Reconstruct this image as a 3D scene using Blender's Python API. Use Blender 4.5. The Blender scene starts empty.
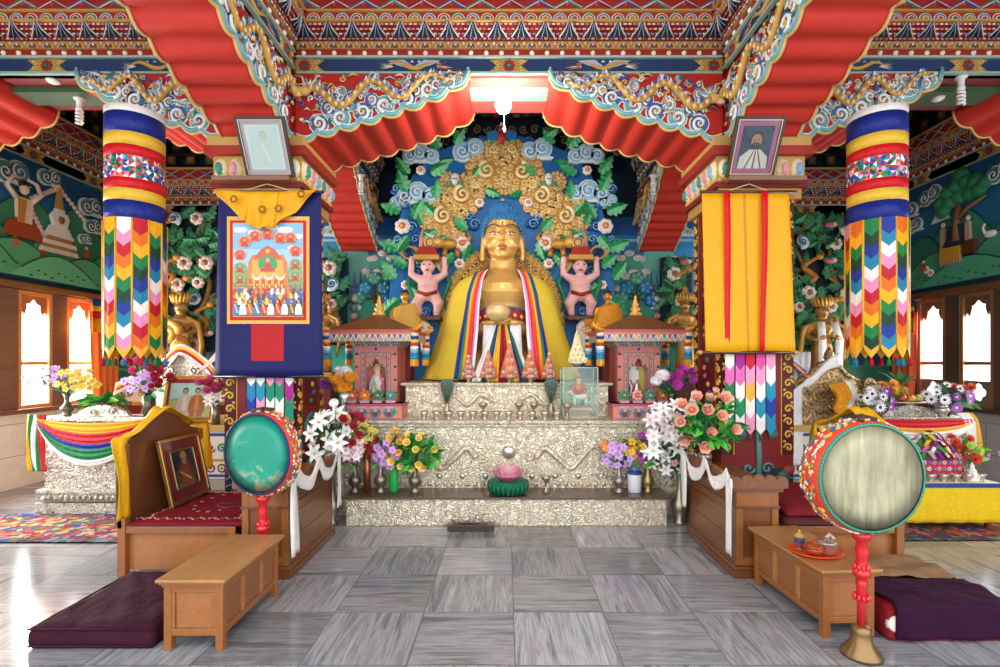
import bpy, math, random
from mathutils import Vector, Matrix
from math import sin, cos, pi, radians, sqrt, atan2
R = random.Random(7)
C = bpy.context.scene.collection
SC = bpy.context.scene
EYE = 1.65
def X(px, Y): return (px - 506.0) / 510.0 * Y
def H(py, Y): return EYE - (py - 362.0) / 510.0 * Y
def at(px, py, Y): return Vector((X(px, Y), Y, H(py, Y)))
_hc = {}
def hx(s):
    if not isinstance(s, str): return s
    if s not in _hc:
        t = s.lstrip('#')
        if len(t) == 3: t = ''.join(c*2 for c in t)
        o = []
        for i in (0, 2, 4):
            c = int(t[i:i+2], 16) / 255.0
            o.append(c / 12.92 if c <= 0.04045 else ((c + 0.055) / 1.055) ** 2.4)
        _hc[s] = tuple(o)
    return _hc[s]
# palette
RED='#c4231c'; DRED='#7d1420'; MAROON='#4a1420'; GOLD='#e0a83c'; DGOLD='#b98a35'; YEL='#f2b619'; BLUE='#1d3f9e'; NAVY='#1b2464'
TEAL='#2f8f94'; LTEAL='#8fc7c4'; WHITE='#f2efe8'; GREEN='#1f8a4c'; DGREEN='#0f4f3c'; ORANGE='#e67a1e'; PINK='#f0a9b8'; MAG='#c0287c'
SKYB='#3f8fc9'; LBLUE='#a9d3ea'; BLACK='#15151a'; CREAM='#efe3c8'; PURP='#6b2f8a'; LILAC='#c79be0'; INDIGO='#243a62'

# ------------------------------------------------------------------ materials
MATS = {}
def _new(name):
    m = bpy.data.materials.new(name); m.use_nodes = True
    nt = m.node_tree
    b = nt.nodes['Principled BSDF']
    return m, nt, b
def nn(nt, t, **kw):
    n = nt.nodes.new(t)
    for k, v in kw.items():
        if hasattr(n, k): setattr(n, k, v)
    return n
def mixc(nt, fac, a, b, mode='MIX'):
    n = nt.nodes.new('ShaderNodeMix'); n.data_type = 'RGBA'; n.blend_type = mode
    for s, v in ((n.inputs[0], fac), (n.inputs[6], a), (n.inputs[7], b)):
        if hasattr(v, 'links'): nt.links.new(v, s)
        elif isinstance(v, (int, float)): s.default_value = v
        else: s.default_value = (*v, 1)
    return n.outputs[2]
def ramp(nt, fac, stops):
    n = nt.nodes.new('ShaderNodeValToRGB'); cr = n.color_ramp
    cr.elements[0].position, cr.elements[0].color = stops[0][0], (*hx(stops[0][1]), 1)
    cr.elements[1].position, cr.elements[1].color = stops[-1][0], (*hx(stops[-1][1]), 1)
    for p, c in stops[1:-1]:
        e = cr.elements.new(p); e.color = (*hx(c), 1)
    nt.links.new(fac, n.inputs[0])
    return n.outputs[0]
def math_n(nt, op, a, b=None):
    n = nt.nodes.new('ShaderNodeMath'); n.operation = op
    for s, v in zip(n.inputs, (a, b)):
        if v is None: continue
        if hasattr(v, 'links'): nt.links.new(v, s)
        else: s.default_value = v
    return n.outputs[0]
def noise(nt, vec, scale, detail=4, rough=0.55, dist=0.0):
    n = nt.nodes.new('ShaderNodeTexNoise')
    n.inputs['Scale'].default_value = scale; n.inputs['Detail'].default_value = detail
    n.inputs['Roughness'].default_value = rough; n.inputs['Distortion'].default_value = dist
    if vec is not None: nt.links.new(vec, n.inputs['Vector'])
    return n.outputs['Fac']
def objco(nt, scale=None):
    t = nt.nodes.new('ShaderNodeTexCoord'); o = t.outputs['Object']
    if scale is None: return o
    m = nt.nodes.new('ShaderNodeMapping'); m.inputs['Scale'].default_value = scale
    nt.links.new(o, m.inputs['Vector']); return m.outputs[0]
def bump(nt, b, height, strength=0.4, dist=0.01):
    n = nt.nodes.new('ShaderNodeBump'); n.inputs['Strength'].default_value = strength; n.inputs['Distance'].default_value = dist
    nt.links.new(height, n.inputs['Height']); nt.links.new(n.outputs[0], b.inputs['Normal'])
def attr(nt):
    a = nt.nodes.new('ShaderNodeAttribute'); a.attribute_name = 'Col'; return a.outputs['Color']
def simple(name, rough, metal=0.0, var=0.12, vs=9.0, bs=0.0, bsc=60.0, bd=0.004, sheen=0.0, coat=0.0, spec=0.5, trans=0.0):
    m, nt, b = _new(name); a = attr(nt); co = objco(nt)
    nz = noise(nt, co, vs)
    v = math_n(nt, 'MULTIPLY_ADD', nz, 2 * var); nt.nodes[-1].inputs[2].default_value = 1 - var
    hsv = nt.nodes.new('ShaderNodeHueSaturation'); nt.links.new(a, hsv.inputs['Color']); nt.links.new(v, hsv.inputs['Value'])
    nt.links.new(hsv.outputs[0], b.inputs['Base Color'])
    b.inputs['Roughness'].default_value = rough; b.inputs['Metallic'].default_value = metal
    b.inputs['Sheen Weight'].default_value = sheen; b.inputs['Coat Weight'].default_value = coat
    b.inputs['Specular IOR Level'].default_value = spec
    if trans: b.inputs['Transmission Weight'].default_value = trans
    if bs: bump(nt, b, noise(nt, co, bsc, 3), bs, bd)
    MATS[name] = m
simple('paint', .5, var=.10, vs=14, spec=.35)
simple('gloss', .18, var=.08, vs=10, coat=.3)
simple('cloth', .85, var=.12, vs=12, bs=.5, bsc=22, bd=.02, spec=.2)
simple('velvet', .8, var=.25, vs=8, bs=.6, bsc=7, bd=.04, spec=.12)
simple('satin', .5, var=.14, vs=18, bs=.5, bsc=26, bd=.02, spec=.3)
simple('leaf', .42, var=.25, vs=26, bs=.2, bsc=30, bd=.01)
simple('petal', .6, var=.12, vs=40, sheen=.1)
simple('gold', .30, metal=1, var=.12, vs=9, bs=.15, bsc=40, bd=.004)
simple('gilt', .45, metal=.3, var=.14, vs=16, bs=.15, bsc=50, bd=.006)
simple('metal', .36, metal=.8, var=.1, vs=20)
simple('skin', .5, var=.05)
simple('plaster', .7, var=.05, vs=3)
simple('plastic', .35, var=.04)
simple('print', .25, var=.05, vs=20, coat=.15)
def wood(name='wood'):
    m, nt, b = _new(name); a = attr(nt); co = objco(nt, (9, 1.2, 9))
    n1 = noise(nt, co, 2.2, 6, .6, 1.2)
    n2 = noise(nt, objco(nt), 3.0, 2)
    v = math_n(nt, 'MULTIPLY_ADD', n1, .75); nt.nodes[-1].inputs[2].default_value = .64
    v2 = math_n(nt, 'MULTIPLY_ADD', n2, .3); nt.nodes[-1].inputs[2].default_value = .85
    v = math_n(nt, 'MULTIPLY', v, v2)
    hsv = nt.nodes.new('ShaderNodeHueSaturation'); nt.links.new(a, hsv.inputs['Color']); nt.links.new(v, hsv.inputs['Value'])
    nt.links.new(hsv.outputs[0], b.inputs['Base Color']); b.inputs['Roughness'].default_value = .33
    b.inputs['Coat Weight'].default_value = .2; b.inputs['Coat Roughness'].default_value = .2
    bump(nt, b, n1, .08, .003); MATS[name] = m
wood()
def repousse(name, hi, mid, lo, scale, rough=.34, metal=.85, dist=.02):
    # hammered sheet metal: scrolling floral relief with darker colour in its low parts
    m, nt, b = _new(name); co = objco(nt)
    w = nt.nodes.new('ShaderNodeTexNoise'); w.inputs['Scale'].default_value = scale * .45; w.inputs['Detail'].default_value = 1
    nt.links.new(co, w.inputs['Vector'])
    add = nt.nodes.new('ShaderNodeMix'); add.data_type = 'VECTOR'; add.inputs[0].default_value = .10
    nt.links.new(co, add.inputs[4]); nt.links.new(w.outputs['Color'], add.inputs[5])
    vo = nt.nodes.new('ShaderNodeTexVoronoi'); vo.inputs['Scale'].default_value = scale; nt.links.new(add.outputs[1], vo.inputs['Vector'])
    wv = math_n(nt, 'SINE', math_n(nt, 'MULTIPLY', vo.outputs['Distance'], 17.0))
    n2 = noise(nt, add.outputs[1], scale * 2.2, 2, .5, 1.4)
    h = math_n(nt, 'ADD', math_n(nt, 'MULTIPLY', wv, .28), math_n(nt, 'MULTIPLY', n2, 1.0))
    col = ramp(nt, h, [(.12, lo), (.42, mid), (.75, hi)])
    nt.links.new(col, b.inputs['Base Color'])
    b.inputs['Roughness'].default_value = rough; b.inputs['Metallic'].default_value = metal
    bump(nt, b, h, .9, dist); MATS[name] = m
repousse('silver', '#f4ebd6', '#e2d6bc', '#b09f80', 27, rough=.38, metal=.75, dist=.006)
repousse('silverfine', '#efe6d4', '#dccfb6', '#a6967a', 36, metal=.75, dist=.005)
repousse('greysilver', '#e6e2d8', '#b9b3a4', '#6b655a', 30, dist=.009)
repousse('bronze', '#c9b083', '#a98a5e', '#7d6140', 11, rough=.42, metal=.6, dist=.010)
def brocade(name, rough, amt, scale, sheen=.1):
    m, nt, b = _new(name); a = attr(nt); co = objco(nt)
    vo = nt.nodes.new('ShaderNodeTexVoronoi'); vo.inputs['Scale'].default_value = scale; nt.links.new(co, vo.inputs['Vector'])
    ps = math_n(nt, 'SINE', math_n(nt, 'MULTIPLY', vo.outputs['Distance'], 22.0))
    nz = noise(nt, co, 5, 3)
    v = math_n(nt, 'MULTIPLY_ADD', ps, amt); nt.nodes[-1].inputs[2].default_value = 1.0
    v2 = math_n(nt, 'MULTIPLY_ADD', nz, .18); nt.nodes[-1].inputs[2].default_value = .91
    v = math_n(nt, 'MULTIPLY', v, v2)
    hsv = nt.nodes.new('ShaderNodeHueSaturation'); nt.links.new(a, hsv.inputs['Color']); nt.links.new(v, hsv.inputs['Value'])
    nt.links.new(hsv.outputs[0], b.inputs['Base Color']); b.inputs['Roughness'].default_value = rough
    b.inputs['Sheen Weight'].default_value = sheen; b.inputs['Specular IOR Level'].default_value = .3
    bump(nt, b, math_n(nt, 'ADD', ps, nz), .12, .004); MATS[name] = m
brocade('brocade', .62, .10, 20, 0); brocade('damask', .5, .06, 13, 0)
def carpet():
    m, nt, b = _new('carpet'); co = objco(nt)
    vo = nt.nodes.new('ShaderNodeTexVoronoi'); vo.inputs['Scale'].default_value = 21
    w = nt.nodes.new('ShaderNodeTexNoise'); w.inputs['Scale'].default_value = 9; w.inputs['Detail'].default_value = 2; nt.links.new(co, w.inputs['Vector'])
    add = nt.nodes.new('ShaderNodeMix'); add.data_type = 'VECTOR'; add.inputs[0].default_value = .12
    nt.links.new(co, add.inputs[4]); nt.links.new(w.outputs['Color'], add.inputs[5]); nt.links.new(add.outputs[1], vo.inputs['Vector'])
    sep = nt.nodes.new('ShaderNodeSeparateColor'); nt.links.new(vo.outputs['Color'], sep.inputs[0])
    col = ramp(nt, sep.outputs[0], [(0, '#b8283a'), (.24, '#c83a48'), (.25, '#ecdcae'), (.45, '#ecdcae'), (.46, '#3f9a70'), (.58, '#3f9a70'), (.59, '#3a68b8'), (.7, '#3a68b8'), (.71, '#e8a03e'), (.84, '#dd6a78'), (1, '#a01f36')])
    for n in nt.nodes:
        if n.type == 'VALTORGB': n.color_ramp.interpolation = 'CONSTANT'
    a = attr(nt)
    nt.links.new(mixc(nt, 1.0, col, a, 'MULTIPLY'), b.inputs['Base Color'])
    b.inputs['Roughness'].default_value = .95; bump(nt, b, noise(nt, co, 160, 2), .5, .01); MATS['carpet'] = m
carpet()
def marble_floor():
    m, nt, b = _new('marble_floor'); tc = nt.nodes.new('ShaderNodeTexCoord'); sp = nt.nodes.new('ShaderNodeSeparateXYZ')
    nt.links.new(tc.outputs['Object'], sp.inputs[0])
    T = .589
    def ax(o, off):
        s = math_n(nt, 'DIVIDE', math_n(nt, 'SUBTRACT', o, off), T)
        f = math_n(nt, 'FLOOR', s); return s, f, math_n(nt, 'FRACT', s)
    u, cu, fu = ax(sp.outputs[0], .05); v, cv, fv = ax(sp.outputs[1], 5.13)
    par = math_n(nt, 'PINGPONG', math_n(nt, 'ADD', math_n(nt, 'ADD', cu, cv), 1.0), 1.0)
    cell = nt.nodes.new('ShaderNodeCombineXYZ'); nt.links.new(cu, cell.inputs[0]); nt.links.new(cv, cell.inputs[1])
    wn = nt.nodes.new('ShaderNodeTexWhiteNoise'); wn.noise_dimensions = '3D'; nt.links.new(cell.outputs[0], wn.inputs['Vector'])
    # streak coordinate: along / across swap from tile to tile
    def mix(f, a, c):
        n = nt.nodes.new('ShaderNodeMix'); n.data_type = 'FLOAT'
        for s, q in zip((n.inputs[0], n.inputs[2], n.inputs[3]), (f, a, c)): nt.links.new(q, s)
        return n.outputs[0]
    al = mix(par, u, v); ac = mix(par, v, u)
    cb = nt.nodes.new('ShaderNodeCombineXYZ')
    nt.links.new(math_n(nt, 'MULTIPLY', al, .55), cb.inputs[0]); nt.links.new(math_n(nt, 'MULTIPLY', ac, 6.5), cb.inputs[1])
    nt.links.new(math_n(nt, 'MULTIPLY', wn.outputs['Value'], 37.0), cb.inputs[2])
    n1 = noise(nt, cb.outputs[0], 1.0, 7, .62, .35)
    cb2 = nt.nodes.new('ShaderNodeCombineXYZ')
    nt.links.new(math_n(nt, 'MULTIPLY', al, 1.5), cb2.inputs[0]); nt.links.new(math_n(nt, 'MULTIPLY', ac, 40.0), cb2.inputs[1]); nt.links.new(math_n(nt, 'MULTIPLY', wn.outputs['Value'], 91.0), cb2.inputs[2])
    n2 = noise(nt, cb2.outputs[0], 1.0, 3, .6)
    h = math_n(nt, 'ADD', math_n(nt, 'MULTIPLY', n1, .8), math_n(nt, 'MULTIPLY', n2, .2))
    col = ramp(nt, h, [(.30, '#50545e'), (.41, '#787c84'), (.49, '#a9abae'), (.55, '#85888f'), (.64, '#b6b8ba'), (.74, '#dadbdb')])
    sepc = nt.nodes.new('ShaderNodeSeparateColor'); nt.links.new(wn.outputs['Color'], sepc.inputs[0])
    tone = math_n(nt, 'MULTIPLY_ADD', sepc.outputs[1], .58); nt.nodes[-1].inputs[2].default_value = .58
    hsv = nt.nodes.new('ShaderNodeHueSaturation'); nt.links.new(col, hsv.inputs['Color']); nt.links.new(tone, hsv.inputs['Value'])
    hsv.inputs['Saturation'].default_value = 1.0
    # joints
    def edge(f): return math_n(nt, 'MINIMUM', f, math_n(nt, 'SUBTRACT', 1.0, f))
    j = math_n(nt, 'LESS_THAN', math_n(nt, 'MINIMUM', edge(fu), edge(fv)), .006)
    nt.links.new(mixc(nt, j, hsv.outputs[0], hx('#6a6866')), b.inputs['Base Color'])
    b.inputs['Roughness'].default_value = .16; b.inputs['Specular IOR Level'].default_value = .5
    MATS['marble_floor'] = m
marble_floor()
def wall_marble():
    m, nt, b = _new('wall_marble'); a = attr(nt); co = objco(nt)
    br = nt.nodes.new('ShaderNodeTexBrick'); br.inputs['Scale'].default_value = 1.0
    br.inputs['Brick Width'].default_value = .9; br.inputs['Row Height'].default_value = .42; br.inputs['Mortar Size'].default_value = .006
    mp = nt.nodes.new('ShaderNodeMapping'); mp.inputs['Rotation'].default_value = (pi/2, 0, pi/2)
    cm = nt.nodes.new('ShaderNodeSeparateXYZ'); cc = nt.nodes.new('ShaderNodeCombineXYZ'); nt.links.new(co, cm.inputs[0])
    nt.links.new(cm.outputs[1], cc.inputs[0]); nt.links.new(cm.outputs[2], cc.inputs[1]); nt.links.new(cc.outputs[0], br.inputs['Vector'])
    br.inputs['Color1'].default_value = (1, 1, 1, 1); br.inputs['Color2'].default_value = (.93, .93, .93, 1); br.inputs['Mortar'].default_value = (.55, .5, .45, 1)
    nz = noise(nt, co, 4, 5, .6, 1.0); v = math_n(nt, 'MULTIPLY_ADD', nz, .3); nt.nodes[-1].inputs[2].default_value = .85
    hsv = nt.nodes.new('ShaderNodeHueSaturation'); nt.links.new(mixc(nt, 1.0, br.outputs['Color'], a, 'MULTIPLY'), hsv.inputs['Color']); nt.links.new(v, hsv.inputs['Value'])
    nt.links.new(hsv.outputs[0], b.inputs['Base Color']); b.inputs['Roughness'].default_value = .25; MATS['wall_marble'] = m
wall_marble()
def fixed(name, col, rough, metal=0, **kw):
    m, nt, b = _new(name); b.inputs['Base Color'].default_value = (*hx(col), 1); b.inputs['Roughness'].default_value = rough; b.inputs['Metallic'].default_value = metal
    for k, v in kw.items(): b.inputs[k.replace('_', ' ')].default_value = v
    if metal:
        bump(nt, b, noise(nt, objco(nt), 30, 3), .08, .004)
    MATS[name] = m
fixed('goldbody', '#d6a85c', .40, .38)
fixed('goldleaf', '#d29a38', .34, .5)
fixed('bronzefig', '#b98a48', .4, .5)
fixed('pinkbody', '#e9b3ad', .5)
fixed('whitebody', '#e9e7e2', .5)
fixed('bluebody', '#3b4a66', .5)
fixed('silverbody', '#cfc8ba', .3, .9)
def drumskin():
    m, nt, b = _new('drumskin'); co = objco(nt)
    mp = nt.nodes.new('ShaderNodeMapping'); mp.inputs['Scale'].default_value = (14, 14, 1.6); nt.links.new(co, mp.inputs[0])
    n1 = noise(nt, mp.outputs[0], 1.6, 5, .65, .8); n2 = noise(nt, co, 4.0, 3)
    col = ramp(nt, math_n(nt, 'ADD', math_n(nt, 'MULTIPLY', n1, .65), math_n(nt, 'MULTIPLY', n2, .35)), [(.3, '#746c54'), (.48, '#9f9a7c'), (.68, '#bdb898')])
    nt.links.new(col, b.inputs['Base Color']); b.inputs['Roughness'].default_value = .6; bump(nt, b, n1, .1, .004); MATS['drumskin'] = m
    m, nt, b = _new('drumskin_green'); co = objco(nt)
    n2 = noise(nt, co, 7.0, 6, .7, .6)
    sp = nt.nodes.new('ShaderNodeSeparateXYZ'); nt.links.new(co, sp.inputs[0])
    k = math_n(nt, 'SUBTRACT', n2, math_n(nt, 'MULTIPLY', math_n(nt, 'ADD', sp.outputs[2], -.7), .45))
    col = ramp(nt, k, [(.38, '#14917a'), (.47, '#1a9a80'), (.52, '#6aa58c'), (.57, '#b0a982')])
    nt.links.new(col, b.inputs['Base Color']); b.inputs['Roughness'].default_value = .5; MATS['drumskin_green'] = m
drumskin()
def glassy(name, col, rough=0.0, alpha=.12):
    # thin pane: mostly clear with a real reflective coat
    m = bpy.data.materials.new(name); m.use_nodes = True; nt = m.node_tree; nt.nodes.clear()
    o = nt.nodes.new('ShaderNodeOutputMaterial'); tr = nt.nodes.new('ShaderNodeBsdfTransparent'); gl = nt.nodes.new('ShaderNodeBsdfGlossy')
    gl.inputs['Roughness'].default_value = rough; tr.inputs[0].default_value = (*hx(col), 1)
    mx = nt.nodes.new('ShaderNodeMixShader'); mx.inputs[0].default_value = alpha
    nt.links.new(tr.outputs[0], mx.inputs[1]); nt.links.new(gl.outputs[0], mx.inputs[2]); nt.links.new(mx.outputs[0], o.inputs[0]); MATS[name] = m
glassy('pane', '#fdfdfd', .02, .06); glassy('caseglass', '#f2f9f5', .01, .04); glassy('greenglass', '#1fb04a', .05, .2)
def emit(name, col, s):
    m, nt, b = _new(name); b.inputs['Base Color'].default_value = (*hx(col), 1); b.inputs['Emission Color'].default_value = (*hx(col), 1); b.inputs['Emission Strength'].default_value = s; MATS[name] = m
emit('lamp_on', '#ffffff', 30)

# ------------------------------------------------------------------ mesh builder
def fr(o, ux, uy):
    ux = Vector(ux).normalized(); n = ux.cross(Vector(uy)).normalized(); uy = n.cross(ux); o = Vector(o)
    return Matrix(((ux.x, uy.x, n.x, o.x), (ux.y, uy.y, n.y, o.y), (ux.z, uy.z, n.z, o.z), (0, 0, 0, 1)))
def front(o): return fr(o, (1, 0, 0), (0, 0, 1))         # panel facing the camera side (-y)
def wmat(o):
    m = o.matrix_basis.copy(); p = o.parent
    while p is not None: m = p.matrix_basis @ m; p = p.parent
    return m
class MB:
    def __init__(s, M=None): s.v = []; s.f = []; s.c = []; s.k = []; s.s = []; s.M = M or Matrix(); s.kind = 'paint'
    def add(s, vs, fs, col, kind=None, smooth=False):
        b = len(s.v); M = s.M; kind = kind or s.kind
        s.v.extend([M @ Vector(p) for p in vs])
        per = isinstance(col, list)
        for i, f in enumerate(fs):
            s.f.append([b + j for j in f]); s.c.append(hx(col[i] if per else col)); s.k.append(kind); s.s.append(smooth)
        return s
    def box(s, lo, hi, col, kind=None, taper=None):
        x0, y0, z0 = lo; x1, y1, z1 = hi
        v = [(x0,y0,z0),(x1,y0,z0),(x1,y1,z0),(x0,y1,z0),(x0,y0,z1),(x1,y0,z1),(x1,y1,z1),(x0,y1,z1)]
        if taper:
            cx, cy = (x0+x1)/2, (y0+y1)/2
            v = [(p if p[2] == z0 else (cx+(p[0]-cx)*taper, cy+(p[1]-cy)*taper, p[2])) for p in v]
        return s.add(v, [(0,3,2,1),(4,5,6,7),(0,1,5,4),(1,2,6,5),(2,3,7,6),(3,0,4,7)], col, kind)
    def prism(s, pts, w0, w1, col, kind=None, side=None, smooth=False):
        # outline in (u,v), extruded along w
        n = len(pts)
        a = sum(pts[i][0]*pts[(i+1)%n][1]-pts[(i+1)%n][0]*pts[i][1] for i in range(n))
        if a < 0: pts = pts[::-1]
        v = [(p[0],p[1],w0) for p in pts] + [(p[0],p[1],w1) for p in pts]
        s.add(v, [tuple(range(n-1,-1,-1)), tuple(range(n,2*n))], col, kind)
        s.add(v, [(i,(i+1)%n,n+(i+1)%n,n+i) for i in range(n)], side or col, kind, smooth)
        return s
    def poly(s, pts, w, col, kind=None):
        n = len(pts)
        a = sum(pts[i][0]*pts[(i+1)%n][1]-pts[(i+1)%n][0]*pts[i][1] for i in range(n))
        if a < 0: pts = pts[::-1]
        return s.add([(p[0],p[1],w) for p in pts], [tuple(range(n))], col, kind)
    def ell(s, cx, cy, rx, ry, w, col, n=12, kind=None, w1=None):
        pts = [(cx+rx*cos(2*pi*i/n), cy+ry*sin(2*pi*i/n)) for i in range(n)]
        return s.poly(pts, w, col, kind) if w1 is None else s.prism(pts, w, w1, col, kind)
    def dome(s, cx, cy, rx, ry, w, h, col, n=10, kind=None):
        v = [(cx+rx*cos(2*pi*i/n), cy+ry*sin(2*pi*i/n), w) for i in range(n)] + [(cx+.7*rx*cos(2*pi*i/n), cy+.7*ry*sin(2*pi*i/n), w+h*.7) for i in range(n)] + [(cx,cy,w+h)]
        f = [(i,(i+1)%n,n+(i+1)%n,n+i) for i in range(n)] + [(n+i,n+(i+1)%n,2*n) for i in range(n)]
        return s.add(v, f, col, kind, True)
    def rect(s, x0, y0, x1, y1, w, col, kind=None): return s.poly([(x0,y0),(x1,y0),(x1,y1),(x0,y1)], w, col, kind)
    def lathe(s, prof, c=(0,0,0), n=16, col=GOLD, kind=None, sx=1, sy=1, axis='z', cols=None, a0=0.0, a1=2*pi, caps=True):
        full = abs(a1-a0-2*pi) < 1e-6; k = n if full else n+1
        v = []
        for r, z in prof:
            for i in range(k):
                a = a0+(a1-a0)*i/n; p = (r*cos(a)*sx, r*sin(a)*sy, z)
                if axis == 'y': p = (p[0], z, p[1])
                if axis == 'x': p = (z, p[0], p[1])
                v.append((c[0]+p[0], c[1]+p[1], c[2]+p[2]))
        f = []; cl = []
        for j in range(len(prof)-1):
            for i in range(n):
                a, b = j*k+i, j*k+(i+1)%k
                q = (a, b, b+k, a+k)
                if axis == 'y': q = q[::-1]
                f.append(q); cl.append(cols[j] if cols else col)
        if full and caps:
            if prof[0][0] > 1e-5: f.append(tuple(range(n))[::-1] if axis != 'y' else tuple(range(n))); cl.append(cols[0] if cols else col)
            if prof[-1][0] > 1e-5:
                t = tuple((len(prof)-1)*k+i for i in range(n)); f.append(t if axis != 'y' else t[::-1]); cl.append(cols[-1] if cols else col)
        return s.add(v, f, cl, kind, True)
    def sph(s, c, r, col, kind=None, n=10, m=6):
        if not isinstance(r, (tuple, list)): r = (r, r, r)
        v = [(c[0], c[1], c[2]-r[2])]
        for j in range(1, m):
            t = -pi/2+pi*j/m
            for i in range(n):
                a = 2*pi*i/n; v.append((c[0]+r[0]*cos(t)*cos(a), c[1]+r[1]*cos(t)*sin(a), c[2]+r[2]*sin(t)))
        v.append((c[0], c[1], c[2]+r[2])); L = len(v)-1
        f = [(0, 1+(i+1)%n, 1+i) for i in range(n)]
        for j in range(m-2):
            for i in range(n):
                a = 1+j*n+i; b = 1+j*n+(i+1)%n; f.append((a, b, b+n, a+n))
        q = 1+(m-2)*n
        f += [(q+i, q+(i+1)%n, L) for i in range(n)]
        return s.add(v, f, col, kind, True)
    def tube(s, pts, rad, col, kind=None, n=6, flat=None):
        pts = [Vector(p) for p in pts]; N = len(pts)
        if not isinstance(rad, (list, tuple)): rad = [rad]*N
        v = []; up = None
        for i, p in enumerate(pts):
            t = (pts[min(i+1, N-1)]-pts[max(i-1, 0)]).normalized()
            if up is None:
                up = Vector((0, 0, 1)) if abs(t.z) < .9 else Vector((1, 0, 0))
            a = t.cross(up)
            if a.length < 1e-6: a = t.cross(Vector((0, 1, .1)))
            a.normalize(); b = a.cross(t).normalized(); up = b
            for k in range(n):
                g = 2*pi*k/n; v.append(p+(a*cos(g)+b*sin(g)*(flat or 1))*rad[i])
        f = [(i*n+k, i*n+(k+1)%n, (i+1)*n+(k+1)%n, (i+1)*n+k) for i in range(N-1) for k in range(n)]
        f = [q[::-1] for q in f]
        f += [tuple(range(n)), tuple((N-1)*n+k for k in range(n))[::-1]]
        return s.add(v, f, col, kind, True)
    def grid(s, fn, nu, nv, col, kind=None, smooth=True):
        v = [fn(i/nu, j/nv) for j in range(nv+1) for i in range(nu+1)]
        f = []; cl = []
        for j in range(nv):
            for i in range(nu):
                a = j*(nu+1)+i; f.append((a, a+1, a+nu+2, a+nu+1))
                cl.append(col((i+.5)/nu, (j+.5)/nv) if callable(col) else col)
        return s.add(v, f, cl, kind, smooth)
    def ribbon(s, pts, width_dir, w, col, kind=None, cols=None):
        wd = [Vector(width_dir)]*len(pts) if not isinstance(width_dir, list) else [Vector(d) for d in width_dir]
        k = len(cols) if cols else 1
        v = []
        for p, d in zip(pts, wd):
            for i in range(k+1): v.append(Vector(p)+d*(w*(i/k-.5)))
        f = []; cl = []
        for j in range(len(pts)-1):
            for i in range(k):
                a = j*(k+1)+i; f.append((a, a+1, a+k+2, a+k+1)); cl.append(cols[i] if cols else col)
        return s.add(v, f, cl, kind, True)
    def build(s, name, parent=None, loc=None, bevel=0, solid=0, sub=0, mat=None, remesh=0, off=0):
        if not s.v: return None
        if parent is not None: inv = wmat(parent).inverted()
        else:
            if loc is None:
                xs = [p.x for p in s.v]; ys = [p.y for p in s.v]; zs = [p.z for p in s.v]
                loc = ((min(xs)+max(xs))/2, (min(ys)+max(ys))/2, min(zs))
            inv = Matrix.Translation(-Vector(loc))
        me = bpy.data.meshes.new(name)
        me.from_pydata([tuple(inv @ p) for p in s.v], [], s.f)
        kinds = []
        for k in s.k:
            if k not in kinds: kinds.append(k)
        if mat: me.materials.append(MATS[mat])
        else:
            for k in kinds: me.materials.append(MATS[k])
            ix = {k: i for i, k in enumerate(kinds)}
            me.polygons.foreach_set('material_index', [ix[k] for k in s.k])
        me.polygons.foreach_set('use_smooth', s.s)
        at_ = me.color_attributes.new('Col', 'FLOAT_COLOR', 'CORNER')
        buf = []
        for f, c in zip(s.f, s.c): buf.extend((c[0], c[1], c[2], 1.0)*len(f))
        at_.data.foreach_set('color', buf)
        me.update()
        o = bpy.data.objects.new(name, me); C.objects.link(o)
        if parent is not None: o.parent = parent
        else: o.location = loc
        if remesh:
            md = o.modifiers.new('Remesh', 'REMESH'); md.mode = 'VOXEL'; md.voxel_size = remesh; md.use_smooth_shade = True
            md = o.modifiers.new('Smooth', 'SMOOTH'); md.factor = .5; md.iterations = 5
        if solid:
            md = o.modifiers.new('Solid', 'SOLIDIFY'); md.thickness = solid; md.offset = off
        if bevel:
            md = o.modifiers.new('Bevel', 'BEVEL'); md.width = bevel; md.segments = 2; md.limit_method = 'ANGLE'; md.angle_limit = radians(50)
        if sub:
            md = o.modifiers.new('Sub', 'SUBSURF'); md.levels = sub; md.render_levels = sub
        return o
def thing(name, label, cat, loc=(0,0,0), rz=0.0, group=None):
    o = bpy.data.objects.new(name, None); C.objects.link(o); o.location = loc; o.rotation_euler = (0, 0, rz); o.empty_display_size = .1
    o['label'] = label; o['category'] = cat; o['kind'] = 'thing'
    if group: o['group'] = group
    return o
def tag(o, label, cat, group=None, kind='thing'):
    o['label'] = label; o['category'] = cat; o['kind'] = kind
    if group: o['group'] = group
    return o
def struct(o, label=None):
    o['kind'] = 'structure'
    if label: o['label'] = label
    return o
def sempty(name, loc=(0,0,0), label=None):
    o = bpy.data.objects.new(name, None); C.objects.link(o); o.location = loc; o.empty_display_size = .1
    return struct(o, label)
KIDS = {}
def kids(o): return [c for c in bpy.data.objects if c.parent is o]
def dup(root, loc, rz=0.0, label=None, scale=None, group=None):
    r = root.copy(); C.objects.link(r); r.location = loc; r.rotation_euler = (0, 0, rz)
    if scale: r.scale = (scale,)*3
    if label: r['label'] = label
    if group: r['group'] = group
    if root.name not in KIDS: KIDS[root.name] = [(c, kids(c)) for c in kids(root)]
    for ch, gs in KIDS[root.name]:
        c = ch.copy(); C.objects.link(c); c.parent = r
        for g in gs:
            d = g.copy(); C.objects.link(d); d.parent = c
    return r
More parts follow.
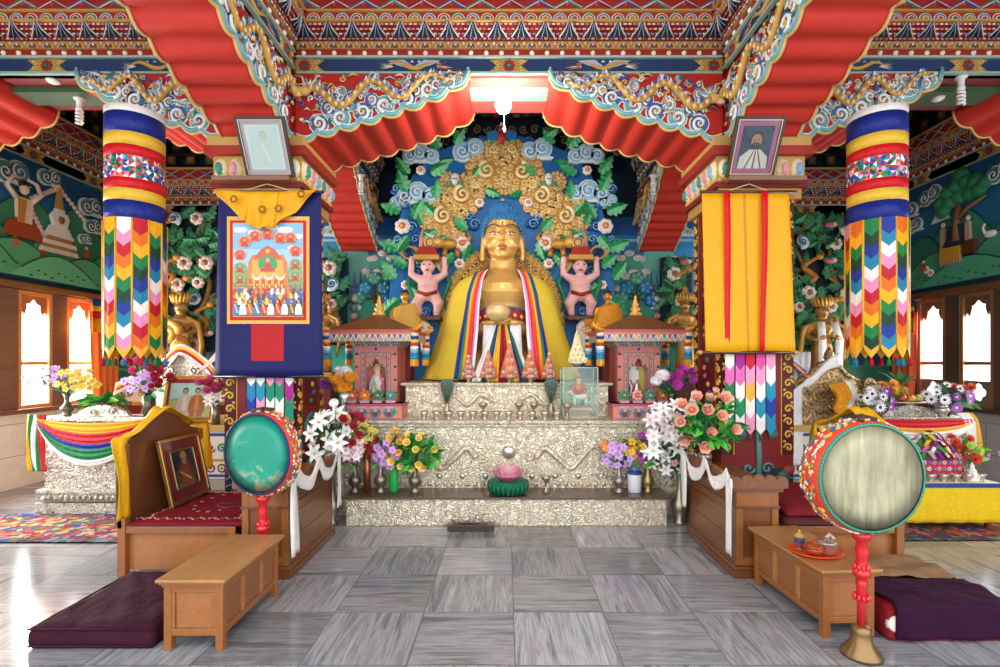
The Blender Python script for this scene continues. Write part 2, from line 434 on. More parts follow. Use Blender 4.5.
# ------------------------------------------------------------------ small ornament helpers
def spiral(cx, cy, r, turns, a0=0.0, d=1, n=18, r_end=.12):
    return [(cx+(r*(1-t)+r*r_end*t)*cos(a0+d*2*pi*turns*t), cy+(r*(1-t)+r*r_end*t)*sin(a0+d*2*pi*turns*t)) for t in [i/n for i in range(n+1)]]
def sp3(pts, w): return [(p[0], p[1], w) for p in pts]
def smooth_path(pts, k=6):
    P = [Vector(p) for p in pts]; out = []
    for i in range(len(P)-1):
        p0 = P[max(i-1, 0)]; p1 = P[i]; p2 = P[i+1]; p3 = P[min(i+2, len(P)-1)]
        for j in range(k):
            t = j/k
            out.append(.5*((2*p1)+(p2-p0)*t+(2*p0-5*p1+4*p2-p3)*t*t+(3*p1-p0-3*p2+p3)*t*t*t))
    out.append(P[-1]); return out
def cloud(mb, cx, cy, r, w, h, base='#a9d3ea', rim=WHITE, line=SKYB, n=3, tail=1):
    # a bank of curling puffs with a trailing tail
    for i in range(n):
        px = cx+(i-(n-1)/2)*r*1.25; rr = r*(1.0-.18*abs(i-(n-1)/2)); py = cy+(r*.35 if i == n//2 else 0)
        mb.ell(px, py, rr*1.12, rr*1.12, w, rim, 14, w1=w+h*.6)
        mb.ell(px, py, rr*.95, rr*.95, w, base, 14, w1=w+h)
        mb.tube(sp3(spiral(px, py, rr*.78, 1.4, pi*(.2+i*.3), 1 if i % 2 else -1, 16), w+h), rr*.10, rim, n=4)
        mb.tube(sp3(spiral(px, py, rr*.60, 1.2, pi*(.4+i*.3), 1 if i % 2 else -1, 14), w+h), rr*.06, line, n=4)
    if tail:
        mb.prism([(cx-r*n*.75, cy-r*.8), (cx+r*n*.75, cy-r*.8), (cx+r*n*.9*tail, cy-r*.55), (cx+r*n*.5, cy-r*.3), (cx-r*n*.6, cy-r*.3)], w, w+h*.7, rim)
def leafy(mb, x, y, ang, L, w, h, col='#2f8f57', hi='#7fc49a', kind='paint', lobes=4):
    # lobed carved leaf lying on a panel
    d = (cos(ang), sin(ang)); n_ = (-d[1], d[0]); up = []; dn = []
    for i in range(lobes*2+1):
        t = i/(lobes*2); wd = L*.32*sin(pi*min(.97, t*.86+.12))*(1.15 if i % 2 else .72)
        up.append((x+d[0]*L*t+n_[0]*wd, y+d[1]*L*t+n_[1]*wd)); dn.append((x+d[0]*L*t-n_[0]*wd, y+d[1]*L*t-n_[1]*wd))
    tip = (x+d[0]*L*1.12, y+d[1]*L*1.12)
    N = len(up); mid = [(x+d[0]*L*i/(N-1), y+d[1]*L*i/(N-1)) for i in range(N)]
    v = [(p[0],p[1],w+h*.35) for p in up]+[(p[0],p[1],w+h*(.6+.4*sin(pi*i/(N-1)))) for i, p in enumerate(mid)]+[(p[0],p[1],w+h*.1) for p in dn]+[(tip[0],tip[1],w)]
    f = [(i+N, i+1+N, i+1, i) for i in range(N-1)]+[(i+2*N, i+1+2*N, i+1+N, i+N) for i in range(N-1)]+[(2*N-1, 3*N, N-1), (3*N-1, 3*N, 2*N-1)]
    mb.add(v, f, [col if i % 2 else col for i in range(N-1)]+[hi]*(N-1)+[col, hi], kind, False)
def blossom(mb, x, y, r, w, h, petals=WHITE, inner='#c4455a', core=GOLD, n=7):
    for k in range(n):
        a = 2*pi*k/n; mb.dome(x+cos(a)*r*.62, y+sin(a)*r*.62, r*.46, r*.46, w, h*.7, petals, 8)
    mb.dome(x, y, r*.58, r*.58, w+h*.2, h*.7, inner, 8); mb.dome(x, y, r*.3, r*.3, w+h*.5, h*.75, core, 6)
class Paint:
    # flat picture built up from overlapping coloured shapes on one panel
    def __init__(s, mb, M, step=.0006, w0=.001, kind='print'): s.mb = mb; s.M = M; s.w = w0; s.st = step; s.kind = kind
    def poly(s, pts, col): o = s.mb.M; s.mb.M = s.M; s.mb.poly(pts, s.w, col, s.kind); s.mb.M = o; s.w += s.st*.2
    def rect(s, x0, y0, x1, y1, col): s.poly([(x0,y0),(x1,y0),(x1,y1),(x0,y1)], col)
    def ell(s, cx, cy, rx, ry, col, n=14): s.poly([(cx+rx*cos(2*pi*i/n), cy+ry*sin(2*pi*i/n)) for i in range(n)], col)
    def person(s, x, y, h, robe, skin='#c98b62', hair='#20160f', sash=None):
        s.poly([(x-h*.22,y),(x+h*.22,y),(x+h*.2,y+h*.45),(x+h*.1,y+h*.68),(x-h*.1,y+h*.68),(x-h*.2,y+h*.45)], robe)
        if sash: s.poly([(x-h*.12,y+h*.66),(x-h*.04,y+h*.67),(x+h*.16,y+h*.1),(x+h*.04,y+h*.1)], sash)
        s.ell(x, y+h*.85, h*.105, h*.135, hair); s.ell(x, y+h*.82, h*.09, h*.115, skin)
    def sitter(s, x, y, h, robe, skin='#d8a06a', halo=None, hat=None):
        if halo: s.ell(x, y+h*.5, h*.5, h*.58, halo)
        s.poly([(x-h*.5,y),(x+h*.5,y),(x+h*.42,y+h*.2),(x+h*.22,y+h*.3),(x+h*.2,y+h*.6),(x-h*.2,y+h*.6),(x-h*.22,y+h*.3),(x-h*.42,y+h*.2)], robe)
        s.ell(x, y+h*.74, h*.13, h*.16, skin)
        if hat: s.poly([(x-h*.16,y+h*.82),(x+h*.16,y+h*.82),(x,y+h*1.08)], hat)
# =================================================================== the setting
XW = 6.4; YB = 8.35; CEIL = 5.16; CEIL2 = 5.62; BH = 4.435
# floor
mb = MB(); mb.kind = 'marble_floor'
mb.box((-9, -3.5, -.1), (9, 9, 0), CREAM)
fl = struct(mb.build('floor', loc=(0, 0, 0)), 'grey streaked marble tile floor')
# ceiling slabs
mb = MB(); mb.box((-XW, 1.2, CEIL), (XW, 5.05, CEIL+.15), '#6a1f1f'); struct(mb.build('ceiling'), 'red painted ceiling over the hall')
mb = MB(); mb.box((-XW, 5.05, CEIL2), (XW, YB+.1, CEIL2+.15), '#1a2a34'); mb.box((-XW, 4.99, CEIL), (XW, 5.05, CEIL2), '#6a1f1f'); struct(mb.build('ceiling'), 'dark ceiling over the shrine end')

def cornice(mb, L, rows='full', sp=1.0):
    # painted cornice in its own frame: u along, v up, w out of the wall
    B = lambda v0, v1, w, col, w0=-.06: mb.box((0, v0, w0), (L, v1, w), col)
    B(0, .02, .03, '#8fb3a0'); B(.02, .155, 0, INDIGO); B(.155, .175, .03, '#a9c4b0')
    B(.175, .235, .018, '#a3271f'); B(.235, .312, .03, '#a08048'); B(.31, .45, .03, '#8e1f1a')
    B(.44, .456, .135, '#caa057'); B(.456, .525, .12, '#a8321f'); B(.525, .54, .15, '#caa057'); B(.54, .715, .14, '#a82c22'); B(.70, .725, .17, '#caa057')
    n = max(1, int(L/.146)); d = L/n
    for i in range(n):
        u = (i+.5)*d
        mb.dome(u, .203, .024, .024, .018, .02, WHITE, 8)
        mb.poly([(u-.058, .24), (u+.058, .24), (u+.052, .28), (u, .308), (u-.052, .28)], .034, '#c9a45a')
        mb.poly([(u-.038, .243), (u+.038, .243), (u+.03, .275), (u, .293), (u-.03, .275)], .037, '#5b3a20')
        for dx, dy, c in ((-.017, .255, '#3d6ab0'), (.017, .255, '#b8322b'), (0, .275, '#e8e2d0')): mb.dome(u+dx, dy, .012, .012, .037, .012, c, 6)
        mb.dome(u+d/2, .29, .016, .016, .03, .016, '#d9a7a0', 6)
    n = max(1, int(L/.045)); d = L/n
    for r in range(4):
        v = .318+r*.031; w = .035+r*.024
        mb.box((0, v-.003, -.02), (L, v+.031, w), '#8e1f1a')
        for i in range(n):
            u = (i+(.5 if r % 2 else 0))*d
            c = ('#e9dcc8', '#e9dcc8', '#7fa0cc', '#e9dcc8', '#d8948c')[(i+2*r) % 5]
            mb.poly([(u, v+.004), (u+d*.62, v+.004), (u+d*.62, v+.021), (u, v+.021)], w+.003, c)
    n = max(1, int(L/.222)); d = L/n
    for i in range(n):
        u = (i+.5)*d
        mb.add([(u, .44, .128), (u-.03, .38, .10), (u-.085, .325, .06), (u-.05, .318, .06), (u, .335, .07), (u+.05, .318, .06), (u+.085, .325, .06), (u+.03, .38, .10)], [tuple(range(8))], '#17171c')
        for s in (-1, 1):
            mb.tube([(u+s*.012, .435, .13), (u+s*.04, .375, .108), (u+s*.09, .327, .068)], .006, '#d8d8d4', n=4)
            mb.tube([(u, .42, .125), (u+s*.015, .36, .10), (u+s*.03, .32, .07)], .004, '#8fa2c0', n=4)
    n = max(1, int(L/.137)); d = L/n
    for i in range(n):
        u = (i+.5)*d; c = ('#3f79b8', '#b8302a', '#2e8a55')[i % 3]
        for k, (r, cc) in enumerate(((.064, '#e8dfd0'), (.054, c), (.036, '#e8dfd0'), (.026, ('#c8452f', '#2e6f55', '#d87a30')[i % 3]))):
            mb.poly([(u-r, .459)]+[(u+r*cos(a), .459+r*.95*sin(a)) for a in [pi-pi*j/7 for j in range(8)]]+[(u+r, .459)], .122+.003*k, cc)
    n = max(1, int(L/.27)); d = L/n
    for i in range(n):
        u = i*d; c = ('#3d8f8c', '#8a2a55', '#3a62a5')[i % 3]
        for a, b in (((u, .545), (u+d, .70)), ((u, .70), (u+d, .545))):
            mb.tube([(a[0], a[1], .142), (b[0], b[1], .142)], .013, c, n=4); mb.tube([(a[0]+.02, a[1], .147), (b[0]+.02, b[1], .147)], .005, '#dfe3d8', n=4)
        mb.poly([(u+d*.38, .62), (u+d/2, .565), (u+d*.62, .62), (u+d/2, .68)], .143, '#c5523a')
def emblem(mb, u, s=1.0):
    v = .088
    mb.poly([(u-.19*s, v+.055), (u-.12*s, v), (u-.19*s, v-.055), (u-.07*s, v-.062), (u+.07*s, v-.062), (u+.19*s, v-.055), (u+.12*s, v), (u+.19*s, v+.055), (u+.07*s, v+.062), (u-.07*s, v+.062)], .006, '#b58d45')
    for k in range(8):
        a = pi*k/4; mb.dome(u+.04*cos(a), v+.04*sin(a), .02, .02, .006, .02, '#9b2f35', 6)
    mb.dome(u, v, .024, .024, .006, .03, '#2e6f5d', 8)
    for q in (-1, 1):
        for p in (-1, 1): mb.tube(sp3(spiral(u+q*.12*s, v+p*.03, .028, 1.1, 0, q*p, 8), .01), .006, '#e2c274', n=4)
def band_dragon(mb, u, s=1, bird=False):
    v = .085
    pts = [(u+s*(-.26+.52*t), v+.03*sin(t*9), .012) for t in [i/16 for i in range(17)]]
    mb.tube(pts, [.006+.018*sin(pi*min(1, i/14)) for i in range(17)], '#c99a4a', n=5)
    for k in range(5):
        mb.poly([(u+s*(.2+.01*k), v), (u+s*(.36+.02*(k % 2)), v+.05-.024*k), (u+s*.22, v+.012-.01*k)], .012+.001*k, '#d9d2c4' if k % 2 else '#b8603c')
        mb.poly([(u-s*.22, v), (u-s*(.33+.02*(k % 2)), v-.04+.02*k), (u-s*.2, v-.012)], .012+.001*k, '#d8cdbb')
    for k in range(6):
        uu = u+s*(-.18+.07*k); mb.poly([(uu, v+.03), (uu+.02, v+.055), (uu+.04, v+.03)], .014, '#8fa5bd' if not bird else '#cfd3d6')
    if bird:
        for q in (-1, 1): mb.poly([(u, v-.01), (u+q*.1, v+.055), (u+q*.26, v+.045), (u+q*.16, v), (u+q*.05, v-.03)], .016, '#aab6c6')
def make_cornice(name, o, ux, L, parent, emb=(), drag=(), birds=(), dent=False):
    M = fr(o, ux, (0, 0, 1)); mb = MB(M); cornice(mb, L)
    for u in emb: emblem(mb, u)
    for u, s in drag: band_dragon(mb, u, s)
    for u, s in birds: band_dragon(mb, u, s, True)
    if dent:
        n = int(L/.3)
        mb.box((0, .72, -.06), (L, 1.2, -.02), '#0d1512')
        for r in range(2):
            for i in range(n):
                u = (i+.5*(r % 2)+.25)*L/n; v = .78+r*.20; w = .12+.1*r
                mb.box((u-.075, v, -.05), (u+.075, v+.15, w), '#15302a')
                mb.rect(u-.055, v+.02, u+.055, v+.13, w+.002, '#8d6a34'); mb.rect(u-.035, v+.035, u+.035, v+.10, w+.004, '#3a2417'); mb.rect(u-.02, v+.05, u+.02, v+.10, w+.006, '#a88145')
            mb.box((0, .935+r*.2, -.05), (L, .96+r*.2, .16+.1*r), '#3a1a15')
    return mb.build(name, parent)

# ---- scalloped beam bracket with a carved dragon panel on each face
def bracket_profile(L, D, n=8, ex=.65):
    def v(u): return -D*(max(0.0, 1-u/L))**ex
    kn = [(L*(1-i/n), v(L*(1-i/n))) for i in range(n+1)]
    pts = []
    for (a, b) in zip(kn[:-1], kn[1:]):
        mx, my = b[0]-a[0], b[1]-a[1]; l = sqrt(mx*mx+my*my); nx, ny = my/l, -mx/l
        if ny > 0: nx, ny = -nx, -ny
        for j in range(6):
            t = j/6; bl = .24*l*sin(pi*t)
            pts.append((a[0]+mx*t+nx*bl, a[1]+my*t+ny*bl))
    pts.append(kn[-1])
    return pts, kn, v
def bracket(parent, o, ux, L=1.68, D=.64, W=.6, n=8, ex=.65, sides=(1, -1), red='#c9352a', seed=1):
    rr = random.Random(seed)
    M = fr(o, ux, (0, 0, 1)); pts, kn, vf = bracket_profile(L, D, n, ex)
    mb = MB(M)
    out = pts+[(0, 0)]
    mb.prism(out, -W/2, W/2, red, side=red, smooth=True)
    b = mb.build('bracket', parent)
    for s in sides:
        Ms = M @ Matrix.Translation((0, 0, W/2*s)) @ (Matrix.Identity(4) if s > 0 else Matrix.Diagonal((1, 1, -1, 1)))
        pm = MB(Ms)
        mir = s < 0
        f0 = len(pm.f)
        pm.prism(out, .0, .03, '#b3241d')
        # rolled rim following the scallops, then cloud scrolls, the dragon and its flames
        pm.tube(sp3([(p[0]*.985+.01, p[1]+.03) for p in pts], .036), .022, '#6fb0b8', n=6)
        pm.tube(sp3([(p[0]*.985+.01, p[1]+.052) for p in pts], .04), .010, '#f0ecde', n=4)
        pm.tube(sp3(pts, .03), .014, '#d8b268', n=5)
        for i in range(1, n):
            a = kn[i]; dpt = abs(a[1])
            for (du, fr_, rm) in ((.02, .0, 1.0), (.5*L/n, .30, .72), (.1*L/n, .56, .55)):
                r = min(.095, .30*dpt+.02)*rm; x_, y_ = a[0]+du, a[1]+r*1.0+dpt*fr_
                if y_+r > -.01: y_ = -.01-r
                pm.ell(x_, y_, r*1.05, r*1.05, .03, '#e8e2cc', 14, w1=.04); pm.ell(x_, y_, r*.92, r*.92, .03, ('#5fa3b0', '#3f5fa0')[i % 2], 14, w1=.046)
                pm.tube(sp3(spiral(x_, y_, r*.72, 1.4, -pi/2, 1 if i % 2 else -1, 16), .05), [max(.006, r*.17-.006*k/16) for k in range(17)], '#eef0ea', n=5)
                pm.tube(sp3(spiral(x_, y_, r*.5, 1.2, pi/2, 1 if i % 2 else -1, 12), .054), r*.09, ('#c9473a', '#d2a458')[i % 2], n=4)
        N = 46; dp = []
        for i in range(N+1):
            t = i/N; u = .12+(L*.88-.12)*t; dv = vf(u); dp.append((u, dv*.44+min(.10, abs(dv)*.30)*sin(t*15+seed), .075))
        for i in range(1, N):
            p = dp[i]; h = .075*(1-.6*i/N)
            pm.poly([(p[0]-.022, p[1]+.015), (p[0]+.022, p[1]+.015), (p[0]+.012, p[1]+.03+h)], .066, ('#3a56a8', '#e6eaec', '#8fb4d0')[i % 3])
            if i % 3 == 0: pm.poly([(p[0]-.02, p[1]-.015), (p[0]+.02, p[1]-.015), (p[0]-.01, p[1]-.02-h*.7)], .066, '#e6eaec')
        pm.tube(dp, [.030*(1-.65*i/N)+.008 for i in range(N+1)], '#cf9f50', n=6)
        for i in range(0, N, 1):
            p = dp[i]; q = (.030*(1-.65*i/N)+.008); pm.dome(p[0], p[1], q*.55, q*.75, p[2]+q*.7, q*.5, ('#ecd09a', '#b9853a')[i % 2], 6)
        hp = dp[0]
        pm.sph((hp[0]-.02, hp[1]-.01, .085), (.07, .055, .04), '#d9ad62'); pm.sph((hp[0]-.08, hp[1]-.05, .09), (.045, .03, .03), '#e9c98a'); pm.sph((hp[0]-.075, hp[1]-.075, .085), (.03, .014, .02), '#c9473a')
        for k in range(11):
            a = .2+k*.33; l = .13+.06*(k % 3); pm.tube([(hp[0], hp[1], .08), (hp[0]+l*.55*cos(a), hp[1]+l*.5*sin(a), .075), (hp[0]+l*cos(a+.35), hp[1]+l*.8*sin(a+.35), .055)], [.015, .012, .003], ('#f2efe8', '#8fa9d0', '#e9c98a')[k % 3], n=4)
        pm.sph((hp[0]-.03, hp[1]+.015, .12), .012, BLACK, n=6, m=4)
        for i in range(int(L*95)):
            u = rr.uniform(.05, L*.95); dv = vf(u)
            if abs(dv) < .07: continue
            v_ = dv*rr.uniform(.06, .86); c = rr.choice(['#f0eee6', '#f0eee6', '#9fc4d0', '#4a6ab0', '#d2a458', '#e2c27c', '#2e7f78'])
            if rr.random() < .55: pm.tube(sp3(spiral(u, v_, rr.uniform(.018, .034), 1.1, rr.uniform(0, 6), rr.choice((1, -1)), 9), .045), .008, c, n=4)
            else:
                a = rr.uniform(-.5, .5); l = rr.uniform(.05, .12); pm.tube([(u, v_, .042), (u+l*.5, v_+.018+a*.04, .05), (u+l, v_+a*.06, .04)], [.004, .011, .002], c, n=4)
        if mir:
            pm.f = [q[::-1] for q in pm.f]
        pm.build('dragon_panel', b)
    return b

# ---- pillars (structure): painted shaft, capital, brackets in four directions
PX = {'left': -2.38, 'right': 2.44}
for side, cx in PX.items():
    sg = -1 if side == 'left' else 1
    p = sempty('pillar_'+side, (cx, 5.3, 0), 'dark red painted pillar with gold scroll borders')
    hw = .35; y0, y1 = 4.95, 5.65
    mb = MB(); mb.box((cx-hw, y0, 0), (cx+hw, y1, 3.55), '#7a1a1d'); sh = mb.build('shaft', p)
    # painted decoration on the front and the aisle-facing side
    mb = MB()
    for M, wd in ((front((cx-hw, y0-.002, 0)), .7), (fr((cx-sg*hw, y0 if sg < 0 else y1, 0), (0, 1 if sg < 0 else -1, 0), (0, 0, 1)), .7)):
        mb.M = M
        for e in (.0, wd-.11):
            mb.rect(e, .75, e+.11, 3.5, .003, '#4b1315')
            for i in range(22):
                v = .82+i*.125
                mb.tube(sp3(spiral(e+.055, v, .045, 1.2, 0 if i % 2 else pi, 1 if i % 2 else -1, 10), .008), .011, '#d9aa4c', n=4)
                mb.dome(e+(.09 if i % 2 else .02), v+.06, .016, .016, .004, .014, '#cfa04a', 6)
        for e in (.115, wd-.125): mb.rect(e, .75, e+.01, 3.5, .004, '#c9953c')
        # centre stripe of twining stems
        mb.rect(.20, 1.2, wd-.2, 3.5, .003, '#5d1518')
        for i in range(26):
            v = 1.25+i*.085; c = ('#2f7f6a', '#3f62a5', '#d9aa4c', '#c9587a', '#d87a30')[i % 5]
            mb.dome(wd/2+.07*sin(i*1.3), v, .035, .03, .003, .02, c, 8)
        # lotus tree, waves and mountains at the foot
        mb.rect(.01, .02, wd-.01, .62, .004, '#17303a')
        for k in range(7):
            for j in range(3): mb.tube([(.02+k*.1+.05*(1+cos(a)), .50-j*.07+.03*sin(a), .008) for a in [pi*q/6 for q in range(7)]], .006, '#4f7f8c', n=4)
        for (a, b, hgt, c) in ((-.02, .26, .34, '#26523f'), (.44, .72, .34, '#26523f'), (.12, .36, .28, '#8e3b34'), (.34, .58, .28, '#8e3b34'), (.24, .46, .2, '#b0503c')):
            a = max(.01, a); b = min(wd-.01, b); mb.prism([(a, .03), (b, .03), ((a+b)/2+.03, hgt*1.4), ((a+b)/2-.03, hgt*1.4)], .004, .02, c)
            mb.tube([(a, .05, .022), ((a+b)/2, hgt*1.4, .022), (b, .05, .022)], .010, '#d08a4c', n=4)
        for q in (-1, 1):
            for k in range(3): mb.dome(wd/2+q*(.2+.05*k), .50+.05*k, .06, .05, .006, .03, ('#c06a3c', '#2e5f55', '#8f3a3a')[k], 8)
        mb.tube([(wd/2, .4, .01), (wd/2+.01, .7, .01), (wd/2, 1.0, .01)], .03, '#5b7f78', n=6)
        for k in range(9):
            a = pi*k/8; mb.dome(wd/2+.15*cos(a), .95+.14*sin(a), .05, .05, .006, .025, '#3d7468' if k % 2 else '#55696a', 8)
        for q in (-1, 1): mb.tube(sp3(spiral(wd/2+q*.09, .62, .06, 1.2, 0, q, 12), .01), .014, '#5d8a8c', n=4)
    mb.M = Matrix(); mb.build('painted_ornament', p)
    # capital: stepped gilt blocks with lotus petals
    mb = MB()
    for z0, z1, w, c in ((3.22, 3.32, .40, '#b98a4a'), (3.32, 3.37, .44, '#7a1a1d'), (3.37, 3.62, .42, '#b9924f'), (3.62, 3.70, .48, '#a02a22'), (3.70, 3.80, .46, '#c19a55'), (3.80, BH+.02, .35, '#8e1f1a')):
        mb.box((cx-w, 5.3-w, z0), (cx+w, 5.3+w, z1), c)
    for M in (front((cx-.42, 5.3-.42, 3.37)), fr((cx-sg*.42, 5.3+.42*sg, 3.37), (0, -sg, 0), (0, 0, 1))):
        mb.M = M
        for i in range(6):
            u = .07+i*.14; c = ('#3a8f7a', '#d8909a', '#7fa9c8')[i % 3]
            mb.dome(u, .13, .062, .10, 0, .05, '#e2d2a8', 10); mb.dome(u, .12, .045, .075, .02, .05, c, 8)
        for i in range(14): mb.dome(.03+i*.06, .03, .02, .02, 0, .02, '#d9aa4c', 6)
    mb.M = Matrix(); mb.kind = 'wood'; mb.box((cx-.36, 4.74, 3.345), (cx+.36, 4.9, 3.385), '#7a4a28'); mb.build('capital', p)
    # brackets
    bracket(p, (cx-hw if sg > 0 else cx+hw, 5.3, BH), (-sg, 0, 0), 1.68, .64, .70, seed=2+sg, sides=(1, -1))
    bracket(p, (cx+hw if sg > 0 else cx-hw, 5.3, BH), (sg, 0, 0), 1.42, .62, .70, seed=5+sg, n=7)
    bracket(p, (cx, 4.95, BH), (0, -1, 0), 1.75, .62, .58, seed=8+sg)
    bracket(p, (cx, 5.65, BH), (0, 1, 0), .9, .6, .56, seed=11+sg, n=5)
    # bracket coming out of the side wall, and out of the back wall
    bracket(p, (sg*XW, 5.3, BH), (-sg, 0, 0), 1.42, .62, .70, seed=14+sg, n=7)
    bracket(p, (cx, YB, BH), (0, -1, 0), 1.35, .98, .52, seed=17+sg, n=9, red='#c23226')

# ---- beams
fb = sempty('beam_front', (0, 5.3, BH), 'main painted cross beam carried by the pillars')
mb = MB(); mb.box((-XW, 4.96, BH), (XW, 5.64, CEIL2), '#7a1a1d')
# pink underside in the middle bay with its green board, green boards in the outer bays
mb.box((-.42, 4.955, BH-.03), (.48, 5.64, BH), '#d9675c'); mb.box((-.40, 5.12, BH-.045), (.46, 5.36, BH-.03), '#8fc9a4')
for sg in (-1, 1): mb.box((sg*4.55-.5, 5.15, BH-.06), (sg*4.55+.5, 5.42, BH), '#3a5a3c')
mb.build('timber', fb)
make_cornice('cornice', (-2.03, 4.95, BH), (1, 0, 0), 4.12, fb, emb=(.08, 2.06, 4.04), birds=((1.14, 1), (2.98, -1)))
make_cornice('cornice', (-6.4, 4.95, BH), (1, 0, 0), 3.67, fb, emb=(1.95, .3), drag=((3.02, 1), (1.0, -1)))
make_cornice('cornice', (2.79, 4.95, BH), (1, 0, 0), 3.61, fb, emb=(1.69, 3.3), drag=((.62, -1), (2.6, 1)))
for side, cx in PX.items():
    sg = -1 if side == 'left' else 1
    b = sempty('beam_'+side, (cx, 3, BH), 'painted beam running along the hall above the pillar')
    mb = MB(); mb.box((cx-.34, 1.2, BH), (cx+.34, 4.95, CEIL), '#7a1a1d'); mb.box((cx-.26, 5.65, BH), (cx+.26, YB, CEIL2), '#5a1418'); mb.build('timber', b)
    ins = cx-sg*.35
    if sg < 0:
        make_cornice('cornice', (ins, 1.3, BH), (0, 1, 0), 3.55, b, emb=(3.4, .8, 2.2), drag=((2.8, 1),))
        make_cornice('cornice', (cx+.27, 5.65, BH), (0, 1, 0), YB-5.65, b, emb=(.3, 1.4, 2.4))
        make_cornice('cornice', (cx-.35, 4.8, BH), (0, -1, 0), 3.5, b, emb=(.3, 1.5))
        make_cornice('cornice', (cx-.27, YB, BH), (0, -1, 0), YB-5.65, b)
    else:
        make_cornice('cornice', (ins, 4.85, BH), (0, -1, 0), 3.55, b, emb=(.15, 1.35, 2.7), drag=((.75, -1),))
        make_cornice('cornice', (cx-.27, YB, BH), (0, -1, 0), YB-5.65, b, emb=(.3, 1.4, 2.4))
        make_cornice('cornice', (cx+.35, 1.3, BH), (0, 1, 0), 3.5, b, emb=(.3, 1.5))
        make_cornice('cornice', (cx+.27, 5.65, BH), (0, 1, 0), YB-5.65, b)

# ---- back wall
wb = sempty('wall_back', (0, YB, 0), 'painted back wall behind the shrine')
mb = MB(); mb.box((-XW-.2, YB, 0), (XW+.2, YB+.2, CEIL2), '#123043'); mb.build('plaster', wb)
for sg, nm in ((-1, 0), (1, 1)):
    o = (-XW, YB, 4.05) if sg < 0 else (2.71, YB, 4.05)
    make_cornice('cornice', o, (1, 0, 0), XW-2.71, wb, emb=(.8, 2.2), dent=True)
# gold-scroll frieze over the statue's bay
mb = MB(front((-2.1, YB-.03, 4.95))); mb.box((0, 0, -.02), (4.2, .62, .03), '#1c2f47')
for i in range(22):
    u = .1+i*.19
    for j in range(3):
        mb.tube(sp3(spiral(u+.09*(j % 2), .12+j*.18, .075, 1.4, i, 1 if (i+j) % 2 else -1, 14), .035), .013, '#c8ac72', n=4)
mb.M = Matrix(); mb.build('frieze', wb)
# painted roundel on the shrine ceiling
mb = MB(fr((.0, 7.1, CEIL2-.005), (1, 0, 0), (0, -1, 0)))
for k, (r, c) in enumerate(((1.25, '#14232c'), (1.2, '#6b2430'), (1.12, '#1f5a4a'), (1.0, '#20304e'), (.9, '#8a3040'), (.8, '#2a6a78'), (.7, '#d9b068'), (.66, '#4a2040'))): mb.ell(0, 0, r, r, .002+.004*k, c, 48, w1=.012+.006*k)
for i in range(40):
    a = 2*pi*i/40; mb.dome(1.06*cos(a), 1.06*sin(a), .06, .06, .03, .02, ('#3f9a6a', '#c04a55', '#4a78b8', '#d9a24a')[i % 4], 8)
for i in range(4):
    a = pi/2*i; mb.poly([(.55*cos(a+b), .55*sin(a+b)) for b in (-.5, -.2, .2, .5)], .07, '#c8a06a')
struct(mb.build('trim_1'), 'painted mandala roundel on the shrine ceiling')

# mural of snow peaks on the back wall between the pillars (low carved relief)
def hill(mb, x, z, w, h, d0, d1, col, snow=True, dots=True):
    pts = [(x-w, z)]+[(x-w+2*w*i/12, z+h*(1-abs(2*i/12-1)**1.9)) for i in range(1, 12)]+[(x+w, z)]
    mb.prism(pts, d0, d1, col)
    if snow:
        for i in range(3, 10):
            p = pts[i]; mb.dome(p[0], p[1]-.02, .085, .06, d1-.015, .05, '#efe6de', 10); mb.tube(sp3(spiral(p[0], p[1]-.02, .045, 1, pi/2, 1 if i % 2 else -1, 8), d1+.03), .006, '#d9a9a0', n=4)
    if dots:
        for k in range(3): mb.tube([(x-w*.4+k*.1, z+h*(.25+.16*k), d1+.004), (x-w*.2+k*.1, z+h*(.27+.16*k), d1+.006), (x+k*.1, z+h*(.24+.16*k), d1+.004)], .008, '#1d5f52', n=4)
mb = MB(front((0, YB-.005, 0)))
mb.rect(-3.2, .6, 3.2, 4.02, .004, '#2f8fc9')
mb.rect(-3.2, 3.72, 3.2, 4.02, .005, '#1f66a8'); mb.rect(-3.2, 3.62, 3.2, 3.66, .005, '#9fd0e6')
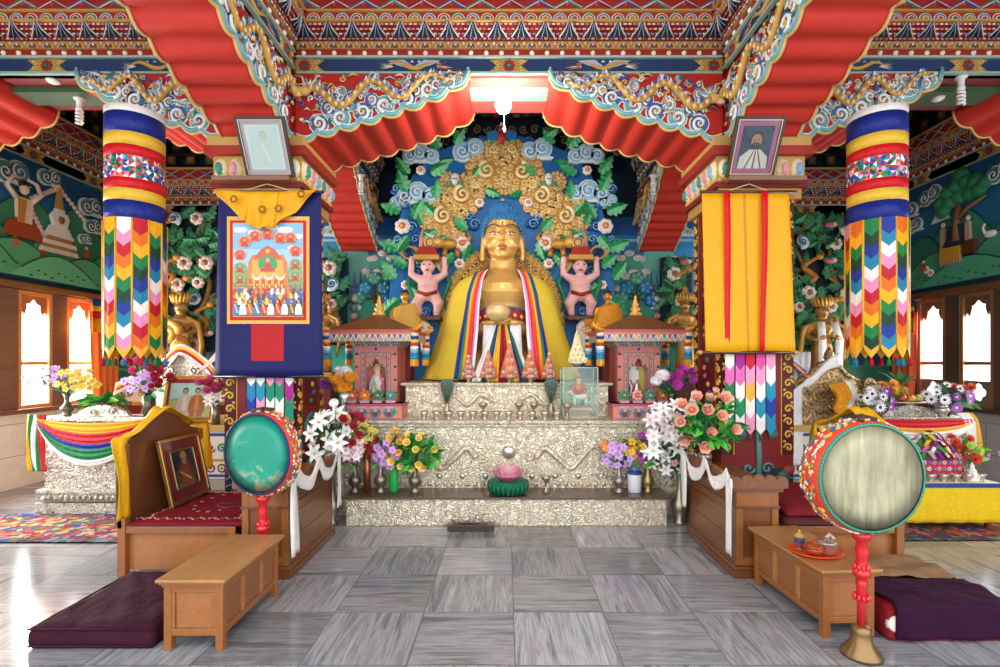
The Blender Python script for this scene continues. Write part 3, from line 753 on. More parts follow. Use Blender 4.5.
for sg in (-1, 1):
    hill(mb, sg*2.48, 1.2, .85, 2.45, .01, .05, '#6ab5a6'); hill(mb, sg*2.0, 1.1, .80, 2.33, .04, .09, '#4aa58e'); hill(mb, sg*2.7, 1.0, .6, 1.7, .06, .11, '#3f9a84', False); hill(mb, sg*2.06, 1.0, .68, 2.12, .08, .13, '#2f9a7c'); hill(mb, sg*2.45, .9, .55, 1.3, .10, .15, '#3aa58a', False)
    # flowering tree
    tx = sg*2.1
    mb.tube([(tx, 2.35, .17), (tx+.02, 2.55, .17), (tx-.03, 2.72, .17)], [.045, .035, .03], '#6b4a35', n=5)
    for dx, dz, c in ((0, 3.0, '#4fa088'), (-.16, 2.84, '#2a86a8'), (.15, 2.84, '#2a76a0'), (-.26, 2.68, '#4fa585'), (.24, 2.64, '#2a66a8')):
        mb.tube([(tx, 2.66, .16), (tx+dx, dz, .16)], .014, '#6b4a35', n=4); mb.dome(tx+dx, dz, .13, .11, .15, .06, c, 12)
        for q in range(5): mb.dome(tx+dx+.065*cos(q*1.26), dz+.06*sin(q*1.26), .036, .036, .19, .02, '#7fc0a8' if c[1] == '4' else '#5fa5cc', 6)
    for k, (dx, z) in enumerate(((2.62, 3.84), (2.42, 3.92), (2.9, 3.76))): cloud(mb, sg*dx, z, .075, .02, .03, '#cfe6ee', '#eaf3f3', '#2a6fb0', 3)
    # trident with skulls
    tx = sg*2.42
    for q in (-1, 0, 1): mb.tube([(tx, 2.75, .18), (tx+q*.10, 2.85, .18), (tx+q*.09, 3.1, .18)], [.02, .025, .004], '#4a5a8a', n=5)
    mb.tube([(tx, 2.1, .18), (tx, 2.75, .18)], .02, '#6a5a5a', n=5)
    for q, z in enumerate((2.66, 2.52, 2.38)): mb.sph((tx, z, .19), (.055, .06, .05), ('#c9b8a8', '#7a9a8a', '#c98a8a')[q], n=8, m=5)
struct(mb.build('trim_2', loc=(0, YB, .6)), 'painted relief of snow-capped green peaks behind the statue')

# ---- side walls with windows
WINS = [(4.40, 4.9), (5.16, 5.66), (5.93, 6.43), (6.70, 7.20), (7.44, 7.94)]
WZ0, WZ1 = 1.03, 2.60
for side, sg in (('left', -1), ('right', 1)):
    w = sempty('wall_'+side, (sg*XW, 5, 0), 'side wall with carved window row')
    x0, x1 = (-XW-.2, -XW) if sg < 0 else (XW, XW+.2)
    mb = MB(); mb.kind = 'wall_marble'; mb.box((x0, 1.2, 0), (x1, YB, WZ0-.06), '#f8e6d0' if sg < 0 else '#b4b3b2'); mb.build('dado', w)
    mb = MB(); mb.kind = 'paint'; mb.box((x0, 1.2, 2.72), (x1, YB, CEIL2), '#123043'); mb.build('plaster', w)
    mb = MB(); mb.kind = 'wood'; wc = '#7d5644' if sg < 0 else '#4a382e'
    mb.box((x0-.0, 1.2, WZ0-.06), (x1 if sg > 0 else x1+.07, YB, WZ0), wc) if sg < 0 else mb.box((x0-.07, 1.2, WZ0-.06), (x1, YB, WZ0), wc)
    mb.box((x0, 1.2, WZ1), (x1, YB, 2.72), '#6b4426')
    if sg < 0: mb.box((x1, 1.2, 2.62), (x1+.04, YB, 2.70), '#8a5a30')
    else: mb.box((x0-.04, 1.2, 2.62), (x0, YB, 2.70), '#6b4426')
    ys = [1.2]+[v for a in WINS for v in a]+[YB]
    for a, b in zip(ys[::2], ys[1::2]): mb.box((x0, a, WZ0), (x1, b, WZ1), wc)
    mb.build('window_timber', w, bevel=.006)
    # cornice above the mural
    L = YB-1.3
    if sg < 0: make_cornice('cornice', (-XW, 1.3, 4.36), (0, 1, 0), L, w, emb=(1.0, 3.2, 4.4, 5.6, 6.6), drag=((5.0, 1),), dent=True)
    else: make_cornice('cornice', (XW, YB, 4.36), (0, -1, 0), L, w, emb=(.5, 1.6, 2.8, 4.4), drag=((2.2, 1),), dent=True)
WN = [0]
def window(sg, y0, y1):
    WN[0] += 1
    w = sempty('window_%d' % WN[0], (sg*XW, (y0+y1)/2, WZ0), 'bright wood framed window with a scalloped head')
    xw = sg*(XW+.06); W = y1-y0; Hh = WZ1-WZ0
    M = fr((xw, y0, WZ0), (0, 1, 0), (0, 0, 1)) if sg < 0 else fr((xw, y1, WZ0), (0, -1, 0), (0, 0, 1))
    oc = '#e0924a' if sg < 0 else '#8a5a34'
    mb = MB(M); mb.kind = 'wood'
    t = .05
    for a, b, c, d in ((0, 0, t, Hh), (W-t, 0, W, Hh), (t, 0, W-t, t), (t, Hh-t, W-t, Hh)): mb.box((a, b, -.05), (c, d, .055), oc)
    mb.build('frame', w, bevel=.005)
    mb = MB(M); mb.kind = 'wood'; zc = .58
    mb.box((t, zc, -.03), (W-t, zc+.045, .03), oc)
    mb.build('mullion', w, bevel=.004)
    # scalloped head board
    mb = MB(M); mb.kind = 'wood'; ztop = Hh-t
    def scal(k0, k1, y):  # lobed ogee opening, half outline
        return [(k0+(k1-k0)*q, y+z) for q, z in ((0, -.30), (.02, -.24), (.10, -.22), (.14, -.27), (.2, -.24), (.26, -.16), (.24, -.12), (.36, -.11), (.5, -.05))]
    h = scal(t, W-t, ztop); full = h+[(W-p[0], p[1]) for p in h[-2::-1]]
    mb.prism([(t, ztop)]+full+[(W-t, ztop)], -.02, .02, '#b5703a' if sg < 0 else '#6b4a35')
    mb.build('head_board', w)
    if sg > 0:
        # lower board with a clover opening
        mb = MB(M); mb.kind = 'wood'; a, b = t, W-t; z0, z1 = t, .36; cx, cz = W/2, (z0+z1)/2
        loop = []
        for i in range(25):
            g = -pi/2+pi*i/24; r = .075+.035*abs(cos(2*g)); loop.append((r*cos(g), r*1.1*sin(g)))
        mb.prism([(cx, z0), (b, z0), (b, z1), (cx, z1)]+[(cx+p[0], cz+p[1]) for p in loop[::-1]], -.02, .02, '#6e665e')
        mb.prism([(cx, z1), (a, z1), (a, z0), (cx, z0)]+[(cx-p[0], cz+p[1]) for p in loop], -.02, .02, '#6e665e')
        mb.build('clover_board', w)
    mb = MB(M); mb.kind = 'pane'; mb.box((t, t, -.006), (W-t, Hh-t, -.002), WHITE); mb.build('pane', w)
for sg in (-1, 1):
    for a, b in WINS: window(sg, a, b)

# ---- painted relief murals over the windows
def mural_base(L, Hh, hills):
    mb = MB()
    mb.rect(0, 0, L, Hh, .004, '#1d6286')
    mb.rect(0, Hh*.75, L, Hh, .006, '#164f78')
    for i, (x, w, h, c) in enumerate(hills):
        pts = [(max(0, x-w), .01)]+[(min(L, max(0, x-w+2*w*k/10)), .01+h*(1-abs(2*k/10-1)**1.8)) for k in range(1, 10)]+[(min(L, x+w), .01)]
        mb.prism(pts, .006, .012+.009*i, c)
        mb.tube([(p[0], p[1], .014+.009*i) for p in pts[1:-1]], .009, '#1d4a34', n=4)
        for k in range(9):
            u = x-w*.6+w*1.2*k/8; v = h*(.12+.3*((k*37 % 10)/10))
            if 0 < u < L: mb.dome(u, v, .03, .012, .012+.009*i, .012, '#16402c', 6)
    return mb
G1, G2, G3 = '#4a9463', '#5aa873', '#3c7f58'
MY0 = 5.80; ML = YB-.06-MY0; MH = 4.35-2.765
# window side with the silver altar
mb = mural_base(ML, MH, [(1.0, .9, 1.1, G3), (1.8, .8, 1.15, G3), (1.45, .7, .72, G1), (.2, .8, .9, G3), (2.4, .7, .6, G1), (.8, .8, .48, G2), (1.9, .7, .42, G2), (.2, .7, .5, G2), (1.4, .7, .36, '#6ab884')])
mb2 = mb
def U(y): return y-MY0
def V(z): return z-2.765
# cloud banks
for y, z, r in ((6.55, 4.07, .15), (7.1, 4.2, .11), (7.8, 4.0, .13), (7.85, 3.72, .10), (7.7, 3.5, .07), (6.0, 4.0, .14)): cloud(mb, U(y), V(z), r, .02, .05, '#4f7f86', '#d8d8ca', '#1d3f55', 2)
# snow ridges
for y0, z0, y1, z1 in ((6.85, 3.85, 7.25, 4.12), (7.3, 4.1, 7.75, 3.75), (6.8, 3.75, 7.05, 3.35)):
    for k in range(9):
        t = k/8; mb.dome(U(y0+(y1-y0)*t), V(z0+(z1-z0)*t), .04, .035, .03, .03, '#d9c0b4', 8)
# seated ascetic
u, v = U(6.70), V(3.28)
mb.prism([(u-.26, v), (u+.28, v), (u+.22, v+.16), (u+.1, v+.25), (u-.1, v+.25), (u-.22, v+.16)], .03, .07, '#a0481f')
mb.prism([(u-.09, v+.2), (u+.10, v+.2), (u+.12, v+.52), (u-.10, v+.52)], .03, .08, '#e8cdb5'); mb.prism([(u-.1, v+.2), (u-.02, v+.2), (u+.02, v+.5), (u-.1, v+.5)], .08, .09, '#c8842e')
mb.sph((u, v+.64, .07), (.065, .08, .04), '#e8cdb5'); mb.dome(u, v+.70, .08, .06, .06, .05, '#2a1c14', 10)
for q in (-1, 1): mb.tube([(u+q*.11, v+.5, .07), (u+q*.24, v+.62, .07), (u+q*.17, v+.76, .07), (u+q*.04, v+.78, .07)], [.035, .03, .026, .02], '#e8cdb5', n=6)
# stupa
u, v = U(7.24), V(3.18)
for k, (hw, hh, c) in enumerate(((.30, .06, '#d8cdb8'), (.26, .05, '#a97a3a'), (.28, .06, '#e5ddcc'), (.20, .06, '#a97a3a'), (.23, .05, '#e5ddcc'), (.19, .05, '#e5ddcc'), (.16, .05, '#e5ddcc'))):
    mb.prism([(u-hw, v), (u+hw, v), (u+hw*.94, v+hh), (u-hw*.94, v+hh)], .03, .075, c); v += hh
mb.prism([(u-.10, v), (u+.10, v), (u+.14, v+.14), (u+.10, v+.2), (u-.10, v+.2), (u-.14, v+.14)], .03, .085, '#e9e3d6'); mb.dome(u, v+.1, .05, .06, .085, .03, '#8a5a2a', 10); v += .2
mb.prism([(u-.07, v), (u+.07, v), (u+.07, v+.05), (u-.07, v+.05)], .03, .08, '#e5ddcc'); v += .05
mb.prism([(u-.06, v), (u+.06, v), (u+.015, v+.3), (u-.015, v+.3)], .03, .07, '#b98a3a'); mb.dome(u, v+.32, .035, .05, .04, .04, '#d9a84a', 8)
# pond, plants and small figures
for k in range(5): mb.tube([(U(6.5)+.04*j, V(2.98)+.03*k+.012*(j % 2), .035) for j in range(9)], .006, '#9fb6c0', n=4)
for k in range(4): mb.tube([(U(7.5)+.04*j, V(3.02)+.03*k+.012*(j % 2), .035) for j in range(9)], .006, '#7f96a8', n=4)
for y, z, c in ((6.98, 3.08, '#b5432f'), (7.72, 3.22, '#a8452f'), (6.6, 3.15, '#c85f4a')):
    u, v = U(y), V(z); mb.prism([(u-.05, v), (u+.05, v), (u+.03, v+.12), (u-.03, v+.12)], .03, .06, c); mb.dome(u, v+.15, .028, .03, .04, .03, '#d8b090', 8)
for y, z in ((7.33, 2.98), (7.28, 3.04), (7.38, 3.05)): blossom(mb, U(y), V(z), .05, .04, .03, '#efe0da', '#c04a4a')
Mw = fr((-XW+.004, MY0, 2.765), (0, 1, 0), (0, 0, 1))
mb.v = [Mw @ p for p in mb.v]; mb.build('wall_mural', None, (-XW+.004, 6.4, 2.765))
o = bpy.data.objects['wall_mural']; tag(o, 'green hillside mural with white stupa and orange-robed ascetic above the windows', 'mural')
# window side with the fruit offerings
mb = mural_base(ML, MH, [(1.1, .8, 1.05, '#3a8a6c'), (2.2, 1.0, .95, '#348064'), (.5, .6, .8, '#2c7058'), (1.8, .7, .6, '#439270'), (.8, .8, .5, '#40906c'), (2.4, .8, .5, G1), (1.3, .8, .34, '#4ba27a'), (2.3, .7, .3, '#4ba27a')])
def U(y): return YB-.06-y
for y, z, r in ((7.64, 4.12, .12), (8.05, 4.0, .11), (7.95, 3.75, .1), (6.55, 4.08, .12), (6.35, 3.95, .12)): cloud(mb, U(y), V(z), r, .02, .05, '#5f7f8c', '#d8d8d0', '#1d3f55', 2)
mb.prism([(U(7.62), V(3.7)), (U(7.3), V(3.72)), (U(7.45), V(3.95))], .02, .05, '#cfd3cf')
u, v = U(7.15), V(3.35)
mb.tube([(u, v, .06), (u-.02, v+.25, .06), (u+.01, v+.5, .06)], [.07, .05, .04], '#7f5a35', n=6); mb.tube([(u, v+.3, .06), (u+.15, v+.42, .06), (u+.42, v+.5, .06)], [.035, .03, .018], '#8a6238', n=5)
for dx, dz in ((0, .62), (-.16, .58), (.16, .62), (-.26, .48), (.3, .62), (-.05, .78), (.1, .8), (.24, .76), (-.18, .74), (.38, .68), (.02, .92), (-.3, .62)): mb.dome(u+dx, v+dz, .13, .11, .04, .07, '#2a7a50' if dx > 0 else '#328a58', 10)
# dark seated figure on a draped seat
u, v = U(7.2), V(3.08)
mb.prism([(u-.22, v), (u+.12, v), (u+.1, v+.2), (u-.2, v+.2)], .03, .10, '#c9942e'); mb.prism([(u+.14, v+.05), (u+.32, v+.05), (u+.32, v+.24), (u+.14, v+.24)], .03, .09, '#5a3520')
for k in range(7): mb.poly([(u-.22+.05*k, v), (u-.17+.05*k, v), (u-.2+.05*k, v-.06)], .08, '#d8a0a0')
mb.prism([(u-.18, v+.22), (u+.2, v+.22), (u+.12, v+.32), (u+.1, v+.5), (u-.08, v+.5), (u-.1, v+.32)], .03, .09, '#2a303c'); mb.sph((u+.01, v+.58, .07), (.06, .075, .04), '#3a4250')
for q in (-1, 1): mb.prism([(u+q*.2-.04, v+.2), (u+q*.2+.04, v+.2), (u+q*.2+.03, v+.5), (u+q*.2-.03, v+.5)], .03, .07, '#b59a80'); mb.dome(u+q*.2, v+.55, .035, .04, .05, .03, '#d8c4b0', 8)
u, v = U(6.68), V(3.33); mb.sph((u, v, .05), (.09, .05, .03), '#e2e0d8'); mb.tube([(u-.07, v+.02, .05), (u-.11, v+.1, .05), (u-.08, v+.15, .05), (u-.12, v+.14, .05)], [.02, .016, .018, .005], '#e2e0d8', n=5)
for k in range(5): mb.tube([(U(6.9)+.04*j, V(3.16)+.03*k+.012*(j % 2), .035) for j in range(10)], .006, '#7f9ab0', n=4)
for y, z in ((7.62, 2.98), (7.7, 3.04)): blossom(mb, U(y), V(z), .06, .04, .03, '#efe0da', '#c04a4a')
u, v = U(7.75), V(3.02); mb.prism([(u-.06, v), (u+.06, v), (u+.04, v+.12), (u-.04, v+.12)], .03, .06, '#a04535'); mb.dome(u, v+.15, .03, .03, .04, .03, '#d8b090', 8)
Mw = fr((XW-.004, YB-.06, 2.765), (0, -1, 0), (0, 0, 1))
mb.v = [Mw @ p for p in mb.v]; o = mb.build('wall_mural', None, (XW-.004, 6.4, 2.765))
tag(o, 'green hillside mural with dark seated figure under a leafy tree', 'mural')
# =================================================================== altar
AX = .0
alt = thing('altar', 'three-tiered altar clad in embossed silver beneath the golden statue', 'altar', (0, 5.13, 0))
def emboss_dragon(mb, pts, r, n=7):
    P = smooth_path(pts, 6); N = len(P)
    mb.tube(P, [r*(1-.7*i/N)+.004 for i in range(N)], '#ddd', n=n)
mb = MB(); mb.kind = 'silver'
mb.box((-1.61, 5.13, .0), (1.62, 5.52, .272), '#ddd'); mb.build('lower_step', alt, bevel=.006)
mb = MB(); mb.kind = 'wood'; mb.box((-1.66, 5.10, .272), (1.67, 5.52, .295), '#5b4434'); mb.build('wooden_ledge', alt, bevel=.004)
mb = MB(); mb.kind = 'silver'; mb.box((-1.84, 5.5, .0), (1.9, 8.0, .985), '#ddd')
for sg in (-1, 1):
    x = sg*.62; y = 5.495
    emboss_dragon(mb, [(x-sg*.30, y, .62), (x-sg*.2, y, .72), (x-sg*.05, y, .60), (x+sg*.08, y, .50), (x+sg*.2, y, .62), (x+sg*.33, y, .74), (x+sg*.46, y, .60), (x+sg*.55, y, .5)], .035)
    mb.tube(sp3([], 0) or [(p[0], y, p[1]) for p in spiral(x-sg*.36, .63, .07, 1.4, 0, sg)], .016, '#ddd')
    for k in range(4): mb.tube([(p[0], y, p[1]) for p in spiral(x+sg*(.9-.25*k), .45+.28*(k % 2), .08, 1.5, k, 1 if k % 2 else -1)], .014, '#ddd', n=5)
for i in range(46): mb.sph((-1.8+i*.0815, 5.5, .335), (.03, .02, .03), '#ddd', n=6, m=4)
mb.build('middle_tier', alt)
mb = MB(); mb.kind = 'silverfine'; mb.box((-1.88, 5.45, .985), (1.94, 8.0, 1.025), '#ddd'); mb.box((-1.86, 5.47, .95), (1.92, 5.6, .985), '#ddd'); mb.build('tier_rim', alt, bevel=.008)
mb = MB(); mb.kind = 'silver'; mb.box((-1.17, 5.95, 1.02), (1.19, 7.9, 1.375), '#ddd')
for sg in (-1, 1): emboss_dragon(mb, [(sg*.15, 5.945, 1.2), (sg*.3, 5.945, 1.27), (sg*.45, 5.945, 1.15), (sg*.62, 5.945, 1.26), (sg*.8, 5.945, 1.15), (sg*.98, 5.945, 1.24)], .03)
mb.build('upper_tier', alt)
mb = MB(); mb.kind = 'silverfine'; mb.box((-1.22, 5.9, 1.375), (1.24, 7.95, 1.41), '#ddd'); mb.build('tier_rim', alt, bevel=.008)
mb = MB(); mb.kind = 'metal'; mb.lathe([(0, -.03), (.03, -.028), (.045, -.015), (.068, -.01), (.072, 0), (.066, .012)], (.03, 5.485, .68), 20, '#cfcac0', axis='y'); mb.build('round_boss', alt)
mb = MB(); mb.kind = 'metal'
for i in range(15):
    x = -1.72+i*.25; mb.lathe([(0, -.012), (.02, -.01), (.032, 0)], (x, 5.495, .42), 10, '#c9c9c4', axis='y')
mb.build('stud_row', alt)

# =================================================================== golden buddha
BX, BY, BZ = -.045, 6.75, 1.41
bud = thing('buddha_statue', 'large golden seated buddha with blue hair under a yellow silk cape', 'statue', (BX, BY, BZ))
def bz(py): return EYE-(py-362)*.01294
mb = MB(Matrix.Translation((BX, BY, 0))); mb.kind = 'goldbody'; g = GOLD
# trunk, neck, head
mb.lathe([(.0, 1.44), (.70, 1.46), (.74, 1.55), (.72, 1.68), (.5, 1.8), (.42, 1.95), (.40, 2.15), (.45, 2.4), (.52, 2.55), (.48, 2.65), (.38, 2.74), (.25, 2.81), (.175, 2.87), (.16, 3.05), (0, 3.1)], (0, .0, 0), 24, g, sx=1, sy=.72)
for s in (-1, 1):
    mb.sph((s*.2, -.24, 2.56), (.24, .08, .16), g, n=14, m=8)
    mb.tube([(s*.42, 0, 2.62), (s*.50, -.02, 2.4), (s*.48, -.12, 2.12), (s*.36, -.28, 2.02)], [.14, .13, .11, .09], g, n=10)
    mb.tube([(s*.36, -.28, 2.02), (s*.25, -.42, 2.06), (s*.14, -.52, 2.11)], [.09, .075, .06], g, n=10)
    mb.tube([(s*.2, 0, 1.64), (s*.55, -.05, 1.63), (s*.66, -.2, 1.6), (s*.4, -.36, 1.58), (0, -.42, 1.58)], [.17, .17, .15, .13, .12], g, n=10)
    # ears with long lobes
    mb.sph((s*.252, .0, 3.26), (.035, .06, .11), g); mb.tube([(s*.255, -.01, 3.22), (s*.268, -.02, 3.08), (s*.262, -.02, 2.98)], [.036, .032, .036], g, n=8)
    # brows, lids, cheeks
    mb.tube([(s*.03, -.255, 3.36), (s*.09, -.265, 3.395), (s*.16, -.235, 3.385), (s*.2, -.19, 3.35)], [.012, .016, .014, .008], g)
    mb.sph((s*.095, -.215, 3.305), (.062, .035, .030), g); mb.sph((s*.12, -.17, 3.17), (.085, .07, .085), g)
mb.sph((0, -.10, 2.52), (.42, .24, .32), g, n=16, m=10); mb.sph((0, 0, 3.30), (.243, .255, .30), g, n=20, m=12)
mb.sph((0, .015, 3.42), (.245, .25, .21), g, n=18, m=10); mb.sph((0, -.05, 3.12), (.185, .19, .155), g, n=16, m=10); mb.sph((0, -.185, 3.035), (.075, .055, .05), g)
mb.tube([(0, -.25, 3.37), (0, -.275, 3.29), (0, -.315, 3.215)], [.02, .026, .038], g, n=8); mb.sph((0, -.30, 3.205), (.045, .03, .022), g)
mb.sph((0, -.235, 3.125), (.068, .035, .017), g); mb.sph((0, -.232, 3.098), (.055, .034, .017), g)
mb.build('body', bud, remesh=.0125, mat='goldbody')
# hair with rows of curls and the topknot
mb = MB(Matrix.Translation((BX, BY, 0))); mb.kind = 'paint'; hb = '#2a6d9c'
def hair_surf(a, t): return (.262*cos(a)*cos(t), .02+.275*sin(a)*cos(t), 3.33+.31*sin(t))
HC = lambda a, t: (.272*cos(a)*max(0, cos(t))**.5, .03+.282*sin(a)*max(0, cos(t))**.5, 3.36+.245*sin(t))
NU, NV = 30, 14
def HL(a): return -.5+1.02*min(1.0, max(0.0, -sin(a))*1.25)**1.6
def hs(u, v):
    a = 2*pi*u; t0 = HL(a); return HC(a, t0+(pi/2-t0)*v)
mb.grid(hs, NU*2, NV, hb)
mb.lathe([(.17, 3.55), (.172, 3.64), (.155, 3.70), (.115, 3.75), (.05, 3.785), (0, 3.79)], (0, .045, 0), 20, hb, caps=False)
for j in range(12):
    t = -.42+j*.165
    k = max(6, int(32*cos(t)))
    for i in range(k):
        a = 2*pi*(i+.5*(j % 2))/k; t0 = HL(a)
        if t < t0+.02: continue
        mb.sph(HC(a, t), .020, '#2f78aa', n=6, m=4)
for j in range(6):
    r_ = (.172, .174, .162, .135, .09, .04)[j]; k = max(3, int(r_*100))
    for i in range(k): a = 2*pi*(i+.5*(j % 2))/k; mb.sph((r_*cos(a), .045+r_*sin(a), 3.59+.038*j), .020, '#2f78aa', n=6, m=4)
mb.sph((0, .045, 3.80), (.03, .03, .03), '#d9b060', 'gilt')
mb.build('hair', bud)
for s in (-1, 1):
    mb = MB(Matrix.Translation((BX, BY, 0))); mb.kind = 'gloss'
    mb.tube([(s*.04, -.252, 3.297), (s*.075, -.262, 3.285), (s*.12, -.25, 3.287), (s*.155, -.222, 3.30)], [.003, .007, .007, .003], WHITE, n=6)
    mb.sph((s*.095, -.262, 3.289), (.013, .006, .008), '#2a2430', n=8, m=5)
    mb.tube([(s*.035, -.255, 3.302), (s*.075, -.268, 3.303), (s*.12, -.255, 3.308), (s*.165, -.22, 3.308)], .005, '#3a2c30', n=4)
    mb.build('eye', bud)
    mb = MB(Matrix.Translation((BX, BY, 0))); mb.tube([(s*.03, -.272, 3.365), (s*.09, -.283, 3.402), (s*.16, -.252, 3.395), (s*.205, -.205, 3.36)], [.004, .008, .008, .003], '#26405c', n=5); mb.build('eyebrow', bud)
mb = MB(Matrix.Translation((BX, BY, 0))); mb.kind = 'gloss'
mb.tube([(-.062, -.25, 3.118), (-.02, -.272, 3.128), (0, -.274, 3.124), (.02, -.272, 3.128), (.062, -.25, 3.118)], [.004, .012, .012, .012, .004], '#b8392f', n=6)
mb.tube([(-.05, -.255, 3.108), (0, -.27, 3.094), (.05, -.255, 3.108)], [.004, .014, .004], '#c24a3c', n=6); mb.build('lips', bud)
mb = MB(Matrix.Translation((BX, BY, 0))); mb.sph((0, -.262, 3.43), .013, '#2a8a6a'); mb.build('forehead_jewel', bud)
# yellow cape, open at the front, and the rainbow scarf along its edge
prof = [(2.86, .20, .24), (2.80, .38, .32), (2.72, .56, .38), (2.58, .67, .43), (2.3, .75, .50), (2.0, .84, .57), (1.7, .94, .64), (1.43, 1.04, .70)]
inn = [(2.86, .165), (2.70, .23), (2.4, .265), (2.0, .285), (1.43, .345)]
outr = [(2.86, .30), (2.72, .37), (2.5, .44), (2.0, .52), (1.43, .585)]
def interp(tab, z, k=1):
    for a, b in zip(tab[:-1], tab[1:]):
        if z >= b[0]: t = (z-a[0])/(b[0]-a[0]); return a[k]+(b[k]-a[k])*t
    return tab[-1][k]
def cape_pt(th, z, off=0.0):
    a = interp(prof, z, 1)+off; b = interp(prof, z, 2)+off; fold = .018*sin(th*9+z*2)*min(1, (2.8-z)/.5 if z < 2.8 else 0)
    return Vector((BX+(a+fold)*sin(th), BY-(b+fold)*cos(th), z))
def th_at(tab, z): return math.asin(min(.98, interp(tab, z)/interp(prof, z, 1)))
mb = MB(); mb.kind = 'damask'
def fn(u, v):
    z = 2.86-1.43*v; t0 = th_at(outr, z)-.06; return cape_pt(t0+(2*pi-2*t0)*u, z)
mb.grid(fn, 96, 26, '#d9bd3a'); mb.build('cape', bud, solid=.008)
stripes = ['#f2eef0', '#e08ab0', '#d9254a', '#d8482a', '#e58a22', '#e8a52a', '#1c8a4a', '#1f3a9a', '#2c2f8a']
for s in (-1, 1):
    mb = MB(); mb.kind = 'satin'
    def fs(u, v, s=s):
        z = 2.86-1.42*v; a = th_at(inn, z); b = th_at(outr, z); th = a+(b-a)*u
        p = cape_pt(s*th, z, .016+.006*sin(u*28+v*5)); return p
    mb.grid(fs, 27, 24, lambda u, v: stripes[min(8, int(u*9))]); 
    if s > 0: mb.f = [q[::-1] for q in mb.f]
    mb.build('rainbow_scarf', bud, solid=.006)
# red undergarment with coin pattern, waist
mb = MB(); mb.kind = 'satin'
def fr_(u, v):
    th = -1.0+2.0*u; z = 2.30-.30*v+.03*cos(th*3); return Vector((BX+.46*sin(th), BY-.47*cos(th)-.02*v, z))
mb.grid(fr_, 20, 6, '#a5242c')
for i in range(9):
    for j in range(2):
        p = fr_((i+.7+.5*j)/10, .3+.4*j); mb.sph((p.x, p.y-.005, p.z), (.026, .006, .026), '#d9b46a', 'gilt', n=8, m=4)
mb.tube([fr_(i/20, 0) for i in range(21)], .012, '#3f6aa5', n=5)
mb.build('inner_robe', bud, solid=.006)
# apron of hanging coloured pleats
mb = MB(); mb.kind = 'satin'
pl = ['#e6e4e4', '#e9e6e6', '#1f6a3a', '#243a8a', '#e0b428', '#e0b428', '#a81a2a', '#8a1424', '#a81a2a', '#e0b428', '#e0b428', '#243a8a', '#1f6a3a', '#e9e6e6']
def fa(u, v):
    hw = .10+.26*v; z = 2.10-.68*v; y = BY-.60-.14*v-.018*cos(u*14*pi)*(.3+v); return Vector((BX-.0+(u*2-1)*hw, y, z))
mb.grid(fa, 42, 12, lambda u, v: pl[min(13, int(u*14))]); mb.build('pleated_apron', bud, solid=.006)
for s in (-1, 1):
    mb = MB(); mb.kind = 'satin'; mb.ribbon([Vector((BX+s*(.16+.03*t), BY-.60-.02*sin(t*6), 2.1-.68*t)) for t in [i/8 for i in range(9)]], (1, .1*s, 0), .13, '#efe9ec'); mb.build('white_scarf', bud, solid=.006)
# alms bowl cradled in the hands
mb = MB(); mb.kind = 'gilt'; mb.lathe([(0, 2.14), (.08, 2.15), (.13, 2.19), (.15, 2.25), (.135, 2.30), (.10, 2.33), (.05, 2.34), (0, 2.342)], (BX-.05, BY-.64, 0), 20, '#e0c486'); mb.build('alms_bowl', bud)
def hand(mb, wrist, d, up, L, col, curl=.5, side=1):
    # palm with five separate fingers
    w = Vector(wrist); d = Vector(d).normalized(); up = Vector(up).normalized(); s = d.cross(up).normalized()*side
    mb.tube([w, w+d*L*.25, w+d*L*.5], [L*.15, L*.22, L*.2], col, n=8, flat=.55)
    for k in range(4):
        b = w+d*L*.45+s*L*(-.15+.1*k); l = L*(.42, .5, .47, .36)[k]
        mb.tube([b, b+d*l*.45-up*l*.05*curl, b+d*l*.8-up*l*.3*curl, b+d*l-up*l*.6*curl], [L*.058, L*.055, L*.048, L*.03], col, n=6)
    b = w+d*L*.18-s*L*.18
    mb.tube([b, b+d*L*.18-s*L*.12, b+d*L*.36-s*L*.1-up*L*.08*curl], [L*.065, L*.06, L*.04], col, n=6)
for s in (-1, 1):
    mb = MB(); hand(mb, (BX+s*.24, BY-.53, 2.12), (-s*1, -.35, .05), (0, -.7, -.6), .34, GOLD, .6, s); mb.build('hand', bud, mat='goldbody')

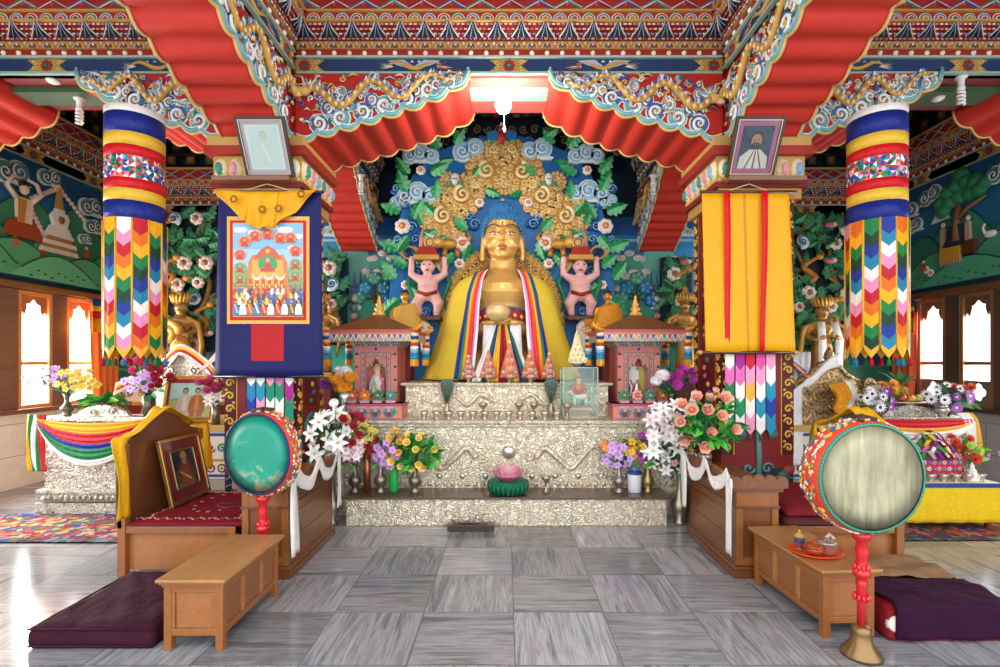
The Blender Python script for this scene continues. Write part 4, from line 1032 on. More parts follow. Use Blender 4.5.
# =================================================================== carved aureole
AY = 7.45
def ax_(px): return (px-506)/510*AY
def az(py): return EYE-(py-362)/510*AY
K = AY/510
aur = thing('carved_aureole', 'carved and gilded aureole of scrolls, clouds and leaves rising behind the buddha', 'aureole', (BX, AY, 1.41))
F0 = front((0, AY, 0))
mb = MB(F0)
out = [(ax_(p[0]), az(p[1])) for p in ((392, 378), (388, 320), (391, 260), (400, 215), (412, 175), (430, 155), (462, 140), (502, 132), (542, 140), (574, 155), (592, 175), (604, 215), (613, 260), (616, 320), (612, 378))]
mb.prism(out, -.12, -.02, '#1f6db0'); mb.build('back_board', aur)
def swirl(mb, x, z, r, d=1, w=.05):
    mb.ell(x, z, r, r, w-.05, '#c4913f', 24, 'gilt', w1=w)
    n = 13
    for k in range(n):
        a = 2*pi*k/n; mb.ell(x+r*.94*cos(a), z+r*.94*sin(a), r*.25, r*.25, w-.05, '#d2a04e', 10, 'gilt', w1=w+.004)
        mb.tube(sp3(spiral(x+r*.94*cos(a), z+r*.94*sin(a), r*.19, 1.25, a, d, 10), w+r*.03), r*.06, '#efcc86', 'gilt', n=5)
    for k in range(9):
        a = 2*pi*k/9; mb.tube(sp3(spiral(x+r*.64*cos(a), z+r*.64*sin(a), r*.17, 1.25, a+1, -d, 10), w+r*.07), r*.065, '#eac27a', 'gilt', n=5)
    mb.tube(sp3(spiral(x, z, r*.46, 1.6, pi/2, d, 22, .1), w+r*.16), [r*.13-.07*r*i/22 for i in range(23)], '#f3d89c', 'gilt', n=6)
for px, py, r, d in ((487, 172, 19, 1), (522, 173, 19, -1), (463, 196, 19, 1), (541, 197, 19, -1), (444, 217, 19, 1), (565, 217, 19, -1), (493, 151, 10, -1), (513, 151, 10, 1), (450, 183, 9, 1), (556, 183, 9, -1), (476, 186, 10, 1), (532, 186, 10, -1), (505, 186, 9, 1), (433, 206, 8, 1), (576, 206, 8, -1), (457, 238, 8, 1), (551, 238, 8, -1), (428, 222, 8, -1), (581, 222, 8, 1)):
    mb = MB(F0); swirl(mb, ax_(px), az(py), r*K, d); mb.build('gold_scroll', aur)
# inner halo of gilt openwork with coloured jewels and a green beaded rim
mb = MB(F0)
def arch(px, py, rx, ry, a): return (ax_(px)+rx*K*cos(a), az(py)+ry*K*sin(a))
N = 48
for k, (r1, r2) in enumerate(((62, 46),)):
    o_ = [arch(502, 325, r1, r1*1.28, pi*1.12-(pi*1.24)*i/N) for i in range(N+1)]; i_ = [arch(502, 325, r2, r2*1.28, pi*1.12-(pi*1.24)*i/N) for i in range(N+1)]
    v = [(p[0], p[1], .09) for p in o_]+[(p[0], p[1], .09) for p in i_]+[(p[0], p[1], -.02) for p in o_]
    f = [(i, i+1, N+1+i+1, N+1+i) for i in range(N)]+[(2*N+2+i, 2*N+3+i, i+1, i) for i in range(N)]
    mb.add(v, f, '#a5722a', 'gilt')
for i in range(46):
    a = pi*1.12-(pi*1.24)*(i+.5)/46
    p = arch(502, 325, 62, 62*1.28, a); mb.sph((p[0], p[1], .09), .03, '#2f8f7a', n=7, m=4)
    for q, r in ((0, 57.5), (1, 53), (2, 49)):
        p = arch(502, 325, r, r*1.28, a+.02*q)
        mb.tube(sp3(spiral(p[0], p[1], .036, 1.1, a+q, 1 if (i+q) % 2 else -1, 9), .10), .013, '#e9bd62', 'gilt', n=4)
    p = arch(502, 325, 53, 53*1.28, a+.035); mb.sph((p[0], p[1], .10), .022, ('#b0302c', '#1f6a9a', '#2a8a5a')[i % 3], n=6, m=4)
mb.build('inner_halo', aur)
for px, py, r, n, in ((421, 157, 8.5, 3), (469, 153, 10, 2), (536, 153, 10, 2), (586, 157, 8.5, 3), (418, 197, 10, 3), (588, 195, 10, 3), (400, 203, 6, 2), (607, 203, 6, 2)):
    mb = MB(F0); cloud(mb, ax_(px), az(py), r*K, .0, .07, '#9fd0e6', '#f2f6f4', '#3f96cf', n); mb.build('cloud_scroll', aur)
# leaves, blossoms and blue curls round the border
rl = random.Random(3)
for sg in (-1, 1):
    mb = MB(F0)
    for px, py, a, L in ((441, 150, 2.3, 14), (455, 146, 1.0, 12), (462, 139, 2.6, 9), (409, 176, 2.2, 14), (432, 176, .5, 13), (408, 193, 2.0, 15), (424, 205, -.8, 14), (402, 213, 2.8, 14), (414, 220, 1.1, 14), (410, 238, -2.2, 13), (420, 243, .6, 14), (400, 250, 2.8, 14), (414, 255, -.5, 14), (408, 268, 2.5, 13), (424, 226, 2.0, 10), (437, 200, 1.5, 12), (470, 243, -1.9, 13), (467, 232, 2.3, 12), (455, 255, -2.4, 12), (396, 280, 2.2, 14), (410, 285, -.7, 13), (400, 300, -2.4, 15), (404, 318, 2.2, 14), (398, 335, -2.6, 14), (474, 178, .9, 10), (486, 192, -.4, 10), (436, 246, .7, 10), (440, 165, .2, 9)):
        x = ax_(px) if sg < 0 else ax_(1008-px); aa = a if sg < 0 else pi-a
        leafy(mb, x, az(py), aa, L*K*1.5, .03+.05*rl.random(), .09, rl.choice(['#1f8a4a', '#2a9a58', '#23904f']), '#7fd09a')
    mb.build('foliage', aur)
    for px, py, r in ((404, 228, 6.5), (463, 245, 6.5), (422, 173, 4), (480, 205, 4), (460, 265, 4.5), (407, 286, 4)):
        mb = MB(F0); x = ax_(px) if sg < 0 else ax_(1008-px)
        blossom(mb, x, az(py), r*K*1.15, .10, .07, '#f0e4dc', '#d76a7a', '#e0b83a'); mb.build('blossom', aur)
    for px, py, r in ((397, 190, 5), (404, 205, 5), (412, 228, 6), (416, 240, 5), (424, 236, 5), (398, 240, 4), (414, 262, 4), (475, 225, 6), (470, 218, 5), (418, 272, 6), (420, 300, 5), (426, 312, 5)):
        x = ax_(px) if sg < 0 else ax_(1008-px)
        mb = MB(F0); mb.tube(sp3(spiral(x, az(py), r*K, 1.5, rl.uniform(0, 6), rl.choice((1, -1)), 14), .04), [.03-.02*i/14 for i in range(15)], '#1c5fa8', n=6); mb.tube(sp3(spiral(x, az(py), r*K*.9, 1.3, 0, 1, 12), .065), .007, '#9fcfe8', n=4); mb.build('blue_scroll', aur)
    # crouching golden beast with ringed eye
    s = -sg; mb = MB(F0); x = ax_(452 if sg < 0 else 556); z = az(246)
    mb.sph((x+sg*.05, z, .12), (.15, .08, .08), '#c9943c', 'gilt', n=12, m=7); mb.sph((x+sg*.2, z+.02, .15), (.11, .09, .08), '#d9a850', 'gilt'); mb.tube([(x-sg*.15, z, .1), (x-sg*.28, z+.1, .1), (x-sg*.22, z+.2, .1)], [.06, .04, .01], '#c9943c', 'gilt')
    mb.lathe([(.075, 0), (.085, .02), (.06, .03), (.045, .025), (.0, .03)], (x+sg*.29, z-.0, .2), 14, '#e8dcc0', cols=['#e8dcc0', '#d9a850', '#20406a', '#d9a850'])
    for q in range(4): mb.tube([(x+sg*.2, z+.06, .15), (x+sg*(.26+.04*q), z+.13+.01*q, .15)], [.03, .004], '#d8e3e8', n=5)
    mb.tube([(x-.08, z-.08, .14), (x-.1, z-.18, .16)], .04, '#b98432', 'gilt'); mb.tube([(x+.08, z-.08, .14), (x+.1, z-.18, .16)], .04, '#b98432', 'gilt')
    mb.build('golden_beast', aur)
    # gold plume eye and pink horn
    mb = MB(F0); x = ax_(410 if sg < 0 else 597); z = az(254)
    mb.prism([(x-.15, z), (x-.04, z+.11), (x+.12, z+.08), (x+.16, z), (x+.1, z-.09), (x-.05, z-.1)], .04, .10, '#b98a35', 'gilt'); mb.dome(x, z, .09, .075, .10, .03, '#1c3c6a', 12); mb.dome(x, z, .05, .045, .12, .02, '#12202e', 10)
    mb.build('plume', aur)
    mb = MB(F0); x = ax_(424 if sg < 0 else 583); mb.tube([(x, az(250), .09), (x+sg*.01, az(240), .10), (x, az(229), .09)], [.06, .045, .008], '#d98a80', n=8); mb.build('horn', aur)
    # pale gold bracket shelf and pink attendant with red hat
    mb = MB(F0); x0, x1 = (436, 449) if sg < 0 else (572, 559)
    mb.prism([(ax_(x0), az(258)), (ax_(x1), az(258)), (ax_(x1), az(270)), (ax_((x0+x1)/2), az(275)), (ax_(x0), az(266))], .0, .10, '#c9a45a', 'gilt'); mb.build('shelf', aur)
    bx = ax_(430 if sg < 0 else 578); o = (bx, AY-.2)
    mb = MB(Matrix.Translation((bx, AY-.2, 0))); z0 = az(318); h = az(262)-z0
    mb.sph((0, 0, z0+h*.52), (.15, .12, .19), g); mb.sph((0, -.03, z0+h*.42), (.15, .13, .13), g); mb.sph((0, -.02, z0+h*.86), (.10, .10, .11), g)
    for s in (-1, 1):
        mb.tube([(s*.12, 0, z0+h*.66), (s*.24, 0, z0+h*.74), (s*.23, 0, z0+h*.98)], [.07, .055, .045], g); mb.sph((s*.23, 0, z0+h*1.0), (.05, .05, .05), g)
        mb.tube([(s*.07, 0, z0+h*.38), (s*.16, -.04, z0+h*.22), (s*.12, 0, z0+.04)], [.10, .085, .05], g); mb.sph((s*.13, -.05, z0+.03), (.05, .09, .035), g)
        mb.sph((s*.09, 0, z0+h*.87), (.03, .02, .04), g)
    mb.sph((0, -.12, z0+h*.84), (.025, .03, .025), g)
    bd = mb.build('attendant_body', aur, remesh=.018, mat='pinkbody')
    mb = MB(Matrix.Translation((bx, AY-.2, 0)))
    for s in (-1, 1): mb.sph((s*.04, -.10, z0+h*.89), .014, BLACK, n=6, m=4)
    mb.tube([(-.03, -.105, z0+h*.79), (.03, -.105, z0+h*.79)], .008, '#a03038', n=5)
    mb.tube([(-.13, -.08, z0+h*.42), (0, -.16, z0+h*.36), (.13, -.08, z0+h*.42)], .03, '#9a2a24'); mb.build('face_paint', bd)
    mb = MB(Matrix.Translation((bx, AY-.2, 0))); mb.box((-.17, -.13, z0+h*.97), (.17, .12, z0+h*1.05), '#b88a3a', 'gilt'); mb.box((-.15, -.11, z0+h*1.05), (.15, .1, z0+h*1.2), '#a8301f', taper=.7); mb.build('red_hat', bd)
    for q in (-1, 1): mb = MB(F0); mb.tube([(bx+q*.2, z0+h*.9, .12), (bx+q*.30, z0+h*.6, .14), (bx+q*.22, z0+h*.35, .2), (bx+q*.26, z0+h*.1, .16)], [.03, .035, .03, .01], '#1f7a5a'); mb.build('green_sash', bd)
    mb = MB(); mb.box((bx-.2, AY-.36, az(318)-.06), (bx+.2, AY, az(318)), '#6a4a34'); mb.build('shelf', aur, bevel=.02)
# jewelled crest with blue wings and the creature at the very top
mb = MB(F0); x, z = ax_(502), az(140)
for s in (-1, 1): mb.prism([(x, z+.02), (x+s*.10, z+.10), (x+s*.22, z+.07), (x+s*.2, z-.02), (x+s*.08, z-.05)], .05, .10, '#2f7fc0')
mb.sph((x, z-.02, .14), (.07, .09, .06), '#a5332c'); mb.sph((x, z+.09, .15), (.05, .05, .05), '#8e2f3a'); mb.sph((x, z+.16, .13), (.03, .03, .06), '#d8c8c0')
for s in (-1, 1): mb.tube([(x+s*.04, z-.06, .14), (x+s*.12, z-.12, .12)], .025, '#c98a3a', 'gilt'); leafy(mb, x+s*.1, z-.12, 1.2 if s > 0 else pi-1.2, .16, .05, .05)
mb.build('crest', aur)
for sg in (-1, 1):
    mb = MB(F0); x = ax_(502+sg*46); z = az(182)
    mb.sph((x, z, .14), (.055, .085, .05), '#e2e6ea'); mb.sph((x, z-.05, .16), (.045, .05, .05), '#d7dde2'); 
    for k in range(5): mb.tube([(x, z+.03, .13), (x+.10*cos(1+k*.3), z+.05+.08*sin(1+k*.3), .12)], [.02, .004], '#3f8fb8', n=4)
    for q in (-1, 1): mb.sph((x+q*.02, z-.02, .2), .012, BLACK, n=6, m=4); mb.tube([(x+q*.03, z-.05, .14), (x+q*.12, z-.09, .12), (x+q*.10, z-.02, .12)], [.025, .02, .005], '#3f9a8a')
    mb.build('guardian_head', aur)

# white elephants carved at the foot of the aureole
for sg in (-1, 1):
    x = ax_(419 if sg < 0 else 588); Y = AY-.25; z0 = az(352)
    M = Matrix.Translation((x, Y, z0)) @ Matrix.Scale(.85, 4)
    mb = MB(M)
    mb.sph((0, 0, .38), (.26, .17, .19), g, n=14, m=8); mb.sph((sg*.24, -.02, .44), (.13, .12, .14), g)
    for a in (-.15, .15):
        for b in (-.09, .09): mb.tube([(a, b, .32), (a, b, .15), (a+.01, b, .0)], [.085, .07, .07], g)
    mb.tube([(sg*.33, -.03, .42), (sg*.42, -.05, .28), (sg*.40, -.06, .14), (sg*.46, -.06, .10)], [.06, .05, .035, .025], g)
    for q in (-1, 1): mb.sph((sg*.2, q*.12-.02, .45), (.08, .025, .11), g)
    el = mb.build('elephant', aur, remesh=.016, mat='whitebody')
    mb = MB(M); mb.kind = 'satin'; mb.grid(lambda u, v: Vector(((u-.5)*.26, .185*sin((v-.5)*2.9), .38+.205*cos((v-.5)*2.9))), 6, 10, '#d8862a'); mb.build('saddle_cloth', el, solid=.008)
    mb = MB(M); mb.tube([(sg*.3, -.10, .36), (sg*.38, -.14, .33), (sg*.45, -.15, .36)], [.02, .015, .004], '#f2ead8'); mb.build('tusk', el)
    mb = MB(); mb.box((x-.3, Y-.2, z0-.07), (x+.26, AY-.12, z0), '#24506a'); mb.build('shelf', aur, bevel=.015)
# =================================================================== shrines on the altar
def tassel(mb, x, y, zt, L, r):
    bands = ['#e8d9c0', '#23408e', '#f0c23a', '#c9392a', '#f2f0ea', '#7fb8d8', '#2f7fc0', '#1d9aa0']
    n = len(bands)
    for i, c in enumerate(bands): mb.lathe([(r, zt-L*.78*(i+1)/n), (r*1.0, zt-L*.78*i/n)], (x, y, 0), 10, c, 'satin')
    for k in range(8):
        a = 2*pi*k/8; p = (x+r*cos(a), y+r*sin(a)); t = (-sin(a)*r*.36, cos(a)*r*.36)
        mb.add([(p[0]-t[0], p[1]-t[1], zt-L*.78), (p[0]+t[0], p[1]+t[1], zt-L*.78), (p[0]+t[0], p[1]+t[1], zt-L*.92), (p[0], p[1], zt-L), (p[0]-t[0], p[1]-t[1], zt-L*.92)], [(4, 3, 2, 1, 0)], '#e88a2a' if k % 2 else '#e0b030', 'satin')
def shrine(cx, label, kind):
    Y0 = 5.62; s = thing('altar_shrine', label, 'shrine', (cx, Y0, 1.027), 0, None)
    P_, P2, TE = '#d9857a', '#c46a62', '#3f8f8a'
    mb = MB(); mb.box((cx-.36, Y0, 1.027), (cx+.36, Y0+.30, 1.19), P_); mb.box((cx-.25, Y0+.30, 1.027), (cx+.25, Y0+.92, 1.19), P_)
    mb.box((cx-.375, Y0-.01, 1.165), (cx+.375, Y0+.30, 1.19), '#b8505a')
    mb.M = front((cx, Y0-.003, 1.027))
    for i in range(4):
        u = -.2+.15*i-.03; mb.rect(u-.045, .01, u+.045, .13, .002, '#6a7fb8'); mb.ell(u, .05, .028, .035, .004, '#7a3a30', 10); mb.rect(u-.05, .11, u+.05, .135, .004, '#c7a0d0'); mb.ell(u, .09, .018, .02, .006, '#d9b060', 8)
        for q in (-1, 1): mb.tube(sp3(spiral(u+q*.045, .07, .02, 1, 0, q, 8), .006), .006, TE, n=4); mb.tube([(u+q*.03, .02, .005), (u+q*.06, .06, .005)], .006, TE, n=4)
    for q in range(3): leafy(mb, .28+.012*q, .05+.02*q, .6+q*.8, .045, .003, .01)
    mb.M = Matrix(); mb.build('base_block', s, bevel=.006)
    # cabinet body with framed niche
    yb = Y0+.30; w = .245; z0, z1 = 1.19, 1.83; dpt = .50
    mb = MB(); t = .07; nz0, nz1, nw = 1.235, 1.70, .115
    mb.box((cx-w, yb+.12, z0), (cx+w, yb+dpt, z1), P2)
    mb.box((cx-w, yb, z0), (cx-nw, yb+.12, z1), P_); mb.box((cx+nw, yb, z0), (cx+w, yb+.12, z1), P_); mb.box((cx-nw, yb, nz1), (cx+nw, yb+.12, z1), P_); mb.box((cx-nw, yb, z0), (cx+nw, yb+.12, nz0), P_)
    mb.M = front((cx, yb-.002, 0))
    for k, (o_, c) in enumerate(((.06, '#3f7f80'), (.045, '#d8a09a'), (.012, '#3f6fa0'))):
        a, b, c0, d = -nw-o_, nw+o_, nz0-.0, nz1+o_
        for q in ((a, c0, a+.008, d), (b-.008, c0, b, d), (a, d-.008, b, d)): mb.rect(*q, .002+.001*k, c)
    for i in range(24):
        for q in (-1, 1): mb.dome(q*(nw+.03), nz0+.02*i, .008, .008, .002, .008, (TE, '#e2c06a', '#b83a4a', '#3a62b0')[i % 4], 6)
    for i in range(4):
        for q in (-1, 1): mb.dome(q*(w-.022), nz0+.06+i*.15, .016, .016, .002, .016, '#28407f', 8)
    mb.dome(0, z1-.03, .016, .016, .002, .016, '#28407f', 8)
    for i in range(12): mb.dome(-.2+.036*i, nz1+.035+.008*sin(i*2), .010, .010, .002, .010, (TE, '#e2c06a', '#c8455a')[i % 3], 6)
    # cusped arch in the niche opening
    arc = [(-nw, nz1), (-nw, nz1-.16)]+[(-nw+.012+(nw-.012)*q, nz1-.14+.12*q+.018*sin(q*9)) for q in [i/8 for i in range(9)]]
    mb.prism(arc+[(0, nz1)], -.03, .0, '#c98a62'); mb.prism([(-p[0], p[1]) for p in arc]+[(0, nz1)], -.03, .0, '#c98a62')
    for i in range(9):
        for q in (-1, 1): p = arc[2+i]; mb.dome(q*p[0], p[1]+.015, .012, .012, 0, .01, (TE, '#e2c06a', '#3a62b0')[i % 3], 6)
    mb.M = Matrix(); bd = mb.build('cabinet', s)
    # what stands in the niche
    mb = MB(); Y = yb+.085
    if kind == 0:
        mb.lathe([(0, 1.235), (.085, 1.235), (.09, 1.28), (.07, 1.33), (.05, 1.42), (.055, 1.48), (.03, 1.52), (.04, 1.54), (.045, 1.58), (.02, 1.625), (0, 1.63)], (cx-.005, Y, 0), 12, WHITE, sy=.36, cols=['#c9392a', '#c9392a', '#e9e6df', '#e9e6df', '#e9e6df', '#e9c6b0', '#e9c6b0', '#d8c08a', '#d8c08a', '#8fb84a'])
        for q, c in ((-1, '#a9c8d8'), (1, '#e06a6a')): mb.tube([(cx+q*.04, Y-.03, 1.5), (cx+q*.07, Y-.04, 1.4), (cx+q*.085, Y-.03, 1.27)], [.012, .02, .02], c, 'satin')
        mb.ribbon([(cx-.06, Y-.045, 1.46), (cx-.01, Y-.06, 1.36), (cx+.02, Y-.055, 1.30), (cx+.04, Y-.05, 1.25)], (1, 0, 0), .035, WHITE, 'satin', cols=['#e0b030', '#c9392a', '#f2efe8', '#3f8f6a']); mb.ribbon([(cx+.07, Y-.045, 1.46), (cx+.02, Y-.058, 1.36), (cx, Y-.05, 1.28)], (1, 0, 0), .03, WHITE, 'satin')
        mb.build('white_figure', s)
    else:
        mb.rect; mb.kind = 'gloss'; mb.M = front((cx, yb+.118, 0)); mb.rect(-nw, nz0, nw, nz1, .0, '#8f8a86'); mb.rect(-.09, 1.36, .0, 1.62, .003, '#f0eee8'); mb.rect(0, 1.44, .03, 1.55, .003, '#f4f2ec'); mb.rect(.035, 1.3, .09, 1.6, .003, '#c9b44a'); mb.M = Matrix()
        mb.lathe([(0, 1.235), (.05, 1.24), (.055, 1.3), (.03, 1.36), (.035, 1.39), (0, 1.42)], (cx, Y, 0), 12, '#d8d4cc', 'metal'); mb.box((cx-.06, Y-.03, 1.60), (cx+.05, Y+.02, 1.67), '#b01f2a', 'satin')
        mb.ribbon([(cx-.09, Y-.03, 1.44), (cx-.06, Y-.04, 1.36), (cx-.08, Y-.04, 1.25)], (1, 0, 0), .035, WHITE, 'satin', cols=['#f2efe8', '#b02a5a']); mb.build('white_figure', s)
    # stepped cornice, fringe, hipped roof
    mb = MB(); zc = z1
    for k, (w_, h_, c) in enumerate(((.27, .03, '#8fa5c0'), (.29, .03, '#d9aa70'), (.32, .03, '#6a3f3a'), (.35, .035, '#d0957a'))):
        mb.box((cx-w_, yb-.02-(w_-.27), zc), (cx+w_, yb+dpt+(w_-.27), zc+h_), c)
        n = int(w_*2/.035)
        for i in range(n):
            u = cx-w_+(i+.5)*w_*2/n; mb.box((u-.01, yb-.028-(w_-.27), zc+.006), (u+.01, yb-.02-(w_-.27), zc+h_-.006), ('#e2c06a', '#3a7fa0', '#c8455a', TE)[i % 4])
        zc += h_
    mb.build('cornice', s)
    e = .49; ye0, ye1 = yb-.26, yb+dpt+.06
    mb = MB(); mb.box((cx-e, ye0, zc), (cx+e, ye1, zc+.03), P_); mb.box((cx-e-.015, ye0-.015, zc+.03), (cx+e+.015, ye1+.015, zc+.055), '#c9605a')
    # painted fringe board: bunting and white beading
    mb.M = front((cx, ye0, zc-.075))
    mb.rect(-e, .0, e, .08, .001, '#b9a9a0')
    n = 16
    for i in range(n):
        u = -e+(i+.5)*2*e/n; c = ('#c8394a', '#3a62b0', '#e2a83a', '#3f8f5a')[i % 4]; mb.poly([(u-.03, .075), (u+.03, .075), (u, .02)], .003, c)
        mb.tube([(u-.03, .075, .008), (u, .012, .008), (u+.03, .075, .008)], .006, '#f2efe8', n=4)
        mb.sph((u, .005, .008), .008, '#e9e4dc', n=6, m=4)
    mb.M = Matrix()
    for sx in (-1, 1): mb.box((cx+sx*e-.003, ye0, zc-.075), (cx+sx*e+.003, ye1, zc), '#b9a9a0')
    mb.build('fringe_board', s)
    zr = zc+.055
    mb = MB(); mb.kind = 'gold'; ap = (cx, (ye0+ye1)/2, zr+.19)
    c4 = [(cx-e, ye0, zr), (cx+e, ye0, zr), (cx+e, ye1, zr), (cx-e, ye1, zr)]; t4 = [(cx-.07, ap[1]-.06, ap[2]), (cx+.07, ap[1]-.06, ap[2]), (cx+.07, ap[1]+.06, ap[2]), (cx-.07, ap[1]+.06, ap[2])]
    mb.add(c4+t4, [(0, 1, 5, 4), (1, 2, 6, 5), (2, 3, 7, 6), (3, 0, 4, 7), (4, 5, 6, 7), (3, 2, 1, 0)], '#8a6038', 'gilt'); rf = mb.build('roof', s)
    mb = MB(); mb.kind = 'gilt'; mb.lathe([(.07, 0), (.075, .03), (.04, .045), (.055, .07), (.06, .09), (.03, .105), (.04, .125), (.045, .14), (.022, .155), (.03, .175), (.016, .195), (.018, .22), (0, .25)], ap, 12, '#dfb45a'); mb.build('finial', rf)
    for sx in (-1, 1):
        for yy in (ye0, ye1):
            mb = MB(); mb.kind = 'gilt'; x = cx+sx*e; mb.tube([(x-sx*.04, yy, zr), (x+sx*.04, yy-.01, zr+.015), (x+sx*.09, yy-.015, zr+.05), (x+sx*.075, yy-.01, zr+.09), (x+sx*.045, yy, zr+.075)], [.022, .024, .02, .014, .006], '#e0992e', n=6)
            mb.tube([(x+sx*.06, yy-.01, zr+.03), (x+sx*.03, yy, zr+.07), (x+sx*.02, yy, zr+.10)], [.014, .012, .003], '#e0992e', n=5); mb.build('corner_dragon', s)
            mb = MB(); xt = x-sx*.0; tassel(mb, xt, yy+.02, zc+.02, .38, .045); mb.build('hanging_tassel', s)
    return s
shrine(-1.51, 'pink painted shrine with gold roof holding a white figure with scarves', 0)
shrine(1.54, 'pink painted shrine with gold roof holding a mirror under a red cloth', 1)

# ------------------------------------------------------------------ butter tormas along each shrine ledge
def lotus_torma():
    t = thing('butter_torma', 'x', 'torma', (0, 0, 0))
    mb = MB(); mb.box((-.052, -.04, 0), (.052, .04, .035), '#dba59a'); mb.box((-.058, -.046, .026), (.058, .046, .036), '#9a8fb0'); mb.build('base', t, bevel=.004)
    return t
def torma_flower(t, c1, c2):
    mb = MB(fr((0, -.01, .085), (1, 0, 0), (0, 0, 1)))
    for k in range(7):
        a = 2*pi*k/7; mb.sph((.042*cos(a), .042*sin(a), 0), (.024, .024, .018), c1, n=8, m=5)
    mb.sph((0, 0, .012), (.026, .026, .018), c2, n=8, m=5); mb.sph((0, 0, .026), .012, '#e8d27a', n=6, m=4); mb.M = Matrix()
    mb.tube([(0, 0, .03), (0, 0, .08)], .02, c1); mb.build('flower', t)
tcol = {-1: [('#e0603a', '#f0e0d8', 'orange and white'), ('#e07a2a', '#f0c06a', 'orange and cream'), ('#2f8f6a', '#e05a4a', 'green and red'), ('#4a9a7a', '#b08fc8', 'green and lilac')],
        1: [('#2f9a6a', '#e06a4a', 'green with red heart'), ('#e8a89a', '#e0503a', 'pink with red heart'), ('#3f9a7a', '#d9858a', 'green with pink heart'), ('#e0603a', '#f0c8b8', 'orange with pink heart')]}
for sg in (-1, 1):
    for i, (c1, c2, nm) in enumerate(tcol[sg]):
        t = lotus_torma(); torma_flower(t, c1, c2)
        t.location = ((-1.51 if sg < 0 else 1.54)-.215+.145*i, 5.72, 1.192)
        t['label'] = '%s butter torma before the shrine with %s' % (nm, 'a white figure' if sg < 0 else 'a mirror'); t['group'] = 'butter flower tormas on the shrine ledges'
# five tall cone tormas before the statue
cp = ['#d98a62', '#e8d8c8', '#c9504a', '#5a9ab0', '#e8b49a']
for i, (px, h, lab) in enumerate(((468.5, .25, 'first from the shrine with the white figure'), (488.5, .33, 'second from the shrine with the white figure'), (509.5, .42, 'tallest, in the middle of the row'), (530, .34, 'fourth from the shrine with the white figure'), (549, .28, 'last in the row, by the glass case'))):
    Y = 6.0; x = X(px, Y); z = 1.412
    t = thing('cone_torma', 'orange butter-flower cone torma, '+lab, 'torma', (x, Y, z), 0, 'cone tormas before the statue')
    mb = MB(); mb.kind = 'metal'; mb.lathe([(.04, 0), (.03, .012), (.02, .02), (.055, .045), (.06, .055)], (x, Y, z), 12, '#a8927a'); mb.build('stand', t)
    mb = MB(); w = .10*(h/.34)**.5+.01
    mb.lathe([(w, .055), (w*.8, .055+h*.25), (w*.45, .055+h*.6), (w*.12, .055+h*.95), (0, .055+h)], (x, Y, z), 14, '#d97f52', sy=.6)
    for j in range(7):
        zz = z+.07+h*.8*j/7; ww = w*(1-j/8.2); k = max(2, 6-j)
        for q in range(k):
            u = (q+.5)/k*2-1; mb.sph((x+u*ww*.85, Y-ww*.55*sqrt(max(0, 1-u*u*.7))-.004, zz), (.018, .012, .018), cp[(q*2+j) % 5], n=7, m=4)
            mb.sph((x+u*ww*.85, Y-ww*.55*sqrt(max(0, 1-u*u*.7))-.016, zz), (.008, .006, .008), cp[(q+j*3+2) % 5], n=6, m=4)
    mb.sph((x, Y, z+.055+h), .018, '#f0e8d8', n=6, m=4); mb.build('cone', t)
# glass case with a rider figure, and the cream torma on top of it
gx, gy = X(579, 5.72), 5.74; gz = 1.027
t = thing('glass_case', 'clear glass display case on the altar holding a rider on a white horse', 'display case', (gx, gy, gz))
w, d, h = .19, .14, .56
mb = MB(); mb.kind = 'caseglass'
for lo, hi in (((gx-w, gy-d, gz+.02), (gx+w, gy-d+.004, gz+h)), ((gx-w, gy+d-.004, gz+.02), (gx+w, gy+d, gz+h)), ((gx-w, gy-d+.004, gz+.02), (gx-w+.004, gy+d-.004, gz+h)), ((gx+w-.004, gy-d+.004, gz+.02), (gx+w, gy+d-.004, gz+h)), ((gx-w, gy-d, gz+h), (gx+w, gy+d, gz+h+.004))): mb.box(lo, hi, WHITE)
mb.build('pane', t)
mb = MB(); mb.kind = 'plastic'
for sx in (-1, 1):
    for sy in (-1, 1): mb.tube([(gx+sx*w, gy+sy*d, gz+.02), (gx+sx*w, gy+sy*d, gz+h)], .005, '#c8dccf', n=4)
for zz in (gz+.02, gz+h):
    for sy in (-1, 1): mb.tube([(gx-w, gy+sy*d, zz), (gx+w, gy+sy*d, zz)], .005, '#c8dccf', n=4)
    for sx in (-1, 1): mb.tube([(gx+sx*w, gy-d, zz), (gx+sx*w, gy+d, zz)], .005, '#c8dccf', n=4)
mb.build('edging', t)
mb = MB(); mb.box((gx-w, gy-d, gz), (gx+w, gy+d, gz+.02), '#b9a58a'); mb.box((gx-.13, gy-.08, gz+.09), (gx+.13, gy+.09, gz+.12), '#d8b89a'); mb.box((gx-.11, gy-.07, gz+.02), (gx+.11, gy+.08, gz+.09), '#a58a6a'); mb.box((gx-.14, gy-.09, gz+.118), (gx+.14, gy+.1, gz+.128), '#c9605a'); mb.build('plinth', t)
mb = MB(); z = gz+.128
mb.sph((gx+.02, gy, z+.11), (.09, .04, .045), '#e9e4de'); mb.tube([(gx-.05, gy, z+.12), (gx-.09, gy, z+.17), (gx-.12, gy, z+.15)], [.03, .025, .014], '#e9e4de')
for a in (-.05, .08):
    for q in (-1, 1): mb.tube([(gx+a, gy+q*.02, z+.09), (gx+a, gy+q*.02, z)], .013, '#e9e4de')
mb.box((gx-.12, gy-.06, z-.002), (gx+.12, gy+.06, z+.016), '#5a8a9a'); mb.build('horse_figure', t)
